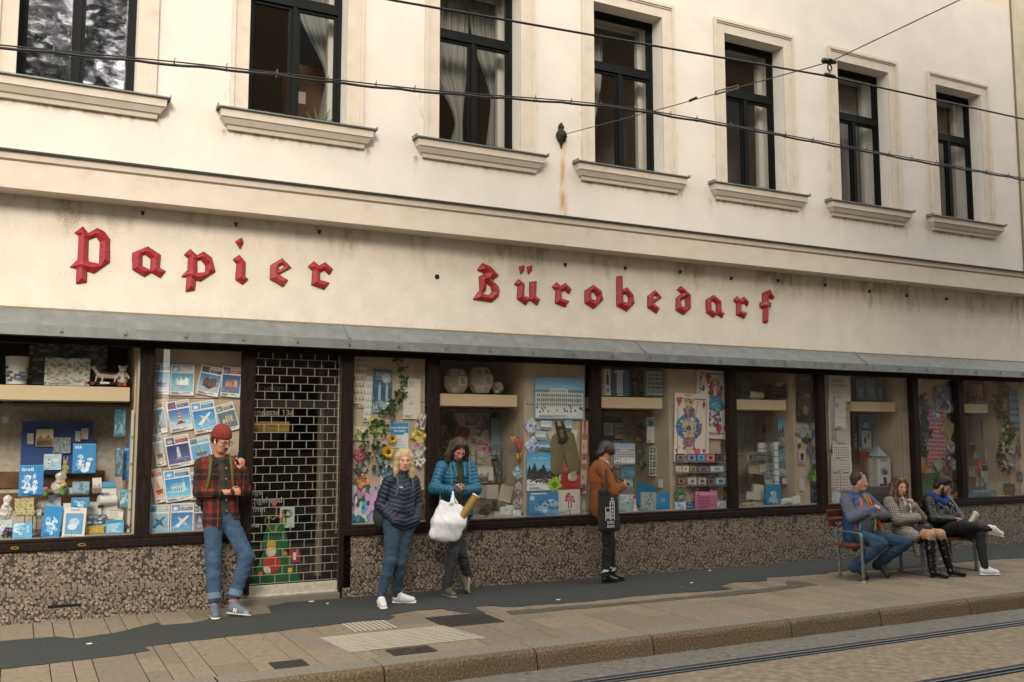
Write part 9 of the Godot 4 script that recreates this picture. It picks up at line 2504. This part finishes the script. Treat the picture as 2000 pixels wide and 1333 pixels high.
func build_door()->void:
	var d:=thing("shop_door","dark glazed shop door behind the roller grille","door",Vector3(2.66,.065,-.30))
	var fr:=mt("241a14",.5)
	for s in [[-.52,.0,-.42,2.6],[.40,.0,.52,2.6],[-.42,.0,.40,.14],[-.42,2.46,.40,2.6],[-.42,1.98,.40,2.06]]:part(d,"frame",cb(s[0],s[1],-.03,s[2],s[3],.02,.004),fr)
	part(d,"pane",bx(-.42,.14,-.012,.40,1.98,-.008),mats["glass"])
	part(d,"pane",bx(-.42,2.06,-.012,.40,2.46,-.008),mats["glass"])
	part(d,"handle",M.new().tube([Vector3(.34,.95,.02),Vector3(.34,.97,.06),Vector3(.34,1.18,.06),Vector3(.34,1.20,.02)],.010,8).done(),mt("8a8070",.35,.7))
	lettering(d,"SCHMIDT",.062,Vector3(-.39,2.18,.0),"4d4638","Droid Sans",false,.002)
	lettering(d,"engasse 13a",.058,Vector3(-.40,1.93,.002),"a69d84","Droid Sans",false,.002)
	lettering(d,"ags\nchgehend\nffnet",.056,Vector3(-.40,.98,.002),"b5b3a6","Droid Sans",false,.002)
	var pl:=part(d,"name_plate",bx(-.42,1.72,.0,.0,1.83,.004),mt("8a6a28",.5))
	lettering(pl,"SCHMIDT I.",.045,Vector3(-.32,1.785,.006),"2a2014","Droid Sans",false,.002)
	lettering(pl,"INH. THOMAS HOFER",.018,Vector3(-.38,1.742,.006),"2a2014","Droid Sans",false,.002)
	var p:=part(d,"sticker",bx(-.08,.68,.0,.08,.90,.003),mt("a9b0ad",.5))
	lettering(p,"P",.15,Vector3(.0,.80,.005),"3f7a3a","Droid Sans",true,.002,.0,700)
	for c in [["b0392a",-.055],["c9a02c",-.035],["3f7a3a",-.015]]:part(p,"stripe",bx(c[1]-.008,.70,.0045,c[1]+.008,.88,.006),mt(c[0],.5))
	p=part(d,"sticker",bx(.03,.30,.0,.15,.44,.003),mt("8f2b32",.5))
	part(p,"pictogram",bx(.075,.33,.0035,.105,.41,.005),mt("d0ccc6",.5))
	p=part(d,"sticker",bx(-.42,.70,.0,-.30,.735,.003),mt("9fa3a0",.5))
	var tr:=thing("tree_decoration","green paper fir tree decoration in the door window","decoration",Vector3(2.52,.07,-.282))
	part(tr,"paper_tree",M.new().prism(PackedVector2Array([Vector2(-.08,.62),Vector2(.10,.62),Vector2(.16,.38),Vector2(.12,.36),Vector2(.28,.05),Vector2(.30,-.0),Vector2(-.24,.0),Vector2(-.22,.1),Vector2(-.10,.36),Vector2(-.14,.38)]),.0,.004).done(),mt("14552a",.7),Transform3D(Basis.IDENTITY,Vector3(0,.10,0)))
	lettering(tr,"Arbeit",.05,Vector3(.0,.62,.007),"0b2413","Droid Sans",true,.002,.0,700)
	for c in [[-.02,.20,.10,"a82c24"],[-.03,.33,.055,"c9b59c"],[-.03,.40,.05,"b8942c"],[-.06,.15,.05,"cfcac0"],[.18,.12,.03,"c9a43a"],[.12,.30,.025,"b86a24"],[-.14,.10,.03,"c9782a"]]:
		part(tr,"paper_shape",Blob.new(.006,.004).ell(Vector3(c[0],c[1]+.1,.006),Vector3(c[2],c[2]*1.1,.006)).mesh(),mt(c[3],.7))
	var he:=thing("wire_heart","small wire heart ornament hanging in the door window","ornament",Vector3(2.50,.80,-.27))
	for s in [-1,1]:part(he,"wire",M.new().tube([Vector3(0,-.10,0),Vector3(s*.08,.0,0),Vector3(s*.085,.05,0),Vector3(s*.04,.075,0),Vector3(0,.04,0)],.006,6).done(),mt("8a8650",.5))
	part(he,"cord",M.new().tube([Vector3(0,.04,0),Vector3(.01,.18,0)],.002,4).done(),mt("5a5a40",.6))
	part(he,"knob",Blob.new(.006,.004).ell(Vector3(.01,.21,0),Vector3(.03,.035,.012)).mesh(),mt("9a4a4c",.6))
	var g:=thing("roller_grille","closed steel roller grille with brick pattern before the shop door","roller grille",Vector3(2.655,.065,-.05))
	var st:=mt("a8a498",.38,.65)
	var w:=.50
	var bot:=tmat(ntex(140,.03,[.0,"9d9684",.5,"b2ab99",1.0,"c0baa9"],256,4),1.5,.5)
	part(g,"bottom_bar",cb(-w,.012,-.02,w,.118,.014,.004),bot)
	part(g,"bottom_lip",cb(-w,.0,-.01,w,.02,.024,.003),bot)
	for s in [-1,1]:part(g,"guide_rail",cb(s*(w+.012)-.014,.0,-.03,s*(w+.012)+.014,2.62,.02,.003),mt("352a22",.6))
	var rod:=M.new().tube([Vector3(-w,0,0),Vector3(w,0,0)],.0040,6).done()
	var link:=M.new().box(Vector3(-.0042,.0,-.004),Vector3(.0042,.0875,.003)).done()
	var y:=.135
	var row:=0
	while y<2.6:
		part(g,"rod",rod,st,Transform3D(Basis.IDENTITY,Vector3(0,y,0)))
		var x:=-w+.02+(.0765 if row%2 else .0)
		while x<w-.01:
			part(g,"link",link,st,Transform3D(Basis.IDENTITY,Vector3(x,y,0)))
			x+=.153
		y+=.0875
		row+=1
	solo("door_mat_scrap",flat_prism(PackedVector2Array([Vector2(-.03,-.012),Vector2(.0,-.02),Vector2(.035,.0),Vector2(.01,.018),Vector2(-.02,.012)]),.0,.006),mt("d4cfc4",.9),"torn white paper below the middle of the roller grille","litter",Transform3D(Basis.IDENTITY,Vector3(2.83,.006,.12)),"paper scraps on the ground")
func catenary(a:Vector3,b:Vector3,sag:float,n_:int)->Array:
	var p:=[]
	for i in n_+1:
		var t:=float(i)/n_
		p.append(a.lerp(b,t)-Vector3(0,sag*4.0*t*(1.0-t),0))
	return p
func build_wires()->void:
	var blk:=mt("121412",.5)
	var cw:=thing("trolley_wire","straight dark tram contact wire above the rails","wire",Vector3.ZERO)
	part(cw,"wire",M.new().tube([Vector3(-12,4.35,4.4),Vector3(2.11,4.64,4.4),Vector3(6.07,4.815,4.4),Vector3(8.66,4.84,4.4),Vector3(24,4.9,4.4)],.0085,7).done(),blk)
	var cb_:=thing("cable_bundle","black bundled cable with clips sagging across the facade","cable",Vector3.ZERO)
	var pts:=[]
	for q in [[-12.0,3.95],[-6.0,4.15],[-.24,4.59],[1.24,4.705],[3.15,4.825],[5.24,5.005],[7.9,5.035],[11.04,5.05],[24.0,5.2]]:pts.append(Vector3(q[0],q[1],2.5))
	var curve:=Curve3D.new()
	for i in pts.size():
		var tan_:Vector3=(pts[mini(i+1,pts.size()-1)]-pts[maxi(i-1,0)])*.16
		curve.add_point(pts[i],-tan_,tan_)
	var L:=curve.get_baked_length()
	var main_:=[];var second:=[]
	rng.seed=12
	var s:=.0
	var ph:=.0
	while s<L:
		var p:=curve.sample_baked(s)
		main_.append(p)
		ph+=rng.randf_range(-.5,.5)
		second.append(p+Vector3(0,-.016-.010*absf(sin(s*5.7)) ,.008*sin(s*3.1+ph)))
		s+=.12
	part(cb_,"support_wire",M.new().tube(main_,.006,6).done(),blk)
	part(cb_,"cable",M.new().tube(second,.011,6).done(),mt("181a17",.55))
	s=11.4
	while s<L-11.0:
		var p:=curve.sample_baked(s)
		var q:=M.new();var ring:=[]
		for k in 9:ring.append(p+Vector3(0,-.012+sin(TAU*k/8.0)*.024,cos(TAU*k/8.0)*.020))
		q.tube(ring,.004,5,false)
		q.tube([p+Vector3(0,.012,0),p+Vector3(.006,.034,0)],.004,5)
		part(cb_,"clip",q.done(),mt("55574f",.4,.4))
		s+=rng.randf_range(.32,.46)
	var sp:=thing("span_wire","thin span wire running from the wall anchor to the contact wire","wire",Vector3.ZERO)
	var A:=Vector3(5.96,5.52,.10);var C:=Vector3(6.075,4.945,4.4);var E:=Vector3(6.28,5.07,5.6)
	part(sp,"wire",M.new().tube([A,A.lerp(C,.5)+Vector3(0,-.012,0),C],.0048,6).done(),mt("4a4b45",.45,.5))
	part(sp,"wire",M.new().tube([C,E,E+(E-C)*3.0],.0048,6).done(),mt("4a4b45",.45,.5))
	var t0:=A.lerp(C,.66);var t1:=A.lerp(C,.735)
	for o in [.016,-.016]:part(sp,"turnbuckle",M.new().tube([t0+Vector3(0,o,0),t1+Vector3(0,o,0)],.006,6).done(),mt("6a685e",.5,.5))
	part(sp,"turnbuckle_end",M.new().tube([t0+Vector3(0,.02,0),t0+Vector3(0,-.02,0)],.009,6).done(),mt("4a483e",.5,.5))
	part(sp,"turnbuckle_end",M.new().tube([t1+Vector3(0,.02,0),t1+Vector3(0,-.02,0)],.009,6).done(),mt("4a483e",.5,.5))
	part(sp,"thimble",Blob.new(.005,.006).cap(A.lerp(C,.58)+Vector3(0,0,-.05),A.lerp(C,.58)+Vector3(0,0,.05),.016,.012).mesh(),mt("1b1c19",.5))
	var h:=thing("wire_hanger","black insulated hanger where span wire carries the contact wire","hanger",C)
	part(h,"hood",Blob.new(.005,.01).cap(Vector3(-.06,.0,.0),Vector3(.06,.01,.0),.026,.020).ell(Vector3(0,.012,0),Vector3(.04,.02,.03)).mesh(),mt("141614",.4))
	var ring:=[]
	for k in 13:ring.append(Vector3(cos(TAU*k/12.0)*.022,-.052+sin(TAU*k/12.0)*.030,0))
	part(h,"eye_ring",M.new().tube(ring,.007,6,false).done(),mt("1f211e",.4))
	part(h,"clamp",Blob.new(.005,.008).cap(Vector3(-.045,-.122,0),Vector3(.05,-.122,0),.020,.016).mesh(),mt("141614",.4))
	part(h,"stem",M.new().tube([Vector3(0,-.08,0),Vector3(0,-.12,0)],.008,6).done(),mt("6a6a62",.4,.5))
	var an:=thing("wall_anchor","corroded dark wall anchor with rust run on the upper facade","anchor",Vector3(5.96,5.52,.0))
	var nb:=noise3(141,30.0,3)
	var b:=Blob.new(.006,.02)
	b.ell(Vector3(0,.0,.02),Vector3(.075,.085,.045));b.ell(Vector3(0,.11,.01),Vector3(.04,.045,.02));b.cap(Vector3(0,.12,.01),Vector3(0,.17,.01),.018,.012);b.cap(Vector3(.0,-.08,.01),Vector3(.0,-.15,.005),.024,.010);b.ell(Vector3(.015,-.01,.06),Vector3(.035,.035,.04))
	b.disp=func(p:Vector3)->float:return nb.get_noise_3dv(p)*.012
	part(an,"plate",b.mesh(),tmat(ntex(142,.1,[.0,"17140f",.5,"2a251b",.8,"4a3f2a",1.0,"6a5836"],256,4),4.0,.9))
	part(an,"eye_bolt",M.new().tube([Vector3(0,.0,.06),Vector3(0,.0,.115)],.009,6).done(),mt("2a261e",.6,.4))
func curtain(called:String,label:String,x0:float,x1:float,top:float,tie:Vector3,bot:float,pinch:float,hex:String,z:=-.62)->void:
	var o:=thing(called,label,"curtain",Vector3(0,0,0),"curtains in the upper windows")
	var nu:=40;var nv:=24
	var grid:=[]
	for v in nv+1:
		var t:=float(v)/nv
		var y:=lerpf(top,bot,t)
		var ty:=(top-tie.y)/(top-bot)
		var g:=exp(-pow((t-ty)/.28,2.0)) if t<ty else 1.0-.3*(t-ty)/maxf(.05,1.0-ty)
		var row:=[]
		for u in nu+1:
			var s:=float(u)/nu
			var x:=lerpf(x0,x1,s)
			x=lerpf(x,tie.x+(s-.5)*pinch,g)
			row.append(Vector3(x,y,z+.022*sin(s*TAU*7.0)*(1.0-.5*g)+.01*sin(s*31.0+t*2.0)))
		grid.append(row)
	var m:=M.new()
	for v in nv:
		for u in nu:
			var a:Vector3=grid[v][u];var b:Vector3=grid[v][u+1];var c:Vector3=grid[v+1][u+1];var d:Vector3=grid[v+1][u]
			var n0:=(b-a).cross(a-d).normalized()
			m.smooth(d,c,b,n0,n0,n0);m.smooth(d,b,a,n0,n0,n0)
	var mm:=StandardMaterial3D.new()
	mm.albedo_color=Color(hex);mm.roughness=.95;mm.backlight_enabled=true;mm.backlight=Color(.3,.3,.28)
	part(o,"cloth",m.done(),mm)
	part(o,"rod",M.new().tube([Vector3(minf(x0,tie.x),top+.01,z),Vector3(maxf(x1,tie.x),top+.01,z)],.008,6).done(),mt("6a6258",.5))
func build_upstairs()->void:
	curtain("window_curtain","grey white curtain drawn aside in the second upper window",2.66,3.16,7.3,Vector3(3.13,5.95,0),5.2,.10,"8c8d86")
	curtain("window_curtain","pale curtain gathered in the left casement of the third upper window",4.25,4.95,7.5,Vector3(4.82,5.65,0),5.2,.10,"8c8d86")
	curtain("window_curtain","narrow pale curtain at the right side of the third upper window",4.95,5.36,7.5,Vector3(5.32,6.0,0),5.2,.10,"8c8d86")
	curtain("window_curtain","pale curtain tied at half height in the fourth upper window",6.44,7.0,7.5,Vector3(6.78,5.72,0),5.2,.08,"8c8d86")
	curtain("window_curtain","thin curtain drawn left in the fifth upper window",8.62,9.15,7.5,Vector3(8.68,5.9,0),5.2,.08,"8c8d86")
	curtain("window_curtain","straight pale net curtain in the sixth upper window",11.35,11.9,7.5,Vector3(11.6,4.0,0),5.2,.4,"8c8d86")
	curtain("window_curtain","straight pale net curtain in the seventh upper window",13.45,14.05,7.5,Vector3(13.7,4.0,0),5.2,.4,"8c8d86")
	var pot:=thing("pot_plant","cactus in a terracotta pot on the second upper window sill","plant",Vector3(2.95,5.26,-.40))
	part(pot,"pot",M.new().lathe([Vector2(0,0),Vector2(.075,0),Vector2(.1,.09),Vector2(.085,.09),Vector2(0,.08)],18).done(),mt("9a5230",.8))
	for q in [[-.12,.0,.20],[-.05,.02,.26],[.03,.0,.22],[.10,-.01,.28],[.14,.02,.18]]:part(pot,"leaf",M.new().tube([Vector3(q[0]*.3,.08,0),Vector3(q[0]*.7,q[2]*.6,q[1]),Vector3(q[0]*1.3,q[2],q[1])],[.012,.012,.003],6).done(),mt("6a7848",.7))
	var cab:=thing("wooden_cabinet","orange wooden cabinet seen through the second upper window","cabinet",Vector3(2.95,4.85,-1.3))
	part(cab,"carcass",cb(-.15,0,-.3,.5,1.45,.2,.01),mt("4f2a14",.6))
	part(cab,"picture",bx(-.08,.95,.201,.02,1.1,.206),mt("c4bca8",.6))
	var bs:=thing("book_shelf","shelf of books seen through the fifth upper window","shelf",Vector3(8.95,5.3,-.9))
	part(bs,"board",cb(-.45,.0,-.15,.35,.03,.15,.004),mt("4a3626",.7))
	part(bs,"board",cb(-.45,-.38,-.15,.35,-.35,.15,.004),mt("4a3626",.7))
	rng.seed=55
	var x:=-.42
	while x<.2:
		var w:=rng.randf_range(.02,.045)
		part(bs,"book",bx(x,.03,-.1,x+w-.002,.03+rng.randf_range(.2,.28),.1),mt(["8a7a58","5a4a3a","a8844a","6a6a5a","3f4a4a"][rng.randi()%5],.8))
		x+=w
	var film:=StandardMaterial3D.new()
	film.albedo_color=Color("e4e0e6");film.metallic=1.0;film.roughness=.06
	var fo:=thing("window_film","crinkled silver mirror film behind the first upper window","film",Vector3(.375,5.24,-.30))
	for s in [[-.49,.07,-.01,1.35],[.01,.07,.49,1.35],[-.49,1.46,.49,2.11]]:
		var m:=M.new();var n:=noise3(143,1.0,2)
		var nx:=26;var ny:=60
		var H:=func(u:float,v:float)->Vector3:
			var px:=lerpf(s[0],s[2],u);var py:=lerpf(s[1],s[3],v)
			return Vector3(px,py,n.get_noise_2d(px*2.2,py*5.0)*.0012+n.get_noise_2d(px*9.0+40.0,py*12.0)*.00015)
		var G:=[]
		for i in nx+1:
			for k in ny+1:G.append(H.call(i/float(nx),k/float(ny)))
		var N:=func(i:int,k:int)->Vector3:
			var a:Vector3=G[mini(i+1,nx)*(ny+1)+k]-G[maxi(i-1,0)*(ny+1)+k]
			return a.cross(G[i*(ny+1)+mini(k+1,ny)]-G[i*(ny+1)+maxi(k-1,0)]).normalized()
		for i in nx:
			for k in ny:
				var q:=i*(ny+1)+k
				var n0:Vector3=N.call(i,k);var n1:Vector3=N.call(i+1,k);var n2:Vector3=N.call(i+1,k+1);var n3:Vector3=N.call(i,k+1)
				m.smooth(G[q],G[q+ny+1],G[q+ny+2],n0,n1,n2);m.smooth(G[q],G[q+ny+2],G[q+1],n0,n2,n3)
		part(fo,"sheet",m.done(),film)
func _ready()->void:
	build_view()
	build_ground()
	build_facade()
	build_opposite()
	build_sign()
	build_niches()
	build_flat_goods()
	build_solid_goods()
	build_door()
	build_wires()
	build_upstairs()
	build_bench()
	build_beanie_man()
	build_blonde_woman()
	build_blue_man()
	build_reader()
	build_seated_man()
	build_seated_woman()
	build_bearded_man()
func build_view()->void:
	var cam:=Camera3D.new()
	cam.name="camera"
	add_child(cam)
	cam.position=Vector3(0,1.74,10.227)
	cam.rotation=Vector3(deg_to_rad(5.665),deg_to_rad(-27.24),0)
	cam.fov=39.234
	cam.far=400.0
	cam.current=true
	var we:=WorldEnvironment.new()
	we.name="environment"
	var env:=Environment.new()
	env.background_mode=Environment.BG_SKY
	var sky:=Sky.new()
	var sm:=ProceduralSkyMaterial.new()
	sm.sky_top_color=Color(.84,.84,.84)
	sm.sky_horizon_color=Color(.90,.89,.86)
	sm.sky_curve=.2
	sm.ground_bottom_color=Color(.25,.24,.22)
	sm.ground_horizon_color=Color(.6,.6,.58)
	sky.sky_material=sm
	env.sky=sky
	env.background_energy_multiplier=1.0
	env.tonemap_mode=Environment.TONE_MAPPER_LINEAR
	env.tonemap_exposure=3.65
	env.sdfgi_enabled=true;env.ssao_enabled=true;env.ssil_enabled=true
	we.environment=env
	add_child(we)
	var sun:=DirectionalLight3D.new()
	sun.name="sun"
	sun.light_color=Color(1.0,.96,.90)
	sun.light_energy=.32
	sun.light_angular_distance=18.0
	sun.shadow_enabled=true
	add_child(sun)
	sun.look_at_from_position(Vector3(-6.0,9.6,16.4),Vector3.ZERO)
